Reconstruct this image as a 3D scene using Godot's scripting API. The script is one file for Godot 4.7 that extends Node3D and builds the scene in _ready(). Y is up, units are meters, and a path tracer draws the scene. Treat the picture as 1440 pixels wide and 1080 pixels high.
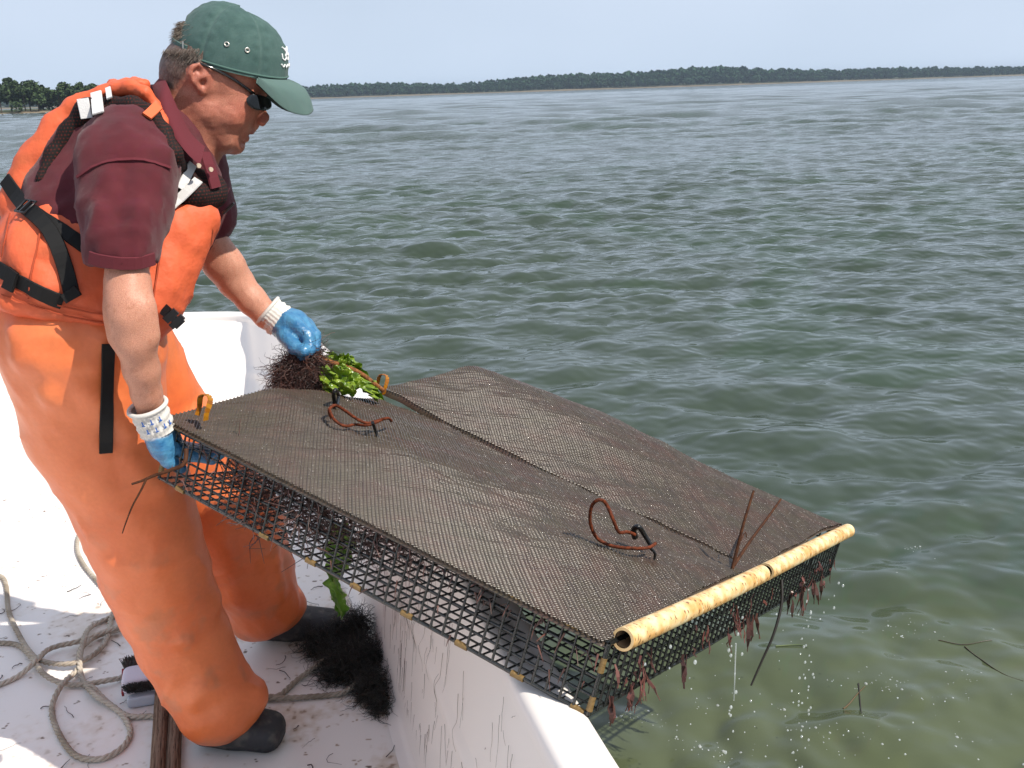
extends Node3D
# An oyster farmer in orange bibs and a life vest lifts a wire oyster cage over the side of a white skiff on a wide bay.

# ---------------------------------------------------------------- mesh helpers
class Geo:
	var v := PackedVector3Array()
	var n := PackedVector3Array()
	var c := PackedColorArray()
	var uv := PackedVector2Array()
	var ix := PackedInt32Array()
	var tint := Color.WHITE
	func put(p: Vector3, nn: Vector3, t := Vector2.ZERO) -> int:
		v.append(p); n.append(nn); c.append(tint); uv.append(t)
		return v.size() - 1
	func tri(a: Vector3, b: Vector3, d: Vector3) -> void:
		var nn := (d - a).cross(b - a).normalized()
		var i := put(a, nn)
		put(b, nn); put(d, nn)
		ix.append(i); ix.append(i + 1); ix.append(i + 2)
	func quad(a: Vector3, b: Vector3, d: Vector3, e: Vector3) -> void:
		var nn := (d - a).cross(b - a).normalized()
		var i := put(a, nn)
		put(b, nn); put(d, nn); put(e, nn)
		for k in [0, 1, 2, 0, 2, 3]: ix.append(i + k)
	func bar(a: Vector3, b: Vector3, up: Vector3, w: float, h: float) -> void:
		# a box from a to b, w wide and h high
		var d := (b - a).normalized()
		var s := d.cross(up).normalized() * w * 0.5
		var u := s.cross(d).normalized() * h * 0.5
		var q := [a - s - u, a + s - u, a + s + u, a - s + u, b - s - u, b + s - u, b + s + u, b - s + u]
		for f in [[0, 1, 2, 3], [5, 4, 7, 6], [4, 0, 3, 7], [1, 5, 6, 2], [3, 2, 6, 7], [4, 5, 1, 0]]:
			quad(q[f[3]], q[f[2]], q[f[1]], q[f[0]])
	func tube(p: PackedVector3Array, r0: float, r1: float, sides: int, capped := true, close := false) -> void:
		var m := p.size()
		var t0 := (p[1] - p[0]).normalized()
		var s := t0.cross(Vector3.UP if absf(t0.y) < 0.9 else Vector3.RIGHT).normalized()
		var first := v.size()
		var along := 0.0
		for i in m:
			var t := (p[mini(i + 1, m - 1)] - p[maxi(i - 1, 0)]).normalized()
			if close and (i == 0 or i == m - 1): t = (p[1] - p[m - 2]).normalized()
			s = (s - t * s.dot(t)).normalized()
			var u := t.cross(s)
			var r := lerpf(r0, r1, float(i) / (m - 1))
			if i > 0: along += p[i].distance_to(p[i - 1])
			for k in sides + 1:
				var a := TAU * k / sides
				var d := s * cos(a) + u * sin(a)
				put(p[i] + d * r, d, Vector2(float(k) / sides, along))
		for i in m - 1:
			for k in sides:
				var a := first + i * (sides + 1) + k
				var b := a + sides + 1
				for j in [a, b, a + 1, a + 1, b, b + 1]: ix.append(j)
		if capped:
			for e in [[0, -1.0], [m - 1, 1.0]]:
				var t: Vector3 = (p[1] - p[0]).normalized() * -1.0 if e[0] == 0 else (p[m - 1] - p[m - 2]).normalized()
				var o := put(p[e[0]], t)
				var base: int = first + e[0] * (sides + 1)
				var rim := v.size()
				for k in sides + 1: put(v[base + k], t)
				for k in sides:
					ix.append(o); ix.append(rim + (k if e[0] == 0 else k + 1)); ix.append(rim + (k + 1 if e[0] == 0 else k))
	func ribbon(p: PackedVector3Array, nn: PackedVector3Array, w: float, h: float) -> void:
		# a flat strap laid along p with the faces towards nn
		var m := p.size()
		var q := []
		for i in m:
			var t := (p[mini(i + 1, m - 1)] - p[maxi(i - 1, 0)]).normalized()
			var s := t.cross(nn[i]).normalized() * w * 0.5
			var u := s.cross(t).normalized()
			q.append([p[i] - s, p[i] - s * 0.9 + u * h, p[i] + s * 0.9 + u * h, p[i] + s, p[i] + s * 0.9 - u * h * 0.5, p[i] - s * 0.9 - u * h * 0.5])
		for i in m - 1:
			for k in 6:
				var l := (k + 1) % 6
				quad(q[i][l], q[i][k], q[i + 1][k], q[i + 1][l])
		quad(q[0][0], q[0][1], q[0][2], q[0][3])
		quad(q[m - 1][3], q[m - 1][2], q[m - 1][1], q[m - 1][0])
	func sheet(fn: Callable, nu: int, nv: int, skip = null, paint = null) -> void:
		# a smooth grid: fn(u, v) -> Vector3
		var first := v.size()
		for j in nv + 1:
			for i in nu + 1:
				var p: Vector3 = fn.call(float(i) / nu, float(j) / nv)
				if paint != null: tint = paint.call(float(i) / nu, float(j) / nv, p)
				put(p, Vector3.ZERO, Vector2(float(i) / nu, float(j) / nv))
		for j in nv:
			for i in nu:
				if skip != null and skip.call((i + 0.5) / nu, (j + 0.5) / nv): continue
				var a := first + j * (nu + 1) + i
				face(a, a + 1, a + nu + 2); face(a, a + nu + 2, a + nu + 1)
	func face(a: int, b: int, d: int) -> void:
		var f := (v[d] - v[a]).cross(v[b] - v[a])
		n[a] += f; n[b] += f; n[d] += f
		ix.append(a); ix.append(b); ix.append(d)
	func weld_normals() -> void:
		# one normal for points that lie together (the seam of a closed sheet)
		var sum := {}
		for i in v.size():
			var key := Vector3i((v[i] * 20000.0).round())
			sum[key] = sum.get(key, Vector3.ZERO) + n[i]
		for i in v.size(): n[i] = sum[Vector3i((v[i] * 20000.0).round())]
	func mesh() -> ArrayMesh:
		for i in n.size(): n[i] = n[i].normalized() if n[i].length_squared() > 1e-20 else Vector3.UP
		var a := []
		a.resize(Mesh.ARRAY_MAX)
		a[Mesh.ARRAY_VERTEX] = v; a[Mesh.ARRAY_NORMAL] = n; a[Mesh.ARRAY_COLOR] = c; a[Mesh.ARRAY_TEX_UV] = uv; a[Mesh.ARRAY_INDEX] = ix
		var m := ArrayMesh.new()
		m.add_surface_from_arrays(Mesh.PRIMITIVE_TRIANGLES, a)
		return m

# a distance field on a grid: rounded limbs joined by a smooth minimum, then meshed as surface nets
class Field:
	var lo: Vector3
	var h: float
	var nx: int
	var ny: int
	var nz: int
	var v := PackedFloat32Array()
	func _init(a: Vector3, b: Vector3, cell: float) -> void:
		lo = a; h = cell
		nx = int(ceil((b.x - a.x) / cell)) + 1
		ny = int(ceil((b.y - a.y) / cell)) + 1
		nz = int(ceil((b.z - a.z) / cell)) + 1
		v.resize(nx * ny * nz)
		v.fill(1.0)
	func limb(a: Vector3, b: Vector3, ra: float, rb: float, k: float, way := 1.0) -> void:
		var pad := Vector3.ONE * (maxf(ra, rb) + k + 3.0 * h)
		var p0 := (a.min(b) - pad - lo) / h
		var p1 := (a.max(b) + pad - lo) / h
		var x0 := clampi(int(p0.x), 0, nx - 1)
		var x1 := clampi(int(p1.x) + 1, 0, nx - 1)
		var ba := b - a
		var l2 := maxf(ba.length_squared(), 1e-9)
		var dr := rb - ra
		var q := 0.25 / k
		for z in range(clampi(int(p0.z), 0, nz - 1), clampi(int(p1.z) + 1, 0, nz - 1) + 1):
			for y in range(clampi(int(p0.y), 0, ny - 1), clampi(int(p1.y) + 1, 0, ny - 1) + 1):
				var row := (z * ny + y) * nx
				var p := lo + Vector3(x0, y, z) * h - a
				for x in range(x0, x1 + 1):
					var t := clampf(p.dot(ba) / l2, 0.0, 1.0)
					var d := (p - ba * t).length() - ra - dr * t
					var e := v[row + x]
					if way > 0.0:
						var s := maxf(k - absf(e - d), 0.0)
						v[row + x] = minf(e, d) - s * s * q
					else:
						var s := maxf(k - absf(e + d), 0.0)
						v[row + x] = maxf(e, -d) + s * s * q
					p.x += h
	func carve(a: Vector3, b: Vector3, ra: float, rb: float, k: float) -> void:
		limb(a, b, ra, rb, k, -1.0)
	func egg(at: Vector3, r: Vector3, turn: float, k: float, way := 1.0) -> void:
		# an ellipsoid turned about z
		var big := maxf(r.x, maxf(r.y, r.z)) + k + 3.0 * h
		var p0 := (at - Vector3.ONE * big - lo) / h
		var p1 := (at + Vector3.ONE * big - lo) / h
		var ct := cos(turn)
		var st := sin(turn)
		var q := 0.25 / k
		for z in range(clampi(int(p0.z), 0, nz - 1), clampi(int(p1.z) + 1, 0, nz - 1) + 1):
			for y in range(clampi(int(p0.y), 0, ny - 1), clampi(int(p1.y) + 1, 0, ny - 1) + 1):
				var row := (z * ny + y) * nx
				for x in range(clampi(int(p0.x), 0, nx - 1), clampi(int(p1.x) + 1, 0, nx - 1) + 1):
					var w := lo + Vector3(x, y, z) * h - at
					var o := Vector3(w.x * ct + w.y * st, w.y * ct - w.x * st, w.z) / r
					var k0 := o.length()
					var k1 := (o / r).length()
					var d := k0 * (k0 - 1.0) / maxf(k1, 1e-6)
					var e := v[row + x]
					if way > 0.0:
						var s := maxf(k - absf(e - d), 0.0)
						v[row + x] = minf(e, d) - s * s * q
					else:
						var s := maxf(k - absf(e + d), 0.0)
						v[row + x] = maxf(e, -d) + s * s * q
	func half(n: Vector3, c: float, k: float) -> void:
		for z in nz:
			for y in ny:
				var row := (z * ny + y) * nx
				for x in nx:
					var e := v[row + x]
					if e > 0.2: continue
					var d := n.dot(lo + Vector3(x, y, z) * h) - c
					var s := maxf(k - absf(e - d), 0.0)
					v[row + x] = maxf(e, d) + s * s * 0.25 / k
	func net(g: Geo, paint = null, push = null, at := Transform3D()) -> void:
		var ids := PackedInt32Array()
		ids.resize(v.size())
		ids.fill(-1)
		var dy := nx
		var dz := nx * ny
		var offs := [0, 1, dy, dy + 1, dz, dz + 1, dz + dy, dz + dy + 1]
		var edges := [[0, 1], [2, 3], [4, 5], [6, 7], [0, 2], [1, 3], [4, 6], [5, 7], [0, 4], [1, 5], [2, 6], [3, 7]]
		var first := g.v.size()
		for z in nz - 1:
			for y in ny - 1:
				var row := (z * ny + y) * nx
				for x in nx - 1:
					var i := row + x
					var s := 0
					if v[i] < 0.0: s += 1
					if v[i + 1] < 0.0: s += 1
					if v[i + dy] < 0.0: s += 1
					if v[i + dy + 1] < 0.0: s += 1
					if v[i + dz] < 0.0: s += 1
					if v[i + dz + 1] < 0.0: s += 1
					if v[i + dz + dy] < 0.0: s += 1
					if v[i + dz + dy + 1] < 0.0: s += 1
					if s == 0 or s == 8: continue
					var sum := Vector3.ZERO
					var cnt := 0
					for e in edges:
						var va := v[i + offs[e[0]]]
						var vb := v[i + offs[e[1]]]
						if (va < 0.0) == (vb < 0.0): continue
						var t := va / (va - vb)
						var pa := Vector3(e[0] & 1, (e[0] >> 1) & 1, e[0] >> 2)
						var pb := Vector3(e[1] & 1, (e[1] >> 1) & 1, e[1] >> 2)
						sum += pa.lerp(pb, t)
						cnt += 1
					ids[i] = g.put(lo + (Vector3(x, y, z) + sum / cnt) * h, Vector3.ZERO)
		for z in range(1, nz - 1):
			for y in range(1, ny - 1):
				var row := (z * ny + y) * nx
				for x in range(1, nx - 1):
					var i := row + x
					var inside := v[i] < 0.0
					if inside != (v[i + 1] < 0.0): _q(g, ids[i - dy - dz], ids[i - dz], ids[i], ids[i - dy], inside)
					if inside != (v[i + dy] < 0.0): _q(g, ids[i - 1 - dz], ids[i - 1], ids[i], ids[i - dz], inside)
					if inside != (v[i + dz] < 0.0): _q(g, ids[i - 1 - dy], ids[i - dy], ids[i], ids[i - 1], inside)
		var last := g.v.size()
		if push != null:
			for i in range(first, last):
				g.v[i] += g.n[i].normalized() * push.call(g.v[i], g.n[i].normalized())
			for i in range(first, last): g.n[i] = Vector3.ZERO
			for i in range(0, g.ix.size(), 3):
				if g.ix[i] < first: continue
				var a := g.ix[i]
				var b := g.ix[i + 1]
				var d := g.ix[i + 2]
				var f := (g.v[d] - g.v[a]).cross(g.v[b] - g.v[a])
				g.n[a] += f; g.n[b] += f; g.n[d] += f
		if paint != null:
			for i in range(first, last): g.c[i] = paint.call(g.v[i], g.n[i].normalized())
		if at != Transform3D():
			for i in range(first, last):
				g.v[i] = at * g.v[i]
				g.n[i] = at.basis * g.n[i]
	func _q(g: Geo, a: int, b: int, c: int, d: int, inside: bool) -> void:
		if a < 0 or b < 0 or c < 0 or d < 0: return
		if inside:
			g.face(a, c, b); g.face(a, d, c)
		else:
			g.face(a, b, c); g.face(a, c, d)

# ---------------------------------------------------------------- naming
var taken := {}
func numbered(called: String) -> String:
	if not taken.has(called):
		taken[called] = 0
		return called
	taken[called] += 1
	return "%s_%03d" % [called, taken[called]]
func tag(o: Node, label: String, category := "", group := "", kind := "") -> Node:
	if label: o.set_meta("label", label)
	if category: o.set_meta("category", category)
	if group: o.set_meta("group", group)
	if kind: o.set_meta("kind", kind)
	return o
func part(called: String, g: Variant, m: Material, parent: Node = self) -> MeshInstance3D:
	var o := MeshInstance3D.new()
	if parent == self: o.name = numbered(called)
	else:
		var k := 0
		var nm := called
		while parent.has_node(nm):
			k += 1
			nm = "%s_%03d" % [called, k]
		o.name = nm
	o.mesh = g.mesh() if g is Geo else g
	o.material_override = m
	parent.add_child(o, true)
	return o
func thing(called: String, label: String, category: String, at := Vector3.ZERO, group := "") -> Node3D:
	var o := Node3D.new()
	o.name = numbered(called)
	o.position = at
	add_child(o, true)
	tag(o, label, category, group)
	return o
func curve(p: PackedVector3Array, per := 6) -> PackedVector3Array:
	# Catmull-Rom through the points
	var o := PackedVector3Array()
	var m := p.size()
	for i in m - 1:
		for k in per:
			o.append(p[i].cubic_interpolate(p[i + 1], p[maxi(i - 1, 0)], p[mini(i + 2, m - 1)], float(k) / per))
	o.append(p[m - 1])
	return o

# ---------------------------------------------------------------- materials
var rng := RandomNumberGenerator.new()
func lin(r: float, g: float, b: float) -> Color:
	return Color(r, g, b).linear_to_srgb()
func mat(c: Color, rough := 0.6, spec := 0.5, vertex := false) -> StandardMaterial3D:
	var m := StandardMaterial3D.new()
	m.albedo_color = c
	m.roughness = rough
	m.metallic_specular = spec
	m.vertex_color_use_as_albedo = vertex
	return m
func noise(freq: float, seed_: int, oct := 4) -> FastNoiseLite:
	var n := FastNoiseLite.new()
	n.noise_type = FastNoiseLite.TYPE_SIMPLEX_SMOOTH
	n.frequency = freq
	n.seed = seed_
	n.fractal_octaves = oct
	return n
func noise_tex(freq: float, seed_: int, lo: Color, hi: Color, size := 512, oct := 5, mid := 0.5) -> ImageTexture:
	var n := noise(freq, seed_, oct)
	var im := n.get_seamless_image(size, size)
	im.convert(Image.FORMAT_RGB8)
	var ramp := []
	for i in 256:
		var t := clampf((i / 255.0 - mid) * 1.0 + 0.5, 0.0, 1.0)
		ramp.append(lo.lerp(hi, t))
	var o := Image.create(size, size, false, Image.FORMAT_RGB8)
	for y in size:
		for x in size: o.set_pixel(x, y, ramp[im.get_pixel(x, y).r8])
	return ImageTexture.create_from_image(o)
func relief(m: StandardMaterial3D, tex: Texture2D, scale_cm: float, tile: float, triplanar := true) -> StandardMaterial3D:
	m.heightmap_enabled = true
	m.heightmap_texture = tex
	m.heightmap_scale = scale_cm
	if triplanar:
		m.uv1_triplanar = true
		m.uv1_scale = Vector3.ONE / tile
	return m

# ---------------------------------------------------------------- camera, light, air
func set_up() -> void:
	var cam := Camera3D.new()
	cam.name = "camera"
	cam.fov = rad_to_deg(2.0 * atan(540.0 / 1407.0))
	cam.near = 0.05
	cam.far = 9000.0
	cam.position = Vector3(0, 1.6, 0)
	cam.basis = Basis(Vector3.RIGHT, -0.28504) * Basis(Vector3.BACK, -0.032588)
	add_child(cam)
	cam.current = true
	var e := Environment.new()
	e.background_mode = Environment.BG_SKY
	var sm := ProceduralSkyMaterial.new()
	sm.sky_top_color = lin(0.46, 0.53, 0.66)
	sm.sky_horizon_color = lin(0.49, 0.59, 0.72)
	sm.sky_curve = 0.2
	sm.ground_horizon_color = lin(0.30, 0.36, 0.40)
	sm.ground_bottom_color = lin(0.05, 0.07, 0.06)
	sm.sun_angle_max = 20.0
	sm.sky_cover = cloud_cover()
	sm.sky_cover_modulate = Color(1, 1, 1, 0.5)
	var sky := Sky.new()
	sky.sky_material = sm
	e.sky = sky
	e.tonemap_mode = Environment.TONE_MAPPER_LINEAR
	e.tonemap_exposure = 1.2
	e.sdfgi_enabled = true
	e.ssao_enabled = true
	e.ssil_enabled = true
	e.fog_enabled = true
	e.fog_density = 0.00017
	e.fog_light_color = Color(0.78, 0.86, 0.95)
	var w := WorldEnvironment.new()
	w.name = "air"
	w.environment = e
	add_child(w)
	var sun := DirectionalLight3D.new()
	sun.name = "sun"
	sun.light_energy = 1.55
	sun.light_color = Color(1.0, 0.965, 0.91)
	sun.light_angular_distance = 0.5
	sun.shadow_enabled = true
	sun.basis = Basis.looking_at(Vector3(-0.505, -0.67, -0.29), Vector3.UP)
	add_child(sun)

func cloud_cover() -> ImageTexture:
	# thin uneven veil of high cloud
	var n := noise(1.6, 11, 5)
	var im := Image.create(512, 256, false, Image.FORMAT_RGBA8)
	for y in 256:
		var up := (0.5 - (y + 0.5) / 256.0) * PI
		for x in 512:
			var a := (x + 0.5) / 512.0 * TAU
			var d := Vector3(cos(up) * cos(a), sin(up) * 3.0, cos(up) * sin(a))
			var k := clampf(0.42 + n.get_noise_3dv(d) * 0.75, 0.0, 1.0)
			im.set_pixel(x, y, Color(0.62, 0.61, 0.64, k * 0.55))
	return ImageTexture.create_from_image(im)

# ---------------------------------------------------------------- water
var waves := []
func make_waves() -> void:
	rng.seed = 41
	var wind := 1.72     # direction the chop runs, measured from +x towards +z
	for i in 60:
		var t := i / 59.0
		var length := 2.4 * pow(0.055, t) * rng.randf_range(0.86, 1.16)
		var a := wind + rng.randfn(0.0, 0.5 + 0.3 * t)
		var amp := 0.0118 * length * (1.0 if length < 0.55 else pow(0.55 / length, 1.25)) * rng.randf_range(0.55, 1.25)
		waves.append([cos(a) * TAU / length, sin(a) * TAU / length, amp, rng.randf() * TAU, length, cos(a), sin(a)])
	for i in 16:
		var length := rng.randf_range(0.07, 0.24)
		var a := rng.randf() * TAU
		churn.append([cos(a) * TAU / length, sin(a) * TAU / length, length * 0.011 * rng.randf_range(0.6, 1.2), rng.randf() * TAU])
	# longer chop out on the open bay
	for i in 22:
		var length := 10.0 * pow(0.14, i / 21.0) * rng.randf_range(0.9, 1.1)
		var a := wind + rng.randfn(0.0, 0.45)
		offshore.append([cos(a) * TAU / length, sin(a) * TAU / length, length * 0.0076 * minf(1.0, 3.0 / length + 0.35) * rng.randf_range(0.7, 1.2), rng.randf() * TAU, length, cos(a), sin(a)])
var offshore := []
var churn := []
func swell(x: float, z: float, cell: float) -> Vector3:
	var o := Vector3(x, 0, z)
	var gust := 0.85 + 0.35 * sin(x * 0.21 + z * 0.13 + 1.0) * sin(z * 0.17 - x * 0.09)
	for w in waves:
		if w[4] < cell * 2.2: break
		var ph: float = w[0] * x + w[1] * z + w[3]
		var s := sin(ph)
		var a: float = w[2] * gust
		o.y += a * cos(ph)
		o.x += a * 0.85 * w[5] * s
		o.z += a * 0.85 * w[6] * s
	# churned by the water draining off the cage
	var stir := smoothstep(1.15, 0.25, Vector2(x - 0.85, (z + 1.95) * 1.1).length())
	if stir > 0.0 and cell < 0.06:
		for w in churn:
			o.y += w[2] * stir * cos(w[0] * x + w[1] * z + w[3])
		for q in [Vector2(0.62, -2.08), Vector2(0.95, -2.0), Vector2(0.42, -1.95), Vector2(1.2, -2.3)]:
			var d := Vector2(x - q.x, z - q.y).length()
			o.y += 0.0028 * cos(d * 78.0) * exp(-d * 5.5) * stir
	var out := smoothstep(10.0, 60.0, sqrt(x * x + z * z))
	if out > 0.0:
		for w in offshore:
			if w[4] < cell * 2.2: break
			var ph: float = w[0] * x + w[1] * z + w[3]
			var a: float = w[2] * out
			o.y += a * cos(ph)
			o.x += a * 0.8 * w[5] * sin(ph)
			o.z += a * 0.8 * w[6] * sin(ph)
	return o
func build_water() -> void:
	make_waves()
	var g := Geo.new()
	var murk := noise(0.8, 5, 4)
	var na := 660
	var r := 0.9
	var rows := []
	while r < 420.0:
		rows.append(r)
		r *= 1.0115 if r < 7.0 else (1.006 if r < 55.0 else 1.012)
	for q in [600.0, 1000.0, 2000.0, 4500.0]: rows.append(q)
	# fine in front, where the bay is seen; coarse all round behind
	var angles := []
	for i in na + 1: angles.append(deg_to_rad(-54.0 + 108.0 * i / na))
	for i in range(1, 70): angles.append(deg_to_rad(54.0 + 252.0 * i / 70))
	angles.append(deg_to_rad(306.0))
	var cols := angles.size()
	for j in rows.size():
		for i in cols:
			var rr: float = rows[j]
			var x: float = sin(angles[i]) * rr
			var z: float = -cos(angles[i]) * rr
			var cell := rr * (0.0115 if rr < 7.0 else (0.006 if rr < 55.0 else 0.012)) if i <= na else rr * 0.075
			var p := swell(x, z, cell) if rr < 400.0 else Vector3(x, 0, z)
			# sand stirred up in the shallows beside the boat
			var silt := smoothstep(2.3, 0.5, Vector2(x - 1.0, (z + 1.75) * 1.25).length() + murk.get_noise_2d(x, z) * 0.8) if rr < 6.0 else 0.0
			var patch := murk.get_noise_2d(x * 0.12, z * 0.12) * 0.14
			g.tint = Color(0.035 + 0.036 * silt, 0.052 + 0.034 * silt, 0.035 + 0.011 * silt) * (1.0 + patch)
			g.put(p, Vector3.ZERO, Vector2(x, z))
	# ripples too fine for the mesh are carried by the material, more of them the farther out
	var bands := [0.0, 9.0, 18.0, 36.0, 1e9]
	var mesh := ArrayMesh.new()
	var ripples := ripple_map(512, 9, 34)
	for k in 4:
		var ix := PackedInt32Array()
		for j in rows.size() - 1:
			if rows[j] < bands[k] or rows[j] >= bands[k + 1]: continue
			for i in cols - 1:
				var a := j * cols + i
				for q in [a, a + cols, a + cols + 1, a, a + cols + 1, a + 1]: ix.append(q)
		g.ix = ix
		for q in range(0, ix.size(), 3):
			var f := (g.v[ix[q + 2]] - g.v[ix[q]]).cross(g.v[ix[q + 1]] - g.v[ix[q]])
			g.n[ix[q]] += f; g.n[ix[q + 1]] += f; g.n[ix[q + 2]] += f
		bands[k] = ix
	for i in g.n.size(): g.n[i] = g.n[i].normalized()
	for k in 4:
		# each band keeps only its own vertices
		var ix: PackedInt32Array = bands[k]
		var lo := ix[0]
		var hi := lo
		for q in ix:
			lo = mini(lo, q); hi = maxi(hi, q)
		var own := PackedInt32Array()
		for q in ix: own.append(q - lo)
		var arr := []
		arr.resize(Mesh.ARRAY_MAX)
		arr[Mesh.ARRAY_VERTEX] = g.v.slice(lo, hi + 1); arr[Mesh.ARRAY_NORMAL] = g.n.slice(lo, hi + 1); arr[Mesh.ARRAY_COLOR] = g.c.slice(lo, hi + 1); arr[Mesh.ARRAY_TEX_UV] = g.uv.slice(lo, hi + 1); arr[Mesh.ARRAY_INDEX] = own
		mesh.add_surface_from_arrays(Mesh.PRIMITIVE_TRIANGLES, arr)
		var m := mat(Color.WHITE, 0.07, 0.36, true)
		m.normal_enabled = true
		m.normal_texture = ripples
		m.normal_scale = [0.33, 0.38, 0.44, 0.48][k]
		m.uv1_scale = Vector3(0.42, 0.42, 1.0)
		mesh.surface_set_material(k, m)
	var o := MeshInstance3D.new()
	o.name = "water"
	o.mesh = mesh
	add_child(o)
	tag(o, "", "", "", "structure")

func ripple_map(size: int, seed_: int, count: int) -> ImageTexture:
	# normals of many small wind ripples that repeat over the tile
	rng.seed = seed_
	var hx := PackedFloat32Array(); var hy := PackedFloat32Array()
	hx.resize(size * size); hy.resize(size * size)
	var tab := PackedFloat32Array()
	tab.resize(size)
	for i in size: tab[i] = sin(TAU * i / size)
	for k in count:
		var f := int(rng.randf_range(7.0, 40.0))
		var a := 1.72 + rng.randfn(0.0, 0.55)
		var fx := int(round(cos(a) * f))
		var fy := int(round(sin(a) * f))
		var amp := 0.075 * rng.randf_range(0.5, 1.2) * pow(12.0 / maxf(f, 6.0), 0.35)
		var ph := rng.randi() % size
		var l := maxf(Vector2(fx, fy).length(), 1.0)
		for y in size:
			var b := (fy * y + ph) % size + size
			var row := y * size
			for x in size:
				var s := tab[(fx * x + b) % size] * amp
				hx[row + x] += s * fx / l
				hy[row + x] += s * fy / l
	var im := Image.create(size, size, false, Image.FORMAT_RGB8)
	for y in size:
		for x in size:
			var n := Vector3(-hx[y * size + x], hy[y * size + x], 1.0).normalized()
			im.set_pixel(x, y, Color(n.x * 0.5 + 0.5, n.y * 0.5 + 0.5, n.z * 0.5 + 0.5))
	return ImageTexture.create_from_image(im)

# ---------------------------------------------------------------- far shore
func leaf_crown(g: Geo, at: Vector3, w: float, h: float, count: int, dark: Color, bright: Color, leaf: float) -> void:
	# clumps of leaf faces spread through a lumpy crown
	var lumps := []
	for i in 6:
		var y := rng.randf()
		lumps.append([at + Vector3(rng.randf_range(-0.5, 0.5) * w * (1.0 - y * 0.75), h * (0.12 + 0.75 * y), rng.randf_range(-0.5, 0.5) * w * (1.0 - y * 0.75)), w * rng.randf_range(0.2, 0.36) * (1.1 - 0.5 * y)])
	for i in count:
		var l: Array = lumps[rng.randi() % lumps.size()]
		var d := Vector3(rng.randfn(), rng.randfn() * 0.8, rng.randfn()).normalized() * pow(rng.randf(), 0.4)
		var p: Vector3 = l[0] + d * l[1]
		var a := Vector3(rng.randfn(), rng.randfn() * 0.5, rng.randfn()).normalized() * leaf
		var b := Vector3(rng.randfn(), rng.randfn(), rng.randfn()).normalized()
		b = (b - a.normalized() * b.dot(a.normalized())).normalized() * leaf * 0.7
		g.tint = dark.lerp(bright, rng.randf())
		g.quad(p - a, p - b, p + a, p + b)
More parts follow.
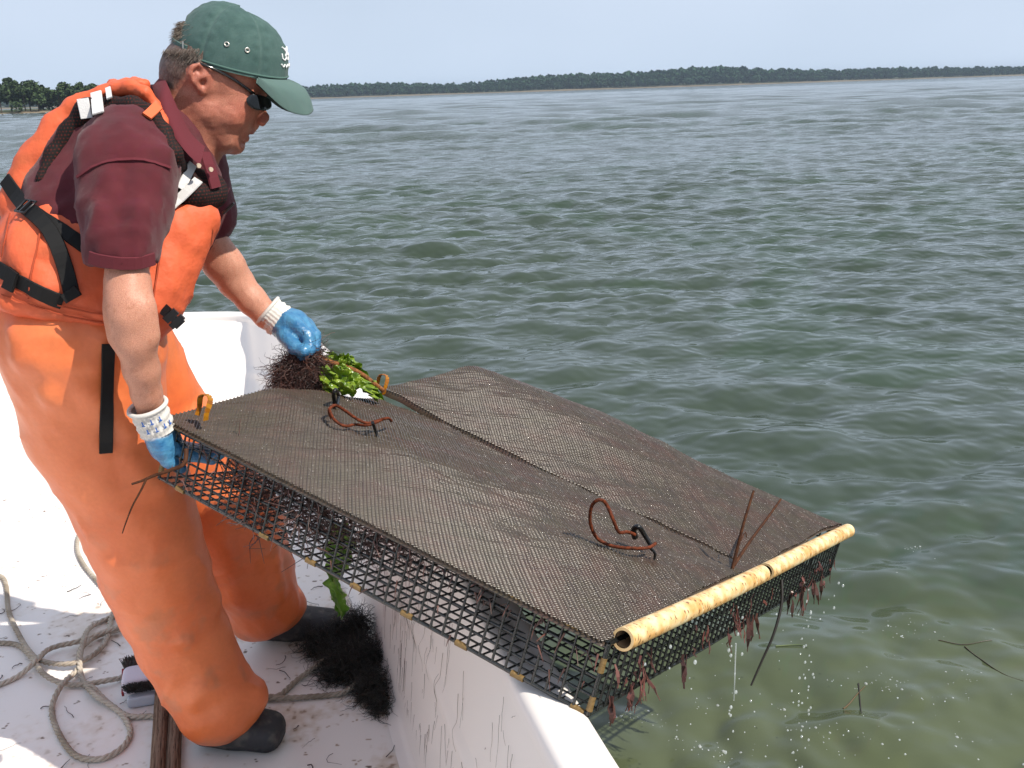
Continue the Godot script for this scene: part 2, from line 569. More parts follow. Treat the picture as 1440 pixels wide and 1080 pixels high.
func build_shore() -> void:
	rng.seed = 77
	var sand := noise(0.01, 3, 3)
	var leaf_mat := mat(Color.WHITE, 0.9, 0.2, true)
	# far bank: low land with a sandy edge, bending a little
	var line := func(t: float) -> Vector3:
		# t runs along the bank from west to east
		var a := deg_to_rad(lerpf(-46.0, 46.0, t))
		var r := 1050.0 + 380.0 * smoothstep(0.45, 0.85, t) + 120.0 * sin(t * 7.0) - 160.0 * smoothstep(0.5, 0.1, t)
		return Vector3(sin(a) * r, 0, -cos(a) * r)
	var land := Geo.new()
	land.sheet(func(u: float, v: float) -> Vector3:
		var p: Vector3 = line.call(u)
		var d := Vector3(p.x, 0, p.z).normalized()
		var hgt: float = [-0.6, 0.4, 0.9, 1.2, 1.6, 3.0, 5.0, 6.0][int(round(v * 7))]
		return p + d * [-3.0, 2.0, 6.0, 12.0, 60.0, 200.0, 600.0, 1500.0][int(round(v * 7))] + Vector3.UP * (hgt + sand.get_noise_2d(p.x, p.z + v * 100.0) * 0.5),
		150, 7, null, func(_u: float, v: float, p: Vector3) -> Color:
			return Color(0.17, 0.145, 0.105).lerp(Color(0.05, 0.06, 0.03), clampf(v * 7 - 2.0 + sand.get_noise_2d(p.x * 3.0, p.z * 3.0), 0.0, 1.0)))
	tag(part("far_shore", land, mat(Color.WHITE, 0.95, 0.2, true)), "", "", "", "structure")
	var distant := Geo.new()
	leaf_crown(distant, Vector3.ZERO, 1.0, 1.0, 260, Color(0.024, 0.056, 0.036), Color(0.050, 0.095, 0.052), 0.10)
	var mm := MultiMesh.new()
	mm.transform_format = MultiMesh.TRANSFORM_3D
	mm.mesh = distant.mesh()
	mm.instance_count = 2400
	for i in 2400:
		var t := (i + rng.randf()) / 2400.0
		var p: Vector3 = line.call(t)
		var row := rng.randi() % 4
		p += p.normalized() * (9.0 + row * 12.0 + rng.randf() * 10.0)
		var tall := (8.4 + 1.2 * sin(t * 23.0) + 0.9 * sin(t * 61.0 + 1.0) + row * 0.9) * rng.randf_range(0.90, 1.07) * (1.0 + 0.30 * exp(-pow((t - 0.60) / 0.10, 2.0)))
		mm.set_instance_transform(i, Transform3D(Basis(Vector3.UP, rng.randf() * TAU).scaled(Vector3(tall * rng.randf_range(0.75, 1.35), tall * 1.08, tall * rng.randf_range(0.8, 1.2))), p + Vector3(0, 0.6, 0)))
	var wood := MultiMeshInstance3D.new()
	wood.name = "far_wood"
	wood.multimesh = mm
	wood.material_override = leaf_mat
	add_child(wood, true)
	tag(wood, "dark green wood along the far shore under the pale sky", "wood", "", "stuff")
	# the nearer bank on the left
	var bank := Geo.new()
	var edge := func(t: float) -> Vector3: return Vector3(lerpf(-240.0, -99.0, t), 0, -205.0 - 45.0 * t - 6.0 * sin(t * 9.0))
	bank.sheet(func(u: float, v: float) -> Vector3:
		var k := int(round(v * 4))
		return edge.call(u) + Vector3([0, -1, -3, -10, -60][k] * 0.5, [-0.5, 0.15, 0.4, 0.6, 0.8][k] + sand.get_noise_2d(u * 900.0, v * 90.0) * 0.2, [2, 0, -1.5, -10, -60][k]),
		90, 4, null, func(u: float, v: float, _p: Vector3) -> Color:
			return Color(0.20, 0.165, 0.12).lerp(Color(0.05, 0.06, 0.03), clampf(v * 4 - 1.6 + sand.get_noise_2d(u * 4000.0, 7.0) * 1.2, 0.0, 1.0)))
	tag(part("left_bank", bank, mat(Color.WHITE, 0.95, 0.2, true)), "", "", "", "structure")
	var models := []
	for k in 4:
		var t := Node3D.new()
		t.name = "shore_tree"
		var g := Geo.new()
		leaf_crown(g, Vector3(0, 0.10, 0), [0.8, 0.7, 0.86, 0.74][k], [0.86, 0.88, 0.8, 0.86][k], 640, Color(0.034, 0.058, 0.028), Color(0.072, 0.105, 0.046), 0.055)
		part("crown", g, leaf_mat, t)
		var s := Geo.new()
		s.tint = Color(0.09, 0.07, 0.055)
		s.tube(PackedVector3Array([Vector3.ZERO, Vector3(0.01, 0.3, 0), Vector3(0, 0.75, 0.01)]), 0.022, 0.008, 6)
		for b in 4: s.tube(PackedVector3Array([Vector3(0, 0.3 + b * 0.1, 0), Vector3(0.18 * cos(b * 2.0), 0.42 + b * 0.1, 0.18 * sin(b * 2.0))]), 0.009, 0.003, 5)
		part("trunk", s, leaf_mat, t)
		models.append(t)
	for i in 110:
		var u := (i + rng.randf()) / 110.0
		var p: Vector3 = edge.call(u) + Vector3(0, 0.3, -1.6 - (i % 3) * 3.0 - rng.randf() * 2.0)
		var tall := (6.6 + (i % 3) * 0.7 + 0.5 * sin(u * 31.0)) * rng.randf_range(0.90, 1.06)
		var t: Node3D = models[rng.randi() % 4].duplicate()
		t.name = numbered("shore_tree")
		add_child(t, true)
		t.transform = Transform3D(Basis(Vector3.UP, rng.randf() * TAU).scaled(Vector3(tall, tall, tall)), p)
		tag(t, "dark green tree in the wood on the nearer left bank", "tree", "trees on the left bank")
	for m in models: m.free()

# ---------------------------------------------------------------- boat
var base_line: PackedVector3Array
var rail_line: PackedVector3Array
func boat_lines() -> void:
	# inside foot of the hull side and outer edge of the gunwale, from the stern round the bow to the stern again
	base_line = curve(PackedVector3Array([Vector3(0.60, 0.2, 1.2), Vector3(0.28, 0.2, 0.0), Vector3(0.02, 0.2, -0.92), Vector3(-0.24, 0.2, -1.85), Vector3(-0.34, 0.2, -2.21), Vector3(-0.48, 0.2, -2.67), Vector3(-0.78, 0.2, -3.45), Vector3(-0.93, 0.2, -3.82), Vector3(-1.01, 0.2, -3.98), Vector3(-1.25, 0.2, -4.06), Vector3(-2.1, 0.2, -4.08), Vector3(-2.75, 0.2, -4.06), Vector3(-3.0, 0.2, -3.9), Vector3(-2.95, 0.2, -3.2), Vector3(-2.6, 0.2, -1.85), Vector3(-2.1, 0.2, 0.0), Vector3(-1.8, 0.2, 1.2)]), 6)
	rail_line = curve(PackedVector3Array([Vector3(0.76, 0.83, 1.2), Vector3(0.445, 0.82, 0.0), Vector3(0.155, 0.805, -0.92), Vector3(-0.10, 0.785, -1.85), Vector3(-0.22, 0.775, -2.25), Vector3(-0.38, 0.75, -2.75), Vector3(-0.73, 0.69, -3.77), Vector3(-0.95, 0.65, -4.28), Vector3(-1.12, 0.63, -4.56), Vector3(-1.38, 0.605, -4.83), Vector3(-2.2, 0.60, -4.88), Vector3(-3.0, 0.605, -4.83), Vector3(-3.25, 0.63, -4.5), Vector3(-3.15, 0.69, -3.4), Vector3(-2.8, 0.77, -1.85), Vector3(-2.3, 0.8, 0.0), Vector3(-2.0, 0.83, 1.2)]), 6)
func hull_frame(i: int) -> Array:
	# foot, outer rail, direction to the inside
	var t := (base_line[mini(i + 1, base_line.size() - 1)] - base_line[maxi(i - 1, 0)])
	t.y = 0
	return [base_line[i], rail_line[i], t.cross(Vector3.DOWN).normalized()]
func hull_strip(g: Geo, section: Callable) -> void:
	# section(foot, rail, inside) -> points across; joined along the boat
	var m := base_line.size()
	var rows := []
	for i in m:
		var f := hull_frame(i)
		rows.append(section.call(f[0], f[1], f[2]))
	var w: int = rows[0].size()
	g.sheet(func(u: float, v: float) -> Vector3: return rows[int(round(v * (m - 1)))][int(round(u * (w - 1)))], w - 1, m - 1)
func build_boat() -> void:
	boat_lines()
	var b := thing("boat", "open white fibreglass work skiff with a wet, weed-strewn deck", "boat", Vector3.ZERO)
	var gel := mat(Color(0.885, 0.862, 0.845), 0.42, 0.5, true)
	relief(gel, noise_tex(0.012, 21, Color.BLACK, Color.WHITE, 256, 5), 0.05, 0.6)
	var floor_mat := mat(Color.WHITE, 0.5, 0.5)
	floor_mat.albedo_texture = deck_dirt()
	var deck := Geo.new()
	var near := []
	var m := base_line.size()
	deck.sheet(func(u: float, v: float) -> Vector3:
		# rows run across from starboard to port
		var z := lerpf(1.2, -4.06, v)
		var xr := edge_at(z, 0, m / 2)
		var xl := edge_at(z, m - 1, m / 2)
		return Vector3(lerpf(xl, xr, u), 0.2, z), 24, 120)
	for i in deck.v.size(): deck.uv[i] = Vector2((deck.v[i].x + 3.05) / 3.7, (1.2 - deck.v[i].z) / 5.3)
	part("deck", deck, floor_mat, b)
	var wall := Geo.new()
	hull_strip(wall, func(f: Vector3, r: Vector3, s: Vector3) -> Array:
		var o := []
		var top := r + s * 0.075 + Vector3(0, -0.03, 0)
		o.append(f + s * 0.03 + Vector3(0, 0.001, 0)); o.append(f + s * 0.012 + Vector3(0, 0.006, 0)); o.append(f + Vector3(0, 0.022, 0))
		for k in range(1, 40):
			var t := k / 40.0
			# a moulded ridge runs along at half height
			var bump := ridge(t)
			o.append((f + Vector3(0, 0.022, 0)).lerp(top, t) + s * bump)
		o.append(top)
		return o)
	part("side_wall", wall, gel, b)
	var rail := Geo.new()
	hull_strip(rail, func(_f: Vector3, r: Vector3, s: Vector3) -> Array:
		var o := []
		for k in 17:
			var a := PI * k / 16.0
			o.append(r + s * (0.0375 + 0.0395 * signf(cos(a)) * pow(absf(cos(a)), 0.5)) + Vector3(0, -0.032 + 0.034 * pow(maxf(sin(a), 0.0), 0.5), 0))
		o.append(r + Vector3(0, -0.06, 0)); o.append(r + s * 0.012 + Vector3(0, -0.065, 0))
		return o)
	part("gunwale", rail, gel, b)
	var outer := Geo.new()
	hull_strip(outer, func(f: Vector3, r: Vector3, s: Vector3) -> Array:
		var low := f - s * 0.02 + Vector3(0, -0.32, 0)
		return [r + s * 0.013 + Vector3(0, -0.05, 0), (r + s * 0.013).lerp(low, 0.5) - s * 0.01, low, f + Vector3(-0.3, -0.36, 0) * 0.0 + s * 0.5 + Vector3(0, -0.38, 0)])
	part("outer_hull", outer, gel, b)
	# weed stems and scraps trodden over the deck and stuck to the side
	rng.seed = 5
	var scraps := Geo.new()
	for i in 150:
		var z := rng.randf_range(-2.75, -1.35)
		var xr := edge_at(z, 0, m / 2)
		var p := Vector3(xr - 0.03 - pow(rng.randf(), 1.4) * 1.15, 0.2025, z)
		strand(scraps, p, rng.randf() * TAU, rng.randf_range(0.012, 0.07), rng.randf_range(0.0006, 0.0017), 1.6)
	tag(part("weed_scraps", scraps, mat(Color.WHITE, 0.5, 0.5, true)), "loose dark weed stems scattered over the white deck", "seaweed", "", "stuff")
	var drips := Geo.new()
	for i in 190:
		var z := rng.randf_range(-2.3, -1.2) if i % 3 else -1.95 + rng.randfn() * 0.12
		var t := rng.randf_range(0.08, 0.95)
		var k := rail_index(z) - 1
		var f := hull_frame(k)
		var g := hull_frame(k + 1)
		var w := clampf((base_line[k].z - z) / maxf(base_line[k].z - base_line[k + 1].z, 1e-4), 0.0, 1.0)
		var foot: Vector3 = f[0].lerp(g[0], w)
		var top: Vector3 = (f[1] + f[2] * 0.075).lerp(g[1] + g[2] * 0.075, w)
		var along := (base_line[k + 1] - base_line[k]).normalized()
		var len := rng.randf_range(0.02, 0.24) * (0.4 + rng.randf())
		var pts := PackedVector3Array()
		var wander := 0.0
		var drift := rng.randfn() * 0.0012
		for q in 9:
			var tq := t - len * q / 8.0
			if tq < 0.03: break
			wander += rng.randfn() * 0.0012 + drift
			pts.append(foot.lerp(top, tq) + f[2] * (0.0016 + ridge(tq)) + along * wander)
		if pts.size() < 3: continue
		drips.tint = Color(0.05, 0.04, 0.036).lerp(Color(0.20, 0.14, 0.12), rng.randf())
		drips.tube(curve(pts, 2), rng.randf_range(0.00025, 0.0006), 0.0002, 3, false)
	tag(part("weed_drips", drips, mat(Color.WHITE, 0.4, 0.5, true)), "thin dark weed threads stuck to the inside of the skiff's side", "seaweed", "", "stuff")
func deck_dirt() -> ImageTexture:
	# off-white gelcoat: brown smears and black specks where weed and boots have been, cleaner towards the bow
	var w := 900
	var h := 1450
	var big := noise(2.6, 8, 4)
	var fine := noise(26.0, 9, 4)
	var im := Image.create(w, h, false, Image.FORMAT_RGB8)
	for y in h:
		var z := lerpf(1.2, -4.1, (y + 0.5) / h)
		for x in w:
			var px := lerpf(-3.05, 0.65, (x + 0.5) / w)
			var a := big.get_noise_2d(px, z)
			var c := Color(0.885, 0.862, 0.845)
			# worn track beside the hull side
			var track := clampf(1.0 - absf(px - (-0.26 - (z + 1.85) * -0.30 - 0.22)) / 0.85 + a * 0.6, 0.0, 1.0) * (1.0 if z > -2.9 else 0.3)
			if track > 0.0:
				var b := fine.get_noise_2d(px, z)
				c = c.lerp(Color(0.76, 0.69, 0.62), smoothstep(-0.1, 0.5, a + b * 0.5) * 0.7 * track)
				c = c.lerp(Color(0.50, 0.41, 0.33), smoothstep(0.42, 0.66, b + a * 0.45) * 0.75 * track)
			im.set_pixel(x, y, c)
	rng.seed = 19
	for i in 700:
		var z := rng.randf_range(-3.6, -1.0)
		var x := -0.26 - (z + 1.85) * -0.30 - 0.02 - pow(rng.randf(), 1.3) * 1.7
		var p := Vector2((x + 3.05) / 3.7 * w, (1.2 - z) / 5.3 * h)
		var r := rng.randf_range(0.4, 1.2) * (1.7 if rng.randf() < 0.05 else 1.0)
		var dark := Color(0.30, 0.24, 0.20).lerp(Color(0.62, 0.53, 0.45), rng.randf())
		var d := Vector2.from_angle(rng.randf() * TAU)
		for q in rng.randi_range(1, 4):
			im.fill_rect(Rect2i(Vector2i(p), Vector2i(ceili(r * rng.randf_range(0.4, 1.0)), ceili(r * rng.randf_range(0.4, 1.0)))), dark)
			p += d * r + Vector2(rng.randfn(), rng.randfn()) * 0.7
	return ImageTexture.create_from_image(im)
func ridge(t: float) -> float:
	return 0.008 * smoothstep(0.58, 0.55, t) * smoothstep(0.46, 0.53, t)
func edge_at(z: float, from: int, to: int) -> float:
	var step := 1 if to > from else -1
	for i in range(from, to, step):
		var a := base_line[i]
		var b := base_line[i + step]
		if (a.z - z) * (b.z - z) <= 0.0 and absf(a.z - b.z) > 1e-6: return lerpf(a.x, b.x, (z - a.z) / (b.z - a.z))
	return base_line[to].x
func rail_index(z: float) -> int:
	for i in base_line.size() / 2:
		if base_line[i].z < z: return i
	return 10
func strand(g: Geo, p: Vector3, heading: float, length: float, r: float, curl: float) -> void:
	var pts := PackedVector3Array([p])
	var a := heading
	var bend := rng.randf_range(-curl, curl)
	for i in 6:
		a += bend * 0.3 + rng.randf_range(-0.4, 0.4)
		p += Vector3(cos(a), 0, sin(a)) * length / 6.0
		pts.append(p + Vector3(0, rng.randf() * 0.003, 0))
	g.tint = Color(0.030, 0.024, 0.022).lerp(Color(0.10, 0.05, 0.045), pow(rng.randf(), 2.0))
	g.tube(pts, r, r * 0.5, 4, false)

# ---------------------------------------------------------------- oyster cage
const CL := 0.916
const CW := 1.187
const CH := 0.105
var cage: Node3D
var bag_noise: FastNoiseLite
func bag_top(x: float, z: float, far: bool) -> float:
	# height of a mesh lid over the cage's top frame
	var u := x / CL
	var t := -z / CW * 2.0 - (1.0 if far else 0.0)
	var soft := bag_noise.get_noise_2d(x * 3.0, z * 3.0 + (50.0 if far else 0.0)) * 0.010
	if far:
		var lift := lerpf(0.118, 0.032, smoothstep(0.0, 1.0, u)) 
		var s := lerpf(lerpf(0.46, 0.25, u), 1.0, smoothstep(-0.05, 0.62, t)) * (1.0 - 0.30 * smoothstep(0.7, 1.02, t) - 0.5 * smoothstep(0.96, 1.03, t))
		# the far landward corner is rounded off
		return lift * s + soft - 0.045 * smoothstep(0.30, -0.03, u) * smoothstep(0.50, 1.02, t)
	var lift := lerpf(0.056, 0.014, smoothstep(0.0, 1.0, u))
	var s := smoothstep(-0.12, 0.45, t) * (1.0 - 0.45 * smoothstep(0.55, 1.0, t))
	return lift * s + soft * smoothstep(0.0, 0.3, t) + 0.003
func bag_color(x: float, z: float) -> Color:
	var a := bag_noise.get_noise_2d(x * 9.0 + 7.0, z * 9.0)
	var b := bag_noise.get_noise_2d(x * 40.0, z * 40.0 + 30.0)
	var c := Color(0.070, 0.052, 0.038).lerp(Color(0.076, 0.047, 0.035), smoothstep(0.0, 0.5, a + b * 0.3))
	c = c.lerp(Color(0.062, 0.051, 0.034), smoothstep(0.1, 0.6, -a + b * 0.4) * 0.8)
	return c * (1.0 + 0.35 * b)
func mesh_bag(far: bool) -> void:
	var z0 := -CW * 0.5 - 0.004 if far else 0.012
	var z1 := -CW - 0.012 if far else -CW * 0.5 + 0.011
	var x0 := -0.03 if far else -0.012
	var x1 := CL - 0.004
	var g := Geo.new()
	# the dark sheet behind the strands, turned down at the edges
	g.sheet(func(u: float, v: float) -> Vector3:
		var x := lerpf(x0, x1, clampf((u - 0.03) / 0.94, 0.0, 1.0))
		var z := lerpf(z0, z1, clampf((v - 0.03) / 0.94, 0.0, 1.0))
		var y := bag_top(x, z, far) - 0.0062
		if u < 0.02 or u > 0.98 or v < 0.02 or v > 0.98: y -= lerpf(0.013, 0.002, u) if far and v < 0.02 else 0.003
		return Vector3(x, y, z), 64, 48, null, func(_u: float, _v: float, p: Vector3) -> Color: return bag_color(p.x, p.z))
	# the plastic net: strands along both diagonals, those of one way standing proud
	var pitch := 0.0060
	for way in 2:
		var d := Vector2(0.707, 0.707) if way == 0 else Vector2(0.707, -0.707)
		var q := Vector2(-d.y, d.x)
		var lo := 1e9
		var hi := -1e9
		for c in [Vector2(x0, z0), Vector2(x1, z0), Vector2(x0, z1), Vector2(x1, z1)]:
			lo = minf(lo, c.dot(q)); hi = maxf(hi, c.dot(q))
		var s := lo + pitch * 0.5
		while s < hi:
			var t0 := -1e9
			var t1 := 1e9
			for ax in 2:
				var e0: float = [x0, minf(z0, z1)][ax]
				var e1: float = [x1, maxf(z0, z1)][ax]
				var ta := (e0 - s * q[ax]) / d[ax]
				var tb := (e1 - s * q[ax]) / d[ax]
				t0 = maxf(t0, minf(ta, tb)); t1 = minf(t1, maxf(ta, tb))
			if t1 - t0 > 0.004:
				var n := maxi(2, int((t1 - t0) / 0.026))
				var first := g.v.size()
				var wob := rng.randf_range(-0.0006, 0.0006)
				for i in n + 1:
					var p := q * (s + wob) + d * lerpf(t0 - 0.002, t1 + 0.002, float(i) / n)
					var y := bag_top(p.x, p.y, far)
					g.tint = bag_color(p.x, p.y) * (1.0 if way == 0 else 0.72) * rng.randf_range(0.8, 1.25)
					var w := 0.0015 if way == 0 else 0.0009
					var h := 0.0021 if way == 0 else 0.0008
					g.put(Vector3(p.x - q.x * w, y - 0.0016, p.y - q.y * w), Vector3(-q.x, 0.5, -q.y))
					g.put(Vector3(p.x, y + h, p.y), Vector3.UP)
					g.put(Vector3(p.x + q.x * w, y - 0.0016, p.y + q.y * w), Vector3(q.x, 0.5, q.y))
				for i in n:
					for k in 2:
						var a := first + i * 3 + k
						var b := a + 3
						# keep the front to the outside whichever way the strand runs
						var up := (g.v[a + 1] - g.v[a]).cross(g.v[b] - g.v[a]).y
						var l := [a, b, a + 1, a + 1, b, b + 1] if up > 0.0 else [a, a + 1, b, a + 1, b + 1, b]
						for j in l: g.ix.append(j)
			s += pitch
	var m := mat(Color.WHITE, 0.33, 0.5, true)
	tag(part("mesh_bag", g, m, cage), "brown weed-filmed plastic mesh bag, " + ("bulging one on the water side" if far else "flatter one on the near side"))
func wire_panel(called: String, o: Vector3, a: Vector3, b: Vector3, na: int, nb: int, out: Vector3, m: Material, r := 0.0020) -> void:
	var g := Geo.new()
	for i in na + 1:
		var p := o + a * i / na
		var thick := r * (1.35 if i == 0 or i == na else 1.0)
		g.tint = Color(1, 1, 1) * rng.randf_range(0.7, 1.4)
		wire(g, p + out * r * 0.8, p + b + out * r * 0.8, out, thick)
	for i in nb + 1:
		var p := o + b * i / nb
		g.tint = Color(1, 1, 1) * rng.randf_range(0.7, 1.4)
		wire(g, p - out * r * 0.8, p + a - out * r * 0.8, out, r * (1.5 if i == 0 or i == nb else 1.0))
	part(called, g, m, cage)
func wire(g: Geo, a: Vector3, b: Vector3, up: Vector3, r: float) -> void:
	# slightly wavy six-sided wire
	var pts := PackedVector3Array([a])
	var n := maxi(1, int(a.distance_to(b) / 0.12))
	for i in range(1, n): pts.append(a.lerp(b, float(i) / n) + Vector3(rng.randfn(), rng.randfn(), rng.randfn()) * 0.0007)
	pts.append(b)
	g.tube(pts, r, r, 6, false)
func build_cage() -> void:
	rng.seed = 12
	bag_noise = noise(1.0, 31, 4)
	cage = thing("oyster_cage", "flat black wire oyster cage tipped over the skiff's side, topped with brown mesh bags", "oyster cage", Vector3(-0.6119, 1.0486, -1.7039))
	cage.basis = Basis(Vector3(0.79526, -0.16533, 0.58329), Vector3(0.28301, 0.95208, -0.11599), Vector3(-0.53616, 0.25732, 0.80394))
	var black := mat(Color(0.115, 0.125, 0.122), 0.26, 0.6, true)
	relief(black, noise_tex(0.03, 4, Color.BLACK, Color.WHITE, 128, 4), 0.06, 0.05)
	wire_panel("front_panel", Vector3(0, -CH, 0), Vector3(CL, 0, 0), Vector3(0, CH, 0), 40, 4, Vector3(0, 0, 1), black)
	wire_panel("back_panel", Vector3(0, -CH, -CW), Vector3(CL, 0, 0), Vector3(0, CH, 0), 40, 4, Vector3(0, 0, -1), black)
	wire_panel("bottom_panel", Vector3(0, -CH, 0), Vector3(CL, 0, 0), Vector3(0, 0, -CW), 40, 46, Vector3(0, -1, 0), black, 0.0017)
	wire_panel("end_panel", Vector3(CL, -CH, 0), Vector3(0, 0, -CW), Vector3(0, CH, 0), 52, 4, Vector3(1, 0, 0), black)
	wire_panel("top_frame", Vector3(0, -0.004, 0), Vector3(CL, 0, 0), Vector3(0, 0, -CW), 1, 2, Vector3(0, 1, 0), black, 0.0024)
	mesh_bag(false)
	mesh_bag(true)
	# split plastic pipe over the seaward edge, two lengths, stained yellow
	var pvc := mat(Color.WHITE, 0.38, 0.5)
	pvc.albedo_texture = pipe_stain()
	pvc.uv1_scale = Vector3(1, 4.0, 1)
	relief(pvc, pvc.albedo_texture, 0.03, 1.0, false)
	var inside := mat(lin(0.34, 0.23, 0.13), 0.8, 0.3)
	var ends := [[-0.018, -0.585], [-0.606, -CW - 0.006]]
	for k in 2:
		var za: float = ends[k][0]
		var zb: float = ends[k][1]
		var g := Geo.new()
		var pts := PackedVector3Array()
		for i in 25:
			var z := lerpf(za, zb, i / 24.0)
			pts.append(Vector3(CL + 0.0105, 0.006 + 0.003 * sin(z * 4.0), z))
		g.tube(pts, 0.0160, 0.0160, 24, false)
		for e in [0, 24]:
			var q := Geo.new()
			var c := pts[e]
			for i in 24:
				var a := TAU * i / 24
				var b := TAU * (i + 1) / 24
				var d0 := Vector3(cos(a), sin(a), 0)
				var d1 := Vector3(cos(b), sin(b), 0)
				if e == 0: g.quad(c + d0 * 0.0160, c + d0 * 0.0120, c + d1 * 0.0120, c + d1 * 0.0160)
				else: g.quad(c + d0 * 0.0160, c + d1 * 0.0160, c + d1 * 0.0120, c + d0 * 0.0120)
		var o := part("pipe", g, pvc, cage)
		tag(o, "yellowed plastic pipe, " + ("nearer length with its open end showing" if k == 0 else "farther length"))
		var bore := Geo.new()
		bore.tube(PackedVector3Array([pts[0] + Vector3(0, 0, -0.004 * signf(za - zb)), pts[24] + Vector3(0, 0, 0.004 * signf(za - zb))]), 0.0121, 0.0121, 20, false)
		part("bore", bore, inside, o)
	# brass hog rings along the edges
	var brass := mat(Color(0.50, 0.40, 0.24), 0.5, 0.5)
	brass.metallic = 0.25
	relief(brass, noise_tex(0.05, 14, Color.BLACK, Color.WHITE, 64, 4), 0.1, 0.02)
	for q in [[0.39, -CH, 0.0, 0], [0.49, -CH, 0.0, 0], [0.595, -CH, 0.0, 0], [0.70, -CH, 0.0, 0], [0.80, -CH, 0.0, 0], [0.90, -CH, 0.0, 0], [0.765, -0.003, 0.002, 0], [0.86, -0.002, 0.002, 0], [0.916, -0.032, 0.0, 1], [0.916, -0.088, 0.0, 1], [0.0, -0.02, 0.0, 1], [0.0, -0.083, 0.0, 1], [0.02, -0.004, 0.0, 0], [0.06, -CH, 0.0, 0], [0.28, -CH, 0.0, 0]]:
		var g := Geo.new()
		var c := Vector3(q[0], q[1], q[2])
		var d := Vector3(0.0105, 0, 0) if q[3] == 0 else Vector3(0, 0.0105, 0)
		var pts := PackedVector3Array()
		for i in 5: pts.append(c - d + d * 2.0 * i / 4.0)
		g.tube(pts, 0.0050, 0.0046, 8, true)
		part("clip", g, brass, cage)
	# yellow strap loops
	var yellow := mat(Color(0.66, 0.44, 0.07), 0.3, 0.5, true)
	yellow.backlight_enabled = true
	yellow.backlight = Color(0.3, 0.2, 0.03)
	for q in [Vector3(0.0632, 0.03, -0.0088), Vector3(-0.0315, 0.045, -0.5957)]:
		var g := Geo.new()
		var p := PackedVector3Array()
		var n := PackedVector3Array()
		for i in 17:
			var a := PI * (-0.12 + 1.24 * i / 16.0)
			var d := Vector3(cos(a), 0, 0) * 0.0145
			p.append(q + d + Vector3(0, 0.012 + 0.031 * sin(a), 0.004 * cos(a * 3.0)))
			n.append(Vector3(cos(a), sin(a), 0))
		var m := n.size()
		for i in m:
			g.tint = Color(1, 1, 1).lerp(Color(0.42, 0.22, 0.12), rng.randf() * 0.8)
			if i < m - 1: g.ribbon(PackedVector3Array([p[i], p[i + 1]]), PackedVector3Array([n[i], n[i + 1]]), 0.011, 0.0014)
		tag(part("strap_loop", g, yellow, cage), "yellow plastic strap loop standing up at the cage's left edge, " + ("by the near corner" if q.z > -0.4 else "at the middle"))
	# rusty wire hooks with black rubber ties
	var rust := mat(Color.WHITE, 0.75, 0.3)
	rust.albedo_texture = noise_tex(0.03, 6, Color(0.16, 0.07, 0.04), Color(0.52, 0.25, 0.13), 128, 5)
	relief(rust, rust.albedo_texture, 0.15, 0.03)
	var rubber := mat(Color(0.05, 0.05, 0.055), 0.35, 0.5)
	var hook := Geo.new()
	hook.tube(curve(PackedVector3Array([Vector3(0.171, 0.06, -0.2199), Vector3(0.165, 0.075, -0.2154), Vector3(0.1557, 0.08, -0.2409), Vector3(0.1843, 0.078, -0.2392), Vector3(0.2173, 0.075, -0.2324), Vector3(0.2332, 0.07, -0.2487), Vector3(0.2375, 0.075, -0.2707), Vector3(0.2516, 0.085, -0.2821), Vector3(0.2274, 0.07, -0.3263)]), 5), 0.0031, 0.0028, 8)
	hook.tube(curve(PackedVector3Array([Vector3(0.165, 0.075, -0.2154), Vector3(0.1931, 0.065, -0.203), Vector3(0.2106, 0.058, -0.214), Vector3(0.2166, 0.062, -0.2377), Vector3(0.2448, 0.07, -0.2398), Vector3(0.2446, 0.08, -0.2773)]), 5), 0.0029, 0.0026, 8)
	var hk := part("wire_hook", hook, rust, cage)
	var tie := Geo.new()
	tie.tube(curve(PackedVector3Array([Vector3(0.0881, 0.06, -0.3159), Vector3(0.1052, 0.085, -0.2859), Vector3(0.1045, 0.095, -0.2895), Vector3(0.0793, 0.075, -0.3307), Vector3(0.1119, 0.065, -0.2957)]), 4), 0.0042, 0.0036, 7)
	part("rubber_tie", tie, rubber, hk)
	tie = Geo.new()
	tie.tube(curve(PackedVector3Array([Vector3(0.2576, 0.08, -0.234), Vector3(0.2502, 0.06, -0.2576), Vector3(0.2589, 0.046, -0.2608)]), 4), 0.0034, 0.0022, 7)
	part("rubber_tie", tie, rubber, hk)
	hook = Geo.new()
	hook.tube(curve(PackedVector3Array([Vector3(0.7711, 0.05, -0.3392), Vector3(0.7645, 0.055, -0.3195), Vector3(0.7652, 0.06, -0.2834), Vector3(0.7553, 0.08, -0.2698), Vector3(0.7365, 0.1, -0.2682), Vector3(0.7295, 0.105, -0.2532), Vector3(0.7196, 0.09, -0.255), Vector3(0.7194, 0.06, -0.2674), Vector3(0.7314, 0.035, -0.2847), Vector3(0.7571, 0.03, -0.296), Vector3(0.786, 0.036, -0.3101), Vector3(0.8017, 0.04, -0.3357), Vector3(0.8031, 0.045, -0.3579)]), 5), 0.0030, 0.0028, 8)
	hk = part("wire_hook", hook, rust, cage)
	tie = Geo.new()
	tie.tube(curve(PackedVector3Array([Vector3(0.7652, 0.04, -0.3575), Vector3(0.7635, 0.055, -0.3459), Vector3(0.7721, 0.064, -0.3423), Vector3(0.7783, 0.05, -0.3608), Vector3(0.7928, 0.034, -0.3696)]), 5), 0.0052, 0.0040, 8)
	part("rubber_tie", tie, rubber, hk)
	tie = Geo.new()
	tie.tube(curve(PackedVector3Array([Vector3(0.7982, 0.04, -0.3432), Vector3(0.8085, 0.03, -0.3534), Vector3(0.8096, 0.02, -0.3549)]), 4), 0.0032, 0.002, 6)
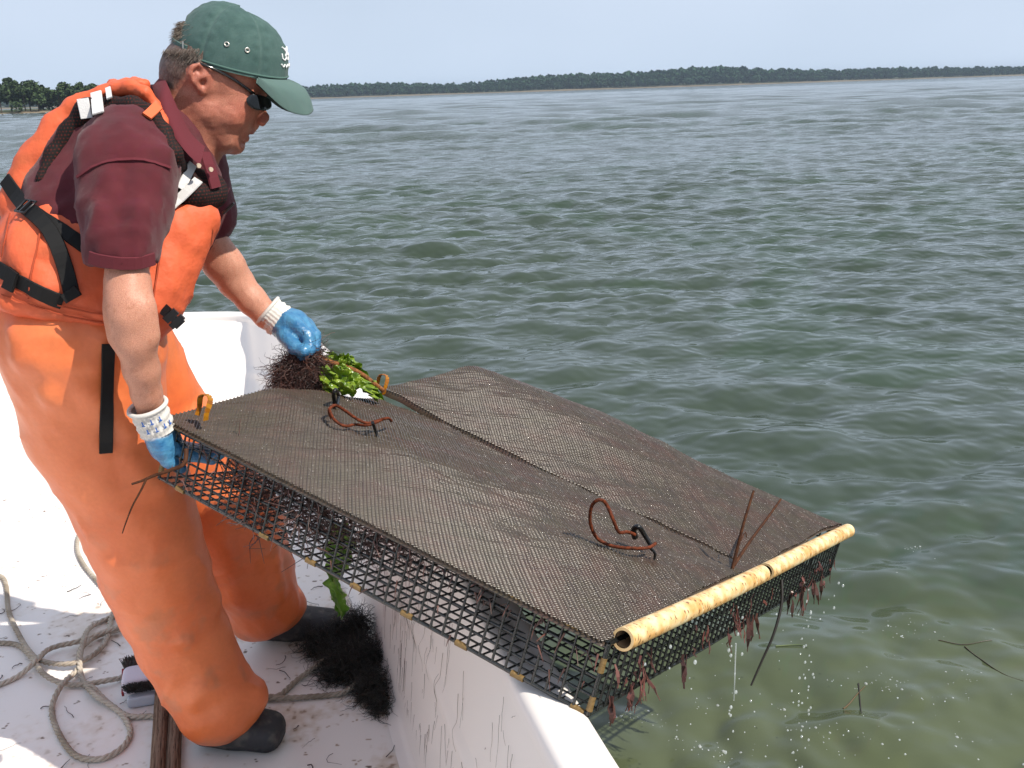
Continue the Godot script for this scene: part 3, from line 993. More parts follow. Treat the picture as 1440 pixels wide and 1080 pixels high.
	part("rubber_tie", tie, rubber, hk)
	# sticks caught in the mesh
	var stick := mat(Color.WHITE, 0.7, 0.3)
	stick.albedo_texture = noise_tex(0.025, 16, Color(0.15, 0.08, 0.05), Color(0.36, 0.22, 0.13), 128, 4)
	relief(stick, stick.albedo_texture, 0.12, 0.04)
	var tw := Geo.new()
	tw.tube(curve(PackedVector3Array([Vector3(0.8974, 0.015, -0.5016), Vector3(0.8925, 0.045, -0.5114), Vector3(0.8867, 0.095, -0.5214), Vector3(0.8795, 0.15, -0.5463)]), 5), 0.0034, 0.0022, 7)
	tw.tube(curve(PackedVector3Array([Vector3(0.8939, 0.018, -0.5154), Vector3(0.8916, 0.05, -0.5685), Vector3(0.8915, 0.09, -0.6363), Vector3(0.8861, 0.12, -0.7095)]), 5), 0.0032, 0.0020, 7)
	tw.tube(curve(PackedVector3Array([Vector3(0.8875, 0.06, -0.5339), Vector3(0.8816, 0.07, -0.5638), Vector3(0.8857, 0.06, -0.5686)]), 3), 0.0012, 0.0008, 5)
	tag(part("forked_twig", tw, stick, cage), "forked brown twig standing up near the pipes")
	tw = Geo.new()
	tw.tube(curve(PackedVector3Array([Vector3(-0.5469, 1.043, -1.577), Vector3(-0.5479, 1.024, -1.561), Vector3(-0.5689, 1.016, -1.553), Vector3(-0.5933, 1.01, -1.547), Vector3(-0.6128, 1.004, -1.54), Vector3(-0.6286, 1.001, -1.533)]), 5), 0.0042, 0.0018, 7)
	tw.tube(curve(PackedVector3Array([Vector3(-0.6057, 1.007, -1.54), Vector3(-0.6138, 0.9902, -1.53), Vector3(-0.6286, 0.966, -1.523), Vector3(-0.6432, 0.9353, -1.519), Vector3(-0.6503, 0.9199, -1.52)]), 5), 0.0020, 0.0008, 6)
	tag(part("weed_stem", into_cage(tw), stick, cage), "dead brown weed stem hanging off the cage's near corner")
	# red weed hanging on the seaward end and along the rim
	var weed := Geo.new()
	for i in 110:
		var z := -rng.randf() * CW
		var clump := sin(z * 31.0) + sin(z * 13.0 + 2.0)
		if clump < 0.25 and rng.randf() < 0.85: continue
		var len := rng.randf_range(0.008, 0.034) * (1.0 + maxf(clump, 0.0) * 0.5)
		var p := Vector3(CL + 0.006, -rng.randf_range(0.03, CH + 0.004), z)
		var down := cage.basis.inverse() * Vector3(rng.randfn() * 0.16, -1, rng.randfn() * 0.16)
		var pts := PackedVector3Array()
		var nn := PackedVector3Array()
		var twist := rng.randf() * TAU
		for q in 5:
			pts.append(p + down * len * q / 4.0 + Vector3(rng.randfn(), 0, rng.randfn()) * 0.0015)
			nn.append(Vector3(cos(twist + q * 0.5), 0, sin(twist + q * 0.5)))
		weed.tint = Color(0.060, 0.026, 0.025).lerp(Color(0.15, 0.055, 0.045), rng.randf())
		var w := rng.randf_range(0.002, 0.0062)
		for q in 4: weed.ribbon(pts.slice(q, q + 2), nn.slice(q, q + 2), w * [0.6, 1.0, 0.8, 0.35][q], 0.0006)
	for q in [-0.05, -0.12, -0.31, -0.62, -0.66, -0.88, -0.96, -1.05, -1.12]:
		for k in 2:
			var p := Vector3(CL + 0.004 - k * 0.004, -CH + 0.012, q + rng.randfn() * 0.008)
			var down := cage.basis.inverse() * Vector3(rng.randfn() * 0.1, -1, rng.randfn() * 0.1)
			var len := rng.randf_range(0.035, 0.075)
			var twist := rng.randf() * TAU
			var pts := PackedVector3Array()
			var nn := PackedVector3Array()
			for j in 6:
				pts.append(p + down * len * j / 5.0 + Vector3(rng.randfn(), 0, rng.randfn()) * 0.0012)
				nn.append(Vector3(cos(twist + j * 0.6), 0, sin(twist + j * 0.6)))
			weed.tint = Color(0.045, 0.022, 0.020).lerp(Color(0.10, 0.042, 0.035), rng.randf())
			for j in 5: weed.ribbon(pts.slice(j, j + 2), nn.slice(j, j + 2), 0.0085 * [0.6, 0.9, 1.0, 0.8, 0.4][j], 0.0008)
	for i in 170:
		var on_front := rng.randf() < 0.75
		var p := Vector3(rng.randf() * CL, -rng.randf() * CH * (0.25 if rng.randf() < 0.7 else 1.0), 0.004) if on_front else Vector3(rng.randf() * 0.75, -CH + 0.004, -rng.randf() * 0.8)
		var d := Vector3(rng.randfn(), rng.randfn() * 0.6 - 0.5, rng.randfn() * 0.4).normalized() * rng.randf_range(0.006, 0.026)
		weed.tint = Color(0.06, 0.035, 0.03).lerp(Color(0.15, 0.065, 0.05), rng.randf())
		weed.tube(PackedVector3Array([p, p + d * 0.5 + Vector3(0, -0.003, 0.001), p + d + Vector3(0, -0.008, 0)]), rng.randf_range(0.0008, 0.002), 0.0004, 4, false)
	for q in [Vector3(0.18, -0.07, -0.12), Vector3(0.16, -0.04, -0.05), Vector3(0.24, -0.06, -0.2), Vector3(0.30, -0.085, -0.10), Vector3(0.13, -0.085, -0.2), Vector3(0.34, -0.05, -0.03), Vector3(0.22, -0.09, -0.05), Vector3(0.29, -0.03, -0.16), Vector3(0.36, -0.09, -0.2), Vector3(0.40, -0.06, -0.30), Vector3(0.27, -0.08, -0.3), Vector3(0.33, -0.06, -0.42), Vector3(0.42, -0.085, -0.12), Vector3(0.37, -0.04, -0.08), Vector3(0.46, -0.08, -0.22), Vector3(0.25, -0.05, -0.10), Vector3(0.20, -0.085, -0.32), Vector3(0.44, -0.05, -0.40)]:
		for i in 90:
			var d := Vector3(rng.randfn(), rng.randfn() * 0.7, rng.randfn()) * 0.022
			weed.tint = Color(0.05, 0.03, 0.026).lerp(Color(0.13, 0.06, 0.05), rng.randf())
			weed.tube(PackedVector3Array([q + d, q + d * 1.3 + Vector3(rng.randfn(), rng.randfn(), rng.randfn()) * 0.008, q + d * 1.5 + Vector3(rng.randfn(), -1.0, rng.randfn()) * 0.014]), rng.randf_range(0.0007, 0.0016), 0.0004, 4, false)
	tag(part("red_weed", weed, mat(Color.WHITE, 0.35, 0.5, true), cage), "", "", "", "stuff")
	var blade := Geo.new()
	blade.tint = Color(0.025, 0.022, 0.018)
	blade.tube(curve(PackedVector3Array([Vector3(0.4994, 0.6935, -1.714), Vector3(0.494, 0.6557, -1.688), Vector3(0.4736, 0.6102, -1.659), Vector3(0.4496, 0.5677, -1.641), Vector3(0.4257, 0.5255, -1.623)]), 5), 0.0032, 0.0018, 6)
	part("grass_blade", into_cage(blade), mat(Color.WHITE, 0.3, 0.5, true), cage)
	# beads on the net, their pale colour standing in for sun glints
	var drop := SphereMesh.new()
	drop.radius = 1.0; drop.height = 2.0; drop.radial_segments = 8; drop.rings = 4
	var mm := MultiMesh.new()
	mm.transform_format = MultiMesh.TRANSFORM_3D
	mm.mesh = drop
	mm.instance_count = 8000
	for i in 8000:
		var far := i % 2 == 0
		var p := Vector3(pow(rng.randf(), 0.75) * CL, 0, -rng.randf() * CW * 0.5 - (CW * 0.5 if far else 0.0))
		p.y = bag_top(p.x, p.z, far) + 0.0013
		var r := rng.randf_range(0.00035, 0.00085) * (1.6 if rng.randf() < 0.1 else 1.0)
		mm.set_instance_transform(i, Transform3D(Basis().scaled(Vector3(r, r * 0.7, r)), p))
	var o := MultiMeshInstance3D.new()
	o.name = "glint_drops"
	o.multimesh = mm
	var wet := mat(Color(0.62, 0.60, 0.58), 0.15, 0.9)  # pale albedo paints the glints of the wet net
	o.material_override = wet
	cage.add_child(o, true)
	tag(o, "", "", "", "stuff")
func into_cage(g: Geo) -> Geo:
	var t := cage.transform.affine_inverse()
	for i in g.v.size():
		g.v[i] = t * g.v[i]
		g.n[i] = t.basis * g.n[i]
	return g
func pipe_stain() -> ImageTexture:
	var n := noise(0.011, 61, 5)
	var f := noise(0.06, 62, 3)
	var im := Image.create(256, 512, false, Image.FORMAT_RGB8)
	for y in 512:
		for x in 256:
			var a := TAU * x / 256.0
			var px := cos(a) * 40.0
			var pz := sin(a) * 40.0
			var k := n.get_noise_3d(px, y * 1.0, pz)
			var s := f.get_noise_3d(px * 0.45, y * 1.2, pz * 0.45)
			var c := Color(0.90, 0.82, 0.65).lerp(Color(0.80, 0.61, 0.36), clampf(k * 1.3 + 0.42, 0.0, 1.0))
			c = c.lerp(Color(0.34, 0.19, 0.09), smoothstep(0.34, 0.5, s + k * 0.25) * 0.85)
			im.set_pixel(x, y, c)
	return ImageTexture.create_from_image(im)

# ---------------------------------------------------------------- the person
func field_trousers() -> Field:
	var f = Field.new(Vector3(-1.021, 0.1906, -2.433), Vector3(-0.5146, 1.418, -1.624), 0.009)
	f.limb(Vector3(-0.7842, 1.185, -1.796), Vector3(-0.8396, 1.156, -1.923), 0.1360, 0.1456, 0.05)
	f.limb(Vector3(-0.821, 1.242, -1.833), Vector3(-0.8007, 1.181, -1.815), 0.1401, 0.1401, 0.03)
	f.limb(Vector3(-0.7906, 1.131, -1.811), Vector3(-0.802, 1.003, -1.836), 0.1382, 0.1289, 0.018)
	f.limb(Vector3(-0.802, 1.003, -1.836), Vector3(-0.7791, 0.9261, -1.845), 0.1289, 0.1184, 0.018)
	f.limb(Vector3(-0.7791, 0.9261, -1.845), Vector3(-0.7675, 0.8432, -1.862), 0.1184, 0.1137, 0.018)
	f.limb(Vector3(-0.7675, 0.8432, -1.862), Vector3(-0.7606, 0.7578, -1.879), 0.1137, 0.1102, 0.018)
	f.limb(Vector3(-0.7606, 0.7578, -1.879), Vector3(-0.7579, 0.6652, -1.904), 0.1102, 0.1077, 0.018)
	f.limb(Vector3(-0.7579, 0.6652, -1.904), Vector3(-0.7481, 0.5689, -1.928), 0.1077, 0.1034, 0.018)
	f.limb(Vector3(-0.7481, 0.5689, -1.928), Vector3(-0.7336, 0.4744, -1.942), 0.1034, 0.0992, 0.018)
	f.limb(Vector3(-0.7336, 0.4744, -1.942), Vector3(-0.707, 0.3823, -1.946), 0.0992, 0.0927, 0.018)
	f.limb(Vector3(-0.707, 0.3823, -1.946), Vector3(-0.6774, 0.3213, -1.939), 0.0927, 0.0947, 0.018)
	f.limb(Vector3(-0.6439, 0.3323, -1.942), Vector3(-0.6024, 0.3237, -1.95), 0.0536, 0.0349, 0.03)
	f.limb(Vector3(-0.6891, 0.2945, -1.941), Vector3(-0.6366, 0.2823, -1.948), 0.0507, 0.0287, 0.03)
	f.limb(Vector3(-0.8176, 1.103, -2.001), Vector3(-0.7764, 0.9231, -2.094), 0.1288, 0.1095, 0.04)
	f.limb(Vector3(-0.7764, 0.9231, -2.094), Vector3(-0.7307, 0.7413, -2.187), 0.1095, 0.1164, 0.018)
	f.limb(Vector3(-0.7307, 0.7413, -2.187), Vector3(-0.6851, 0.6106, -2.232), 0.1164, 0.1204, 0.018)
	f.limb(Vector3(-0.6851, 0.6106, -2.232), Vector3(-0.6686, 0.4744, -2.275), 0.1204, 0.1031, 0.018)
	f.limb(Vector3(-0.6686, 0.4744, -2.275), Vector3(-0.6509, 0.3677, -2.307), 0.1031, 0.0910, 0.018)
	f.limb(Vector3(-0.6541, 0.3453, -2.31), Vector3(-0.5876, 0.3355, -2.339), 0.0767, 0.0370, 0.03)
	f.limb(Vector3(-0.6981, 0.3083, -2.31), Vector3(-0.6199, 0.3099, -2.331), 0.0477, 0.0370, 0.03)
	f.limb(Vector3(-0.8041, 1.114, -1.678), Vector3(-0.7051, 1.035, -1.746), 0.0130, 0.0072, 0.03)
	f.limb(Vector3(-0.7437, 1.129, -1.68), Vector3(-0.688, 0.962, -1.782), 0.0120, 0.0066, 0.03)
	f.limb(Vector3(-0.677, 1.082, -1.761), Vector3(-0.6704, 0.9217, -1.81), 0.0120, 0.0066, 0.03)
	f.limb(Vector3(-0.6926, 0.5331, -1.846), Vector3(-0.648, 0.5805, -1.929), 0.0100, 0.0055, 0.03)
	f.limb(Vector3(-0.6916, 0.3833, -1.855), Vector3(-0.6228, 0.3996, -1.917), 0.0120, 0.0066, 0.03)
	f.limb(Vector3(-0.6759, 0.4075, -1.858), Vector3(-0.5869, 0.3481, -1.928), 0.0100, 0.0055, 0.03)
	f.limb(Vector3(-0.8378, 1.184, -1.674), Vector3(-0.7283, 1.167, -1.683), 0.0140, 0.0077, 0.03)
	f.limb(Vector3(-0.6747, 0.9612, -2.087), Vector3(-0.6671, 0.9371, -1.841), 0.0140, 0.0077, 0.03)
	f.limb(Vector3(-0.8406, 1.225, -1.681), Vector3(-0.7621, 1.218, -1.674), 0.0120, 0.0066, 0.03)
	f.limb(Vector3(-0.703, 1.205, -1.695), Vector3(-0.6597, 1.159, -1.769), 0.0120, 0.0066, 0.03)
	f.limb(Vector3(-0.6821, 0.8895, -1.784), Vector3(-0.7159, 0.9792, -1.746), 0.0100, 0.0055, 0.03)
	f.limb(Vector3(-0.6589, 0.7074, -2.1), Vector3(-0.6782, 0.4326, -2.187), 0.0120, 0.0066, 0.03)
	f.limb(Vector3(-0.5824, 0.5781, -2.179), Vector3(-0.5919, 0.4227, -2.227), 0.0100, 0.0055, 0.03)
	return f
func field_shirt() -> Field:
	var f = Field.new(Vector3(-0.9675, 1.197, -2.227), Vector3(-0.5019, 1.668, -1.575), 0.009)
	f.limb(Vector3(-0.6365, 1.527, -1.896), Vector3(-0.7602, 1.386, -1.844), 0.0654, 0.1249, 0.04)
	f.limb(Vector3(-0.762, 1.516, -1.872), Vector3(-0.7834, 1.458, -1.855), 0.0647, 0.0724, 0.04)
	f.limb(Vector3(-0.6654, 1.515, -2.038), Vector3(-0.8033, 1.362, -1.972), 0.0647, 0.1282, 0.04)
	f.limb(Vector3(-0.6553, 1.525, -1.802), Vector3(-0.6786, 1.533, -1.96), 0.0721, 0.0783, 0.05)
	f.limb(Vector3(-0.6626, 1.495, -1.746), Vector3(-0.6595, 1.429, -1.706), 0.0654, 0.0539, 0.03)
	f.limb(Vector3(-0.6595, 1.429, -1.706), Vector3(-0.6526, 1.368, -1.667), 0.0521, 0.0444, 0.03)
	f.limb(Vector3(-0.6526, 1.368, -1.667), Vector3(-0.6508, 1.353, -1.659), 0.0444, 0.0443, 0.03)
	f.limb(Vector3(-0.6258, 1.493, -1.758), Vector3(-0.6232, 1.426, -1.717), 0.0659, 0.0543, 0.03)
	f.limb(Vector3(-0.6281, 1.426, -1.717), Vector3(-0.6337, 1.367, -1.667), 0.0525, 0.0444, 0.03)
	f.limb(Vector3(-0.6337, 1.367, -1.667), Vector3(-0.6331, 1.352, -1.659), 0.0444, 0.0443, 0.03)
	f.limb(Vector3(-0.6557, 1.47, -2.108), Vector3(-0.6357, 1.373, -2.122), 0.0820, 0.0687, 0.05)
	f.limb(Vector3(-0.655, 1.592, -1.978), Vector3(-0.6243, 1.539, -1.962), 0.0405, 0.0432, 0.03)
	f.limb(Vector3(-0.6131, 1.52, -1.936), Vector3(-0.5838, 1.46, -1.939), 0.0561, 0.0459, 0.03)
	f.half(Vector3(0.0209, -0.9934, 0.1125), -1.5328, 0.004)
	f.limb(Vector3(-0.6974, 1.546, -1.737), Vector3(-0.6912, 1.492, -1.696), 0.0140, 0.0084, 0.025)
	f.limb(Vector3(-0.6505, 1.481, -1.674), Vector3(-0.659, 1.393, -1.629), 0.0140, 0.0084, 0.025)
	f.limb(Vector3(-0.5979, 1.484, -1.695), Vector3(-0.6056, 1.39, -1.641), 0.0140, 0.0084, 0.025)
	f.limb(Vector3(-0.5779, 1.511, -1.728), Vector3(-0.5907, 1.435, -1.673), 0.0140, 0.0084, 0.025)
	f.limb(Vector3(-0.6552, 1.428, -1.637), Vector3(-0.6433, 1.379, -1.619), 0.0140, 0.0084, 0.025)
	f.limb(Vector3(-0.5967, 1.425, -1.653), Vector3(-0.6123, 1.37, -1.625), 0.0140, 0.0084, 0.025)
	return f
func field_vest() -> Field:
	var f = Field.new(Vector3(-1.06, 1.007, -2.17), Vector3(-0.4925, 1.684, -1.618), 0.009)
	f.limb(Vector3(-0.7186, 1.417, -1.885), Vector3(-0.7885, 1.289, -1.826), 0.1401, 0.1543, 0.045)
	f.limb(Vector3(-0.7544, 1.407, -1.986), Vector3(-0.8399, 1.269, -1.945), 0.1477, 0.1644, 0.045)
	f.limb(Vector3(-0.7885, 1.289, -1.826), Vector3(-0.8135, 1.219, -1.816), 0.1543, 0.1473, 0.03)
	f.limb(Vector3(-0.8399, 1.269, -1.945), Vector3(-0.8548, 1.198, -1.914), 0.1644, 0.1552, 0.03)
	f.limb(Vector3(-0.5886, 1.396, -1.858), Vector3(-0.6531, 1.274, -1.78), 0.0602, 0.0665, 0.04)
	f.limb(Vector3(-0.6432, 1.381, -1.999), Vector3(-0.731, 1.242, -1.958), 0.0619, 0.0732, 0.03)
	f.limb(Vector3(-0.664, 1.268, -1.81), Vector3(-0.6957, 1.211, -1.803), 0.0676, 0.0575, 0.04)
	f.carve(Vector3(-0.6438, 1.505, -1.535), Vector3(-0.7319, 1.478, -1.84), 0.0704, 0.0870, 0.012)
	f.carve(Vector3(-0.57, 1.511, -1.537), Vector3(-0.9239, 1.438, -2.558), 0.0832, 0.1279, 0.012)
	f.carve(Vector3(-0.5161, 1.527, -1.542), Vector3(-0.8602, 1.478, -2.57), 0.0789, 0.1315, 0.012)
	f.carve(Vector3(-0.4771, 1.516, -1.538), Vector3(-0.7951, 1.459, -2.564), 0.0618, 0.1031, 0.012)
	f.limb(Vector3(-0.8819, 1.435, -1.827), Vector3(-0.8514, 1.501, -1.847), 0.0307, 0.0243, 0.02)
	f.limb(Vector3(-0.8514, 1.501, -1.847), Vector3(-0.8059, 1.561, -1.864), 0.0243, 0.0217, 0.02)
	f.limb(Vector3(-0.8059, 1.561, -1.864), Vector3(-0.7637, 1.597, -1.875), 0.0217, 0.0166, 0.02)
	f.limb(Vector3(-0.7637, 1.597, -1.875), Vector3(-0.7118, 1.617, -1.881), 0.0166, 0.0128, 0.02)
	f.limb(Vector3(-0.7118, 1.617, -1.881), Vector3(-0.6834, 1.625, -1.883), 0.0128, 0.0128, 0.02)
	f.limb(Vector3(-0.6834, 1.625, -1.883), Vector3(-0.6474, 1.629, -1.884), 0.0128, 0.0141, 0.02)
	f.limb(Vector3(-0.9896, 1.415, -2.051), Vector3(-0.9555, 1.489, -2.072), 0.0345, 0.0273, 0.02)
	f.limb(Vector3(-0.9555, 1.489, -2.072), Vector3(-0.9044, 1.556, -2.092), 0.0273, 0.0244, 0.02)
	f.limb(Vector3(-0.9044, 1.556, -2.092), Vector3(-0.8571, 1.596, -2.104), 0.0244, 0.0187, 0.02)
	f.limb(Vector3(-0.8571, 1.596, -2.104), Vector3(-0.7988, 1.619, -2.111), 0.0187, 0.0144, 0.02)
	f.limb(Vector3(-0.7988, 1.619, -2.111), Vector3(-0.7669, 1.628, -2.113), 0.0144, 0.0144, 0.02)
	f.limb(Vector3(-0.7669, 1.628, -2.113), Vector3(-0.7266, 1.632, -2.114), 0.0144, 0.0158, 0.02)
	f.limb(Vector3(-0.8579, 1.462, -1.835), Vector3(-0.9627, 1.445, -2.06), 0.0281, 0.0316, 0.02)
	f.limb(Vector3(-0.8226, 1.522, -1.853), Vector3(-0.9231, 1.513, -2.079), 0.0281, 0.0316, 0.02)
	f.limb(Vector3(-0.7945, 1.575, -1.91), Vector3(-0.8636, 1.572, -2.076), 0.0262, 0.0284, 0.02)
	f.half(Vector3(-0.2759, -0.9028, 0.33), -1.4634, 0.012)
	f.limb(Vector3(-0.8348, 1.387, -1.717), Vector3(-0.7891, 1.416, -1.736), 0.0160, 0.0096, 0.025)
	f.limb(Vector3(-0.8186, 1.373, -1.699), Vector3(-0.7455, 1.362, -1.702), 0.0160, 0.0096, 0.025)
	f.limb(Vector3(-0.8487, 1.282, -1.683), Vector3(-0.7584, 1.264, -1.681), 0.0160, 0.0096, 0.025)
	f.limb(Vector3(-0.6986, 1.256, -1.705), Vector3(-0.782, 1.316, -1.679), 0.0160, 0.0096, 0.025)
	f.limb(Vector3(-0.6125, 1.373, -1.774), Vector3(-0.6041, 1.29, -1.753), 0.0160, 0.0096, 0.025)
	f.limb(Vector3(-0.5914, 1.395, -1.792), Vector3(-0.5688, 1.352, -1.803), 0.0160, 0.0096, 0.025)
	f.limb(Vector3(-0.7819, 1.302, -1.67), Vector3(-0.8243, 1.36, -1.692), 0.0160, 0.0096, 0.025)
	return f
func field_yoke() -> Field:
	var f = Field.new(Vector3(-0.9453, 1.358, -2.172), Vector3(-0.4874, 1.66, -1.712), 0.007)
	f.limb(Vector3(-0.8084, 1.476, -1.775), Vector3(-0.7928, 1.517, -1.807), 0.0090, 0.0127, 0.015)
	f.limb(Vector3(-0.7928, 1.517, -1.807), Vector3(-0.7657, 1.554, -1.826), 0.0127, 0.0164, 0.015)
	f.limb(Vector3(-0.7657, 1.554, -1.826), Vector3(-0.7295, 1.588, -1.831), 0.0164, 0.0213, 0.015)
	f.limb(Vector3(-0.7295, 1.588, -1.831), Vector3(-0.6915, 1.591, -1.847), 0.0213, 0.0199, 0.015)
	f.limb(Vector3(-0.6915, 1.591, -1.847), Vector3(-0.6472, 1.592, -1.82), 0.0199, 0.0187, 0.015)
	f.limb(Vector3(-0.6472, 1.592, -1.82), Vector3(-0.6155, 1.579, -1.808), 0.0187, 0.0161, 0.015)
	f.limb(Vector3(-0.6155, 1.579, -1.808), Vector3(-0.5893, 1.549, -1.787), 0.0161, 0.0149, 0.015)
	f.limb(Vector3(-0.5893, 1.549, -1.787), Vector3(-0.5683, 1.514, -1.757), 0.0149, 0.0164, 0.015)
	f.limb(Vector3(-0.5683, 1.514, -1.757), Vector3(-0.5934, 1.476, -1.865), 0.0164, 0.0191, 0.015)
	f.limb(Vector3(-0.5934, 1.476, -1.865), Vector3(-0.5565, 1.44, -1.829), 0.0191, 0.0230, 0.015)
	f.limb(Vector3(-0.8898, 1.521, -2.092), Vector3(-0.8537, 1.566, -2.105), 0.0274, 0.0289, 0.015)
	f.limb(Vector3(-0.8537, 1.566, -2.105), Vector3(-0.8065, 1.595, -2.114), 0.0289, 0.0289, 0.015)
	f.limb(Vector3(-0.8065, 1.595, -2.114), Vector3(-0.7557, 1.604, -2.117), 0.0289, 0.0274, 0.015)
	f.limb(Vector3(-0.7557, 1.604, -2.117), Vector3(-0.7113, 1.592, -2.113), 0.0274, 0.0245, 0.015)
	f.limb(Vector3(-0.7113, 1.592, -2.113), Vector3(-0.6809, 1.552, -2.101), 0.0245, 0.0216, 0.015)
	f.limb(Vector3(-0.6809, 1.552, -2.101), Vector3(-0.6581, 1.5, -2.086), 0.0216, 0.0216, 0.015)
	f.limb(Vector3(-0.6581, 1.5, -2.086), Vector3(-0.641, 1.451, -2.072), 0.0216, 0.0245, 0.015)
	f.limb(Vector3(-0.641, 1.451, -2.072), Vector3(-0.6076, 1.415, -2.061), 0.0245, 0.0289, 0.015)
	f.limb(Vector3(-0.5959, 1.45, -1.873), Vector3(-0.543, 1.447, -1.893), 0.0314, 0.0212, 0.03)
	f.limb(Vector3(-0.5814, 1.423, -1.845), Vector3(-0.5337, 1.432, -1.868), 0.0285, 0.0183, 0.03)
	f.limb(Vector3(-0.5627, 1.438, -1.88), Vector3(-0.6041, 1.425, -2.033), 0.0316, 0.0341, 0.03)
	return f
func field_collar_band() -> Field:
	var f = Field.new(Vector3(-0.7988, 1.512, -2.131), Vector3(-0.5521, 1.673, -1.764), 0.006)
	f.limb(Vector3(-0.6911, 1.624, -1.872), Vector3(-0.6605, 1.627, -1.863), 0.0127, 0.0127, 0.008)
	f.limb(Vector3(-0.6605, 1.627, -1.863), Vector3(-0.632, 1.617, -1.849), 0.0127, 0.0113, 0.008)
	f.limb(Vector3(-0.632, 1.617, -1.849), Vector3(-0.6195, 1.594, -1.857), 0.0113, 0.0100, 0.008)
	f.limb(Vector3(-0.6195, 1.594, -1.857), Vector3(-0.5998, 1.571, -1.827), 0.0100, 0.0088, 0.008)
	f.limb(Vector3(-0.5998, 1.571, -1.827), Vector3(-0.5837, 1.543, -1.796), 0.0088, 0.0075, 0.008)
	f.limb(Vector3(-0.6911, 1.624, -1.872), Vector3(-0.7374, 1.632, -1.989), 0.0114, 0.0122, 0.008)
	f.limb(Vector3(-0.7374, 1.632, -1.989), Vector3(-0.762, 1.633, -2.094), 0.0122, 0.0128, 0.008)
	f.limb(Vector3(-0.6566, 1.627, -1.873), Vector3(-0.6968, 1.635, -1.99), 0.0102, 0.0122, 0.008)
	f.limb(Vector3(-0.6968, 1.635, -1.99), Vector3(-0.7249, 1.636, -2.095), 0.0122, 0.0128, 0.008)
	return f
func field_torso_skin() -> Field:
	var f = Field.new(Vector3(-1.01, 0.2333, -2.41), Vector3(-0.5195, 1.646, -1.597), 0.013)
	f.limb(Vector3(-0.6244, 1.541, -1.921), Vector3(-0.777, 1.32, -1.835), 0.0529, 0.1020, 0.04)
	f.limb(Vector3(-0.6491, 1.538, -2.014), Vector3(-0.8192, 1.305, -1.935), 0.0554, 0.1075, 0.04)
	f.limb(Vector3(-0.652, 1.516, -1.872), Vector3(-0.6627, 1.471, -2.098), 0.0440, 0.0495, 0.04)
	f.limb(Vector3(-0.7943, 1.195, -1.799), Vector3(-0.8461, 1.169, -1.916), 0.1046, 0.1114, 0.04)
	f.limb(Vector3(-0.8038, 1.166, -1.811), Vector3(-0.7821, 0.7835, -1.876), 0.1031, 0.0837, 0.04)
	f.limb(Vector3(-0.7821, 0.7835, -1.876), Vector3(-0.6915, 0.3232, -1.939), 0.0721, 0.0379, 0.03)
	f.limb(Vector3(-0.8322, 1.103, -2.001), Vector3(-0.6951, 0.6192, -2.234), 0.1025, 0.0946, 0.04)
	f.limb(Vector3(-0.6951, 0.6192, -2.234), Vector3(-0.6495, 0.3715, -2.318), 0.0757, 0.0402, 0.03)
	f.limb(Vector3(-0.6524, 1.515, -1.825), Vector3(-0.6328, 1.401, -1.684), 0.0429, 0.0345, 0.02)
	f.limb(Vector3(-0.653, 1.463, -2.106), Vector3(-0.6486, 1.35, -2.136), 0.0556, 0.0437, 0.02)
	return f
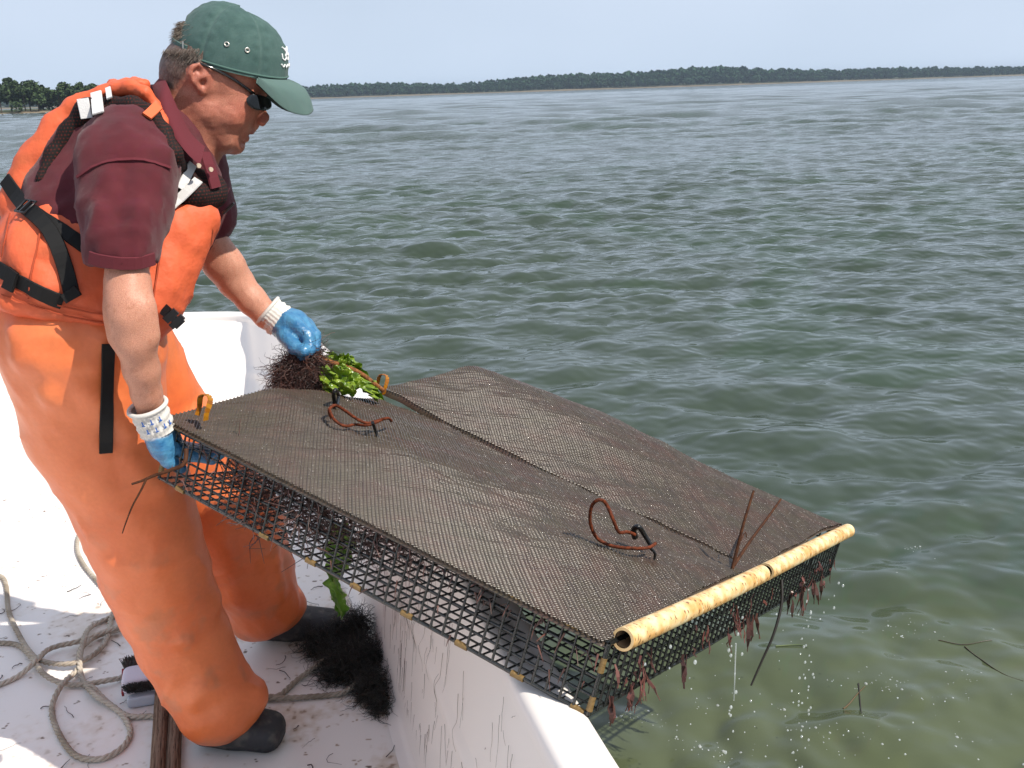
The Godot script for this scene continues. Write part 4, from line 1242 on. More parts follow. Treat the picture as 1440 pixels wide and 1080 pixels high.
func field_arm_skin() -> Field:
	var f = Field.new(Vector3(-0.7176, 0.9708, -2.206), Vector3(-0.4194, 1.45, -1.56), 0.006)
	f.limb(Vector3(-0.6341, 1.39, -1.673), Vector3(-0.6295, 1.312, -1.64), 0.0355, 0.0347, 0.012)
	f.limb(Vector3(-0.6295, 1.312, -1.64), Vector3(-0.6268, 1.285, -1.627), 0.0347, 0.0364, 0.012)
	f.limb(Vector3(-0.6268, 1.285, -1.627), Vector3(-0.6258, 1.263, -1.621), 0.0364, 0.0364, 0.012)
	f.limb(Vector3(-0.6258, 1.263, -1.621), Vector3(-0.6239, 1.22, -1.623), 0.0364, 0.0325, 0.012)
	f.limb(Vector3(-0.6239, 1.22, -1.623), Vector3(-0.6284, 1.165, -1.644), 0.0325, 0.0290, 0.012)
	f.limb(Vector3(-0.6284, 1.165, -1.644), Vector3(-0.634, 1.118, -1.667), 0.0290, 0.0247, 0.012)
	f.limb(Vector3(-0.634, 1.118, -1.667), Vector3(-0.6365, 1.063, -1.682), 0.0247, 0.0213, 0.012)
	f.limb(Vector3(-0.6544, 1.272, -1.629), Vector3(-0.6494, 1.233, -1.622), 0.0106, 0.0165, 0.02)
	f.limb(Vector3(-0.5959, 1.278, -1.615), Vector3(-0.5969, 1.232, -1.617), 0.0128, 0.0153, 0.02)
	f.limb(Vector3(-0.6484, 1.354, -2.137), Vector3(-0.6349, 1.304, -2.133), 0.0452, 0.0409, 0.012)
	f.limb(Vector3(-0.6349, 1.304, -2.133), Vector3(-0.6104, 1.265, -2.127), 0.0409, 0.0387, 0.012)
	f.limb(Vector3(-0.6104, 1.265, -2.127), Vector3(-0.5869, 1.225, -2.131), 0.0387, 0.0359, 0.012)
	f.limb(Vector3(-0.5869, 1.225, -2.131), Vector3(-0.5557, 1.184, -2.129), 0.0359, 0.0307, 0.012)
	f.limb(Vector3(-0.5557, 1.184, -2.129), Vector3(-0.527, 1.148, -2.129), 0.0307, 0.0270, 0.012)
	f.limb(Vector3(-0.527, 1.148, -2.129), Vector3(-0.4946, 1.121, -2.131), 0.0270, 0.0232, 0.012)
	f.limb(Vector3(-0.6166, 1.323, -2.107), Vector3(-0.588, 1.264, -2.116), 0.0239, 0.0272, 0.02)
	f.limb(Vector3(-0.5569, 1.216, -2.123), Vector3(-0.5101, 1.156, -2.119), 0.0069, 0.0061, 0.012)
	f.limb(Vector3(-0.5652, 1.203, -2.114), Vector3(-0.522, 1.146, -2.112), 0.0068, 0.0061, 0.012)
	f.limb(Vector3(-0.6208, 1.195, -1.624), Vector3(-0.6295, 1.112, -1.651), 0.0059, 0.0049, 0.014)
	f.limb(Vector3(-0.6092, 1.194, -1.627), Vector3(-0.6176, 1.108, -1.654), 0.0060, 0.0049, 0.014)
	f.limb(Vector3(-0.6263, 1.267, -1.601), Vector3(-0.6244, 1.192, -1.612), 0.0058, 0.0047, 0.014)
	f.limb(Vector3(-0.6375, 1.062, -1.685), Vector3(-0.6274, 1.013, -1.704), 0.0163, 0.0179, 0.02)
	f.limb(Vector3(-0.4945, 1.124, -2.132), Vector3(-0.4651, 1.107, -2.133), 0.0201, 0.0217, 0.02)
	return f
func field_glove_near() -> Field:
	var f = Field.new(Vector3(-0.6763, 0.941, -1.812), Vector3(-0.4997, 1.104, -1.643), 0.0035)
	f.limb(Vector3(-0.6376, 1.066, -1.683), Vector3(-0.6248, 1.013, -1.704), 0.0245, 0.0281, 0.012)
	f.limb(Vector3(-0.6344, 1.051, -1.678), Vector3(-0.6258, 1.01, -1.682), 0.0213, 0.0228, 0.012)
	f.limb(Vector3(-0.643, 1.032, -1.72), Vector3(-0.631, 0.9944, -1.74), 0.0193, 0.0235, 0.012)
	f.limb(Vector3(-0.6166, 1.006, -1.691), Vector3(-0.5828, 0.9885, -1.699), 0.0134, 0.0118, 0.007)
	f.limb(Vector3(-0.5828, 0.9885, -1.699), Vector3(-0.547, 0.9785, -1.704), 0.0118, 0.0105, 0.004)
	f.limb(Vector3(-0.547, 0.9785, -1.704), Vector3(-0.5234, 0.9913, -1.708), 0.0105, 0.0096, 0.004)
	f.limb(Vector3(-0.6259, 0.9985, -1.717), Vector3(-0.5862, 0.983, -1.725), 0.0136, 0.0120, 0.007)
	f.limb(Vector3(-0.5862, 0.983, -1.725), Vector3(-0.5498, 0.974, -1.731), 0.0120, 0.0107, 0.004)
	f.limb(Vector3(-0.5498, 0.974, -1.731), Vector3(-0.5258, 0.9871, -1.735), 0.0107, 0.0098, 0.004)
	f.limb(Vector3(-0.6351, 0.9911, -1.743), Vector3(-0.596, 0.9777, -1.752), 0.0138, 0.0121, 0.007)
	f.limb(Vector3(-0.596, 0.9777, -1.752), Vector3(-0.559, 0.9699, -1.758), 0.0121, 0.0109, 0.004)
	f.limb(Vector3(-0.559, 0.9699, -1.758), Vector3(-0.5347, 0.9832, -1.762), 0.0109, 0.0099, 0.004)
	f.limb(Vector3(-0.644, 0.9841, -1.768), Vector3(-0.6136, 0.9731, -1.777), 0.0140, 0.0123, 0.007)
	f.limb(Vector3(-0.6136, 0.9731, -1.777), Vector3(-0.576, 0.9666, -1.784), 0.0123, 0.0110, 0.004)
	f.limb(Vector3(-0.576, 0.9666, -1.784), Vector3(-0.5514, 0.98, -1.788), 0.0110, 0.0101, 0.004)
	f.limb(Vector3(-0.6277, 1.027, -1.671), Vector3(-0.6182, 0.9858, -1.68), 0.0138, 0.0127, 0.008)
	f.limb(Vector3(-0.6182, 0.9858, -1.68), Vector3(-0.6024, 0.9659, -1.695), 0.0127, 0.0109, 0.004)
	return f
func field_glove_far() -> Field:
	var f = Field.new(Vector3(-0.5586, 1.028, -2.212), Vector3(-0.3973, 1.187, -2.029), 0.0035)
	f.limb(Vector3(-0.5144, 1.143, -2.132), Vector3(-0.4729, 1.121, -2.131), 0.0301, 0.0364, 0.012)
	f.limb(Vector3(-0.4749, 1.125, -2.143), Vector3(-0.4565, 1.112, -2.155), 0.0327, 0.0266, 0.012)
	f.limb(Vector3(-0.4882, 1.122, -2.116), Vector3(-0.4684, 1.1, -2.099), 0.0262, 0.0184, 0.012)
	f.limb(Vector3(-0.4701, 1.112, -2.113), Vector3(-0.4468, 1.089, -2.101), 0.0200, 0.0184, 0.01)
	f.limb(Vector3(-0.4557, 1.127, -2.102), Vector3(-0.4323, 1.107, -2.09), 0.0168, 0.0146, 0.007)
	f.limb(Vector3(-0.4323, 1.107, -2.09), Vector3(-0.4301, 1.083, -2.074), 0.0146, 0.0134, 0.003)
	f.limb(Vector3(-0.4301, 1.083, -2.074), Vector3(-0.4452, 1.072, -2.069), 0.0134, 0.0121, 0.003)
	f.limb(Vector3(-0.4507, 1.123, -2.13), Vector3(-0.427, 1.103, -2.118), 0.0170, 0.0148, 0.007)
	f.limb(Vector3(-0.427, 1.103, -2.118), Vector3(-0.4248, 1.079, -2.102), 0.0148, 0.0135, 0.003)
	f.limb(Vector3(-0.4248, 1.079, -2.102), Vector3(-0.4402, 1.068, -2.097), 0.0135, 0.0123, 0.003)
	f.limb(Vector3(-0.4549, 1.119, -2.158), Vector3(-0.4309, 1.098, -2.146), 0.0172, 0.0150, 0.007)
	f.limb(Vector3(-0.4309, 1.098, -2.146), Vector3(-0.4287, 1.073, -2.13), 0.0150, 0.0137, 0.003)
	f.limb(Vector3(-0.4287, 1.073, -2.13), Vector3(-0.4443, 1.062, -2.124), 0.0137, 0.0125, 0.003)
	f.limb(Vector3(-0.4662, 1.112, -2.181), Vector3(-0.442, 1.092, -2.169), 0.0174, 0.0152, 0.007)
	f.limb(Vector3(-0.442, 1.092, -2.169), Vector3(-0.4398, 1.066, -2.153), 0.0152, 0.0139, 0.003)
	f.limb(Vector3(-0.4398, 1.066, -2.153), Vector3(-0.4555, 1.055, -2.147), 0.0139, 0.0126, 0.003)
	f.limb(Vector3(-0.4842, 1.111, -2.092), Vector3(-0.4609, 1.092, -2.066), 0.0175, 0.0154, 0.008)
	f.limb(Vector3(-0.4609, 1.092, -2.066), Vector3(-0.4386, 1.085, -2.056), 0.0154, 0.0132, 0.004)
	f.limb(Vector3(-0.4761, 1.147, -2.106), Vector3(-0.4442, 1.121, -2.084), 0.0050, 0.0030, 0.025)
	return f
func field_boot_near() -> Field:
	var f = Field.new(Vector3(-0.7967, 0.178, -2.036), Vector3(-0.5139, 0.479, -1.87), 0.006)
	f.limb(Vector3(-0.7168, 0.252, -1.969), Vector3(-0.6468, 0.255, -1.966), 0.0360, 0.0400, 0.02)
	f.limb(Vector3(-0.6468, 0.25, -1.966), Vector3(-0.5719, 0.236, -1.964), 0.0400, 0.0340, 0.02)
	f.limb(Vector3(-0.7185, 0.252, -1.945), Vector3(-0.6488, 0.255, -1.938), 0.0360, 0.0400, 0.02)
	f.limb(Vector3(-0.6488, 0.25, -1.938), Vector3(-0.5745, 0.236, -1.928), 0.0400, 0.0340, 0.02)
	f.limb(Vector3(-0.6877, 0.27, -1.955), Vector3(-0.7177, 0.4, -1.957), 0.0480, 0.0550, 0.03)
	f.half(Vector3(0, -1, 0), -0.2035, 0.006)
	return f
func field_boot_far() -> Field:
	var f = Field.new(Vector3(-0.7695, 0.174, -2.493), Vector3(-0.455, 0.483, -2.319), 0.007)
	f.limb(Vector3(-0.6872, 0.252, -2.414), Vector3(-0.6175, 0.255, -2.421), 0.0360, 0.0400, 0.02)
	f.limb(Vector3(-0.6175, 0.25, -2.421), Vector3(-0.5192, 0.236, -2.431), 0.0400, 0.0340, 0.02)
	f.limb(Vector3(-0.6858, 0.252, -2.39), Vector3(-0.6158, 0.255, -2.393), 0.0360, 0.0400, 0.02)
	f.limb(Vector3(-0.6158, 0.25, -2.393), Vector3(-0.517, 0.236, -2.395), 0.0400, 0.0340, 0.02)
	f.limb(Vector3(-0.6566, 0.27, -2.404), Vector3(-0.6865, 0.4, -2.402), 0.0480, 0.0550, 0.03)
	f.half(Vector3(0, -1, 0), -0.2035, 0.006)
	return f

const HS := 0.00135        # metres per unit of the head drawings
var head_at: Transform3D
func hp(x: float, y: float, z := 0.0) -> Vector3:
	# the head's own axes: x forward, y up, z towards its right ear, measured from between the ears
	return Vector3((x - 286.0) * HS, (118.0 - y) * HS, z)
func head_field() -> Field:
	var f := Field.new(Vector3(-0.10, -0.20, -0.105), Vector3(0.145, 0.165, 0.105), 0.0034)
	var tilt := -0.32
	f.egg(hp(322, 88, 0), Vector3(0.090, 0.082, 0.0735), tilt, 0.02)
	f.egg(hp(284, 98, 0), Vector3(0.068, 0.054, 0.067), -0.2, 0.03)
	f.egg(hp(314, 128), Vector3(0.060, 0.086, 0.063), 0.22, 0.03)
	f.limb(hp(348, 112, -0.02), hp(348, 112, 0.02), 0.022, 0.022, 0.02)        # brow
	for s in [-1.0, 1.0]:
		f.limb(hp(290, 156, 0.050 * s), hp(309, 191, 0.030 * s), 0.019, 0.018, 0.03)       # jaw
		f.limb(hp(309, 193, 0.028 * s), hp(321, 200, 0.008 * s), 0.017, 0.015, 0.02)
		f.limb(hp(336, 146, 0.040 * s), hp(322, 160, 0.048 * s), 0.020, 0.018, 0.03)       # cheek
		f.egg(hp(352, 136, 0.030 * s), Vector3(0.013, 0.011, 0.014), 0.0, 0.008, -1.0)     # eye socket
		f.egg(hp(348.5, 136, 0.030 * s), Vector3(0.012, 0.012, 0.012), 0.0, 0.002)         # eyeball and lids
		f.limb(hp(356, 127, 0.016 * s), hp(347, 126, 0.046 * s), 0.006, 0.006, 0.008)      # brow ridge
		f.egg(hp(361.5, 170.5, 0.0115 * s), Vector3(0.0085, 0.0070, 0.0062), -0.5, 0.006)    # nostril wing
	f.limb(hp(354, 127), hp(363, 161.5), 0.0085, 0.0105, 0.008)                     # nose
	f.egg(hp(364.5, 164.5), Vector3(0.0108, 0.0095, 0.0105), 0.0, 0.007)
	f.limb(hp(352, 176, 0.0), hp(346, 181, 0.0), 0.007, 0.008, 0.01)
	f.limb(hp(334, 182, -0.019), hp(334, 182, 0.019), 0.012, 0.012, 0.014)        # muzzle
	f.limb(hp(344.0, 183.5, -0.012), hp(344.0, 183.5, 0.012), 0.0052, 0.0052, 0.005)   # upper lip
	f.limb(hp(338.5, 192.6, -0.011), hp(338.5, 192.6, 0.011), 0.0056, 0.0056, 0.005)   # lower lip
	f.limb(hp(340, 188.4, -0.030), hp(345, 188.0, 0.0), 0.0022, 0.0026, 0.003, -1.0)       # mouth line
	f.limb(hp(340, 188.4, 0.030), hp(345, 188.0, 0.0), 0.0022, 0.0026, 0.003, -1.0)
	f.limb(hp(331.5, 198.5, -0.016), hp(331.5, 198.5, 0.016), 0.0035, 0.0035, 0.008, -1.0)         # hollow over the chin
	f.egg(hp(323, 202.5), Vector3(0.013, 0.012, 0.016), 0.3, 0.012)                       # chin
	# neck
	f.limb(hp(272, 118, 0), hp(244, 200, 0), 0.056, 0.056, 0.03)
	f.limb(hp(288, 150, 0), hp(258, 228, 0), 0.044, 0.050, 0.025)
	for s in [-1.0, 1.0]:
		f.limb(hp(274, 134, 0.050 * s), hp(278, 222, 0.016 * s), 0.011, 0.013, 0.02)       # neck cord
		# ear: rim, bowl and lobe
		var z: float = 0.0735 * s
		f.limb(hp(289, 122, 0.060 * s), hp(284, 108, 0.068 * s), 0.013, 0.016, 0.012)
		var rim := [[291, 106, -0.002], [289, 97, 0.003], [282, 93, 0.007], [273.5, 96, 0.010], [270, 104, 0.010], [273, 114, 0.007], [279, 122, 0.003], [284, 127, -0.001]]
		for i in rim.size() - 1:
			f.limb(hp(rim[i][0], rim[i][1], z + rim[i][2] * s), hp(rim[i + 1][0], rim[i + 1][1], z + rim[i + 1][2] * s), 0.0042, 0.0042, 0.004)
		f.limb(hp(284, 127, z - 0.001 * s), hp(286, 124, z - 0.003 * s), 0.0052, 0.005, 0.006)
		f.limb(hp(281, 102, z - 0.002 * s), hp(279, 112, z - 0.002 * s), 0.0085, 0.0085, 0.006)
		f.limb(hp(282, 103, z + 0.006 * s), hp(277, 116, z + 0.003 * s), 0.0036, 0.0036, 0.005)
		f.egg(hp(286, 116, z + 0.004 * s), Vector3(0.0045, 0.0065, 0.007), 0.0, 0.006, -1.0)
		f.egg(hp(281.5, 101, z + 0.009 * s), Vector3(0.0045, 0.0070, 0.005), 0.3, 0.003, -1.0)
	return f
func skin_paint(n: FastNoiseLite) -> Callable:
	return func(p: Vector3, _nn: Vector3) -> Color:
		var c := Color(0.57, 0.245, 0.165)
		return c.lerp(Color(0.48, 0.175, 0.118), clampf(0.35 + n.get_noise_3dv(p * 26.0) * 0.8, 0.0, 1.0)) * (1.0 + 0.10 * n.get_noise_3dv(p * 160.0))
func build_person() -> void:
	var man := thing("person", "person in orange bib trousers, life vest, maroon shirt and green cap lifting the cage", "person", Vector3(-0.67, 0.2, -2.1))
	var home := Transform3D(Basis(), -man.position)
	head_at = Transform3D(Basis(Vector3(0.9612, -0.0282, -0.2745), Vector3(0.0312, 0.9995, 0.0065), Vector3(0.2742, -0.0148, 0.9616)).orthonormalized(), Vector3(-0.5627, 1.63, -1.973))
	var hb := head_at.basis
	var head_in := home * head_at
	var n := noise(1.0, 71, 3)
	# ---- body: one continuous skin
	var skin := mat(Color.WHITE, 0.48, 0.45, true)
	skin.subsurf_scatter_enabled = true
	skin.subsurf_scatter_strength = 0.12
	var pores := noise_tex(0.11, 72, Color.BLACK, Color.WHITE, 256, 4)
	relief(skin, pores, 0.05, 0.05)
	skin.albedo_texture = noise_tex(0.07, 172, Color(0.80, 0.72, 0.69), Color(1, 1, 1), 256, 5)
	var body := Geo.new()
	var paint := skin_paint(n)
	field_torso_skin().net(body, paint, null, home)
	field_arm_skin().net(body, func(p: Vector3, nn: Vector3) -> Color:
		# fair hair and freckles on the forearms
		var c: Color = paint.call(p, nn)
		c = c.lerp(Color(0.64, 0.36, 0.25), 0.7)
		return c.lerp(Color(0.44, 0.20, 0.12), smoothstep(0.30, 0.48, n.get_noise_3dv(p * 210.0)) * 0.6), func(p: Vector3, _nn: Vector3) -> float:
			return n.get_noise_3d(p.x * 34.0, p.y * 9.0, p.z * 34.0) * 0.0011, home)
	head_field().net(body, func(p: Vector3, nn: Vector3) -> Color:
		var c: Color = paint.call(p, nn)
		var x := p.x / HS + 286.0
		var y := 118.0 - p.y / HS
		# sunburnt nose, cheek, ear and neck
		var burn := maxf(1.0 - Vector2(x - 372, y - 166).length() / 16.0, 0.0)
		burn = maxf(burn, 0.8 * maxf(1.0 - Vector2((x - 335) * 0.8, y - 158).length() / 24.0, 0.0))
		burn = maxf(burn, 0.9 * maxf(1.0 - Vector2(x - 281, y - 108).length() / 24.0, 0.0))
		c = c.lerp(Color(0.52, 0.155, 0.105), clampf(burn * 0.8, 0.0, 0.8))
		# lips
		var lip := smoothstep(8.0, 3.0, Vector2((x - 345) * 0.7, (y - 187.5) * 1.0).length()) * smoothstep(0.024, 0.016, absf(p.z))
		c = c.lerp(Color(0.40, 0.12, 0.115), lip * 0.85)
		# shaved beard shadow on jaw and chin
		c = c.lerp(Color(0.30, 0.17, 0.125), 0.16 * smoothstep(168.0, 190.0, y) * smoothstep(290.0, 310.0, x))
		# close-cropped hair over the ears and down the nape
		var line := 97.0 + maxf(0.0, 275.0 - x) * 0.9
		if x > 276.0: line = 97.0 - (x - 276.0) * 0.1
		var edge := n.get_noise_3dv(p * 400.0) * 5.0
		var hair := smoothstep(line + 8.0, line - 6.0, y + edge) * smoothstep(318.0, 306.0, x + edge)
		hair = maxf(hair, smoothstep(300.0, 292.0, x + edge) * smoothstep(100.0, 94.0, y + edge))
		var grey := clampf(0.4 + n.get_noise_3dv(p * 700.0), 0.0, 1.0)
		c = c.lerp(Color(0.055, 0.043, 0.036).lerp(Color(0.20, 0.175, 0.15), grey), hair * 0.92)
		if absf(absf(p.z) - 0.075) < 0.02 and Vector2(x - 281, y - 110).length() < 19.0 and absf(p.z) > 0.066: c = Color(0.50, 0.19, 0.13)
		return c, func(p: Vector3, _nn: Vector3) -> float:
			# weathered creases
			return 0.0009 * n.get_noise_3d(p.x * 60.0, p.y * 60.0, p.z * 60.0) + 0.0006 * n.get_noise_3d(p.x * 190.0, p.y * 90.0, p.z * 120.0), head_in)
	part("body", body, skin, man)
	# ---- trousers
	var ntr := noise(1.0, 73, 3)
	var pvc := mat(Color.WHITE, 0.42, 0.5, true)
	relief(pvc, noise_tex(0.02, 74, Color.BLACK, Color.WHITE, 256, 5), 0.08, 0.22)
	pvc.albedo_texture = noise_tex(0.035, 174, Color(0.95, 0.94, 0.93), Color(1, 1, 1), 512, 5)
	var g := Geo.new()
	field_trousers().net(g, func(p: Vector3, _nn: Vector3) -> Color:
		var c := Color(0.76, 0.200, 0.068)
		var k := ntr.get_noise_3dv(p * 6.0)
		c = c.lerp(Color(0.70, 0.158, 0.048), clampf(0.4 + k, 0.0, 1.0))
		# scuffs and grey mud rubbed into the legs
		var mud := smoothstep(0.12, 0.55, ntr.get_noise_3dv(p * 9.0 + Vector3(9, 0, 0)) + 0.25 * ntr.get_noise_3dv(p * 45.0)) * smoothstep(1.1, 0.5, p.y)
		return c.lerp(Color(0.40, 0.19, 0.11), mud * 0.4), func(p: Vector3, _nn: Vector3) -> float:
			# slack rubberised cloth
			var a := ntr.get_noise_3d(p.x * 5.0 - p.y * 1.0, p.y * 3.6 + p.x * 3.0, p.z * 5.0)
			var b := ntr.get_noise_3d(p.x * 13.0 + 5.0, p.y * 10.0 + p.x * 9.0, p.z * 13.0)
			return 0.0055 * (0.25 - absf(a)) + 0.0012 * b + crease(p, 4.5, 0.0050), home)
	var trousers := part("trousers", g, pvc, man)
	# cuffs' turned edge and a side seam
	# ---- shirt
	var cloth := mat(Color.WHITE, 0.85, 0.3, true)
	cloth.rim_enabled = true
	cloth.rim = 0.25
	cloth.rim_tint = 0.6
	var knit := noise_tex(0.12, 75, Color.BLACK, Color.WHITE, 256, 3)
	relief(cloth, knit, 0.05, 0.035)
	cloth.albedo_texture = noise_tex(0.12, 175, Color(0.74, 0.72, 0.74), Color(1, 1, 1), 256, 3)
	var maroon := func(p: Vector3, _nn: Vector3) -> Color:
		return Color(0.118, 0.022, 0.030) * (1.0 + 0.22 * ntr.get_noise_3dv(p * 14.0) + 0.12 * ntr.get_noise_3dv(p * 120.0))
	g = Geo.new()
	field_shirt().net(g, maroon, func(p: Vector3, _nn: Vector3) -> float:
		var a := ntr.get_noise_3d(p.x * 12.0, p.y * 5.0, p.z * 12.0 + 40.0)
		return crease(p, 7.5, 0.005) + 0.006 * (0.25 - absf(a)) + 0.0025 * ntr.get_noise_3d(p.x * 26.0, p.y * 14.0, p.z * 26.0), home)
	var shirt := part("shirt", g, cloth, man)
	var red := mat(lin(0.112, 0.021, 0.029), 0.85, 0.3)
	red.rim_enabled = true
	red.rim = 0.25
	relief(red, knit, 0.05, 0.035)
	# sleeve band and shoulder seam
	g = Geo.new()
	g.ribbon(PackedVector3Array([Vector3(-0.6731, 1.364, -1.609), Vector3(-0.6636, 1.361, -1.606), Vector3(-0.6537, 1.359, -1.603), Vector3(-0.6434, 1.357, -1.602), Vector3(-0.6327, 1.355, -1.602), Vector3(-0.6223, 1.353, -1.604), Vector3(-0.6123, 1.352, -1.608), Vector3(-0.6031, 1.351, -1.613), Vector3(-0.5948, 1.351, -1.621), Vector3(-0.5876, 1.352, -1.631), Vector3(-0.581, 1.353, -1.642)]), PackedVector3Array([Vector3(-0.4256, 0.015, 0.9048), Vector3(-0.3521, -0.0269, 0.9356), Vector3(-0.2196, -0.0814, 0.9722), Vector3(-0.0629, -0.1217, 0.9906), Vector3(0.0855, -0.1509, 0.9848), Vector3(0.2276, -0.1868, 0.9557), Vector3(0.387, -0.2277, 0.8935), Vector3(0.5645, -0.2464, 0.7878), Vector3(0.7268, -0.2215, 0.6501), Vector3(0.8399, -0.1673, 0.5163), Vector3(0.8932, -0.1241, 0.4322)]), 0.022, 0.0022)
	part("sleeve_band", shift(g, home), red, shirt)
	g = Geo.new()
	g.ribbon(PackedVector3Array([Vector3(-0.7032, 1.486, -1.679), Vector3(-0.693, 1.492, -1.676), Vector3(-0.6832, 1.497, -1.674), Vector3(-0.6739, 1.502, -1.673), Vector3(-0.6649, 1.505, -1.674), Vector3(-0.6565, 1.508, -1.674), Vector3(-0.6485, 1.51, -1.676), Vector3(-0.6408, 1.511, -1.678), Vector3(-0.6332, 1.512, -1.68), Vector3(-0.6256, 1.512, -1.683), Vector3(-0.6177, 1.512, -1.685), Vector3(-0.6098, 1.512, -1.687), Vector3(-0.6017, 1.511, -1.689), Vector3(-0.5937, 1.51, -1.691), Vector3(-0.5857, 1.507, -1.693), Vector3(-0.5782, 1.505, -1.696), Vector3(-0.5714, 1.501, -1.701), Vector3(-0.5653, 1.498, -1.708), Vector3(-0.5599, 1.494, -1.716)]), PackedVector3Array([Vector3(-0.4923, 0.2277, 0.8401), Vector3(-0.4088, 0.3115, 0.8579), Vector3(-0.3134, 0.4342, 0.8445), Vector3(-0.2479, 0.549, 0.7982), Vector3(-0.1773, 0.6297, 0.7563), Vector3(-0.07, 0.6633, 0.7451), Vector3(0.056, 0.6436, 0.7633), Vector3(0.1611, 0.5808, 0.798), Vector3(0.2238, 0.5079, 0.8318), Vector3(0.2483, 0.4685, 0.8478), Vector3(0.2539, 0.4861, 0.8362), Vector3(0.2587, 0.5449, 0.7976), Vector3(0.2753, 0.6063, 0.7461), Vector3(0.3176, 0.6363, 0.703), Vector3(0.4019, 0.617, 0.6766), Vector3(0.5349, 0.5415, 0.6486), Vector3(0.7016, 0.4095, 0.5832), Vector3(0.8498, 0.2436, 0.4674), Vector3(0.9229, 0.1221, 0.3651)]), 0.005, 0.0014)
	part("shoulder_seam", shift(g, home), red, shirt)
	# collar: a fold standing round the neck, its points lying on the chest
	g = Geo.new()
	var inner := [Vector3(-0.63, 1.65, -1.953), Vector3(-0.6064, 1.629, -1.9), Vector3(-0.5848, 1.589, -1.872), Vector3(-0.5632, 1.546, -1.86), Vector3(-0.5429, 1.52, -1.868)]
	var outer := [Vector3(-0.6505, 1.629, -1.947), Vector3(-0.6169, 1.597, -1.865), Vector3(-0.5863, 1.551, -1.822), Vector3(-0.5584, 1.514, -1.806), Vector3(-0.54, 1.491, -1.815)]
	g.sheet(func(u: float, v: float) -> Vector3:
		var k := minf(u * 4.0, 3.9999)
		var i := int(k)
		var a: Vector3 = inner[i].cubic_interpolate(inner[i + 1], inner[maxi(i - 1, 0)], inner[mini(i + 2, 4)], k - i)
		var b: Vector3 = outer[i].cubic_interpolate(outer[i + 1], outer[maxi(i - 1, 0)], outer[mini(i + 2, 4)], k - i)
		var out := head_at.basis.z
		return home * (a.lerp(b, v) + out * (0.016 * sin(v * PI * 0.75) - 0.008 * v)), 24, 8)
	# the far half of the collar
	g.sheet(func(u: float, v: float) -> Vector3:
		var a := Vector3(-0.63, 1.65, -1.953).lerp(Vector3(-0.563, 1.516, -1.955), u)
		var b := a + (Vector3(-0.6587, 1.621, -2.132) - Vector3(-0.63, 1.65, -1.953)).lerp(Vector3(-0.5541, 1.472, -1.974) - Vector3(-0.563, 1.516, -1.955), u) * v
		return home * (b + Vector3(0.03 * sin(v * PI) * (1.0 - u), 0.012 * sin(v * PI), -0.05 * sin(u * PI))), 16, 8)
	part("collar", g, red, shirt)
	g = Geo.new()
	g.ribbon(PackedVector3Array([Vector3(-0.5401, 1.511, -1.85), Vector3(-0.5331, 1.489, -1.843), Vector3(-0.5277, 1.466, -1.842), Vector3(-0.5246, 1.448, -1.842)]), PackedVector3Array([hb.z + hb.x, hb.z + hb.x, hb.z + hb.x, hb.z + hb.x]), 0.026, 0.003)
	part("placket", shift(g, home), red, shirt)
	var button := mat(Color(0.75, 0.68, 0.6), 0.3, 0.5)
	for q in [Vector3(-0.5376, 1.491, -1.798), Vector3(-0.5251, 1.482, -1.826)]:
		g = Geo.new()
		g.tube(PackedVector3Array([q, q + (hb.z * 0.8 + hb.x * 0.4).normalized() * 0.003]), 0.0045, 0.004, 12)
		part("button", shift(g, home), button, shirt)
	build_vest(man, home, ntr)
	build_hands(man, home)
	build_head_wear(man, head_in, n)
	# ---- boots
	var rubber := mat(Color.WHITE, 0.62, 0.4, true)
	relief(rubber, noise_tex(0.05, 78, Color.BLACK, Color.WHITE, 128, 4), 0.06, 0.06)
	for k in 2:
		g = Geo.new()
		(field_boot_near() if k == 0 else field_boot_far()).net(g, func(p: Vector3, _nn: Vector3) -> Color:
			var dust := smoothstep(0.0, 0.5, n.get_noise_3dv(p * 20.0) + 0.3 * n.get_noise_3dv(p * 90.0))
			var c := Color(0.034, 0.035, 0.037).lerp(Color(0.11, 0.10, 0.09), dust * 0.7)
			return c * (0.55 if p.y < 0.222 else 1.0), func(p: Vector3, _nn: Vector3) -> float: return 0.003 if p.y < 0.221 else 0.0, home)
		part("boot", g, rubber, man)
var fold_noise: FastNoiseLite
func crease(p: Vector3, f: float, deep: float) -> float:
	# sharp folds of stiff cloth: long across the slope, here and there
	if fold_noise == null: fold_noise = noise(1.0, 203, 2)
	var q := Vector3(p.x * 0.8 + p.y * 0.6, p.y * 0.8 - p.x * 0.6, p.z)
	var r := 1.0 - absf(fold_noise.get_noise_3d(q.x * f * 0.45, q.y * f, q.z * f * 0.6)) * 2.6
	var s := 1.0 - absf(fold_noise.get_noise_3d(q.y * f * 0.5 + 31.0, q.x * f * 0.9, q.z * f * 0.6)) * 2.6
	var where := smoothstep(-0.15, 0.35, fold_noise.get_noise_3d(p.x * 3.5 + 9.0, p.y * 3.5, p.z * 3.5))
	return deep * (pow(maxf(r, 0.0), 5.0) * where + pow(maxf(s, 0.0), 5.0) * (1.0 - where) * 0.6 - 0.12)
func shift(g: Geo, t: Transform3D) -> Geo:
	for i in g.v.size():
		g.v[i] = t * g.v[i]
		g.n[i] = t.basis * g.n[i]
	return g
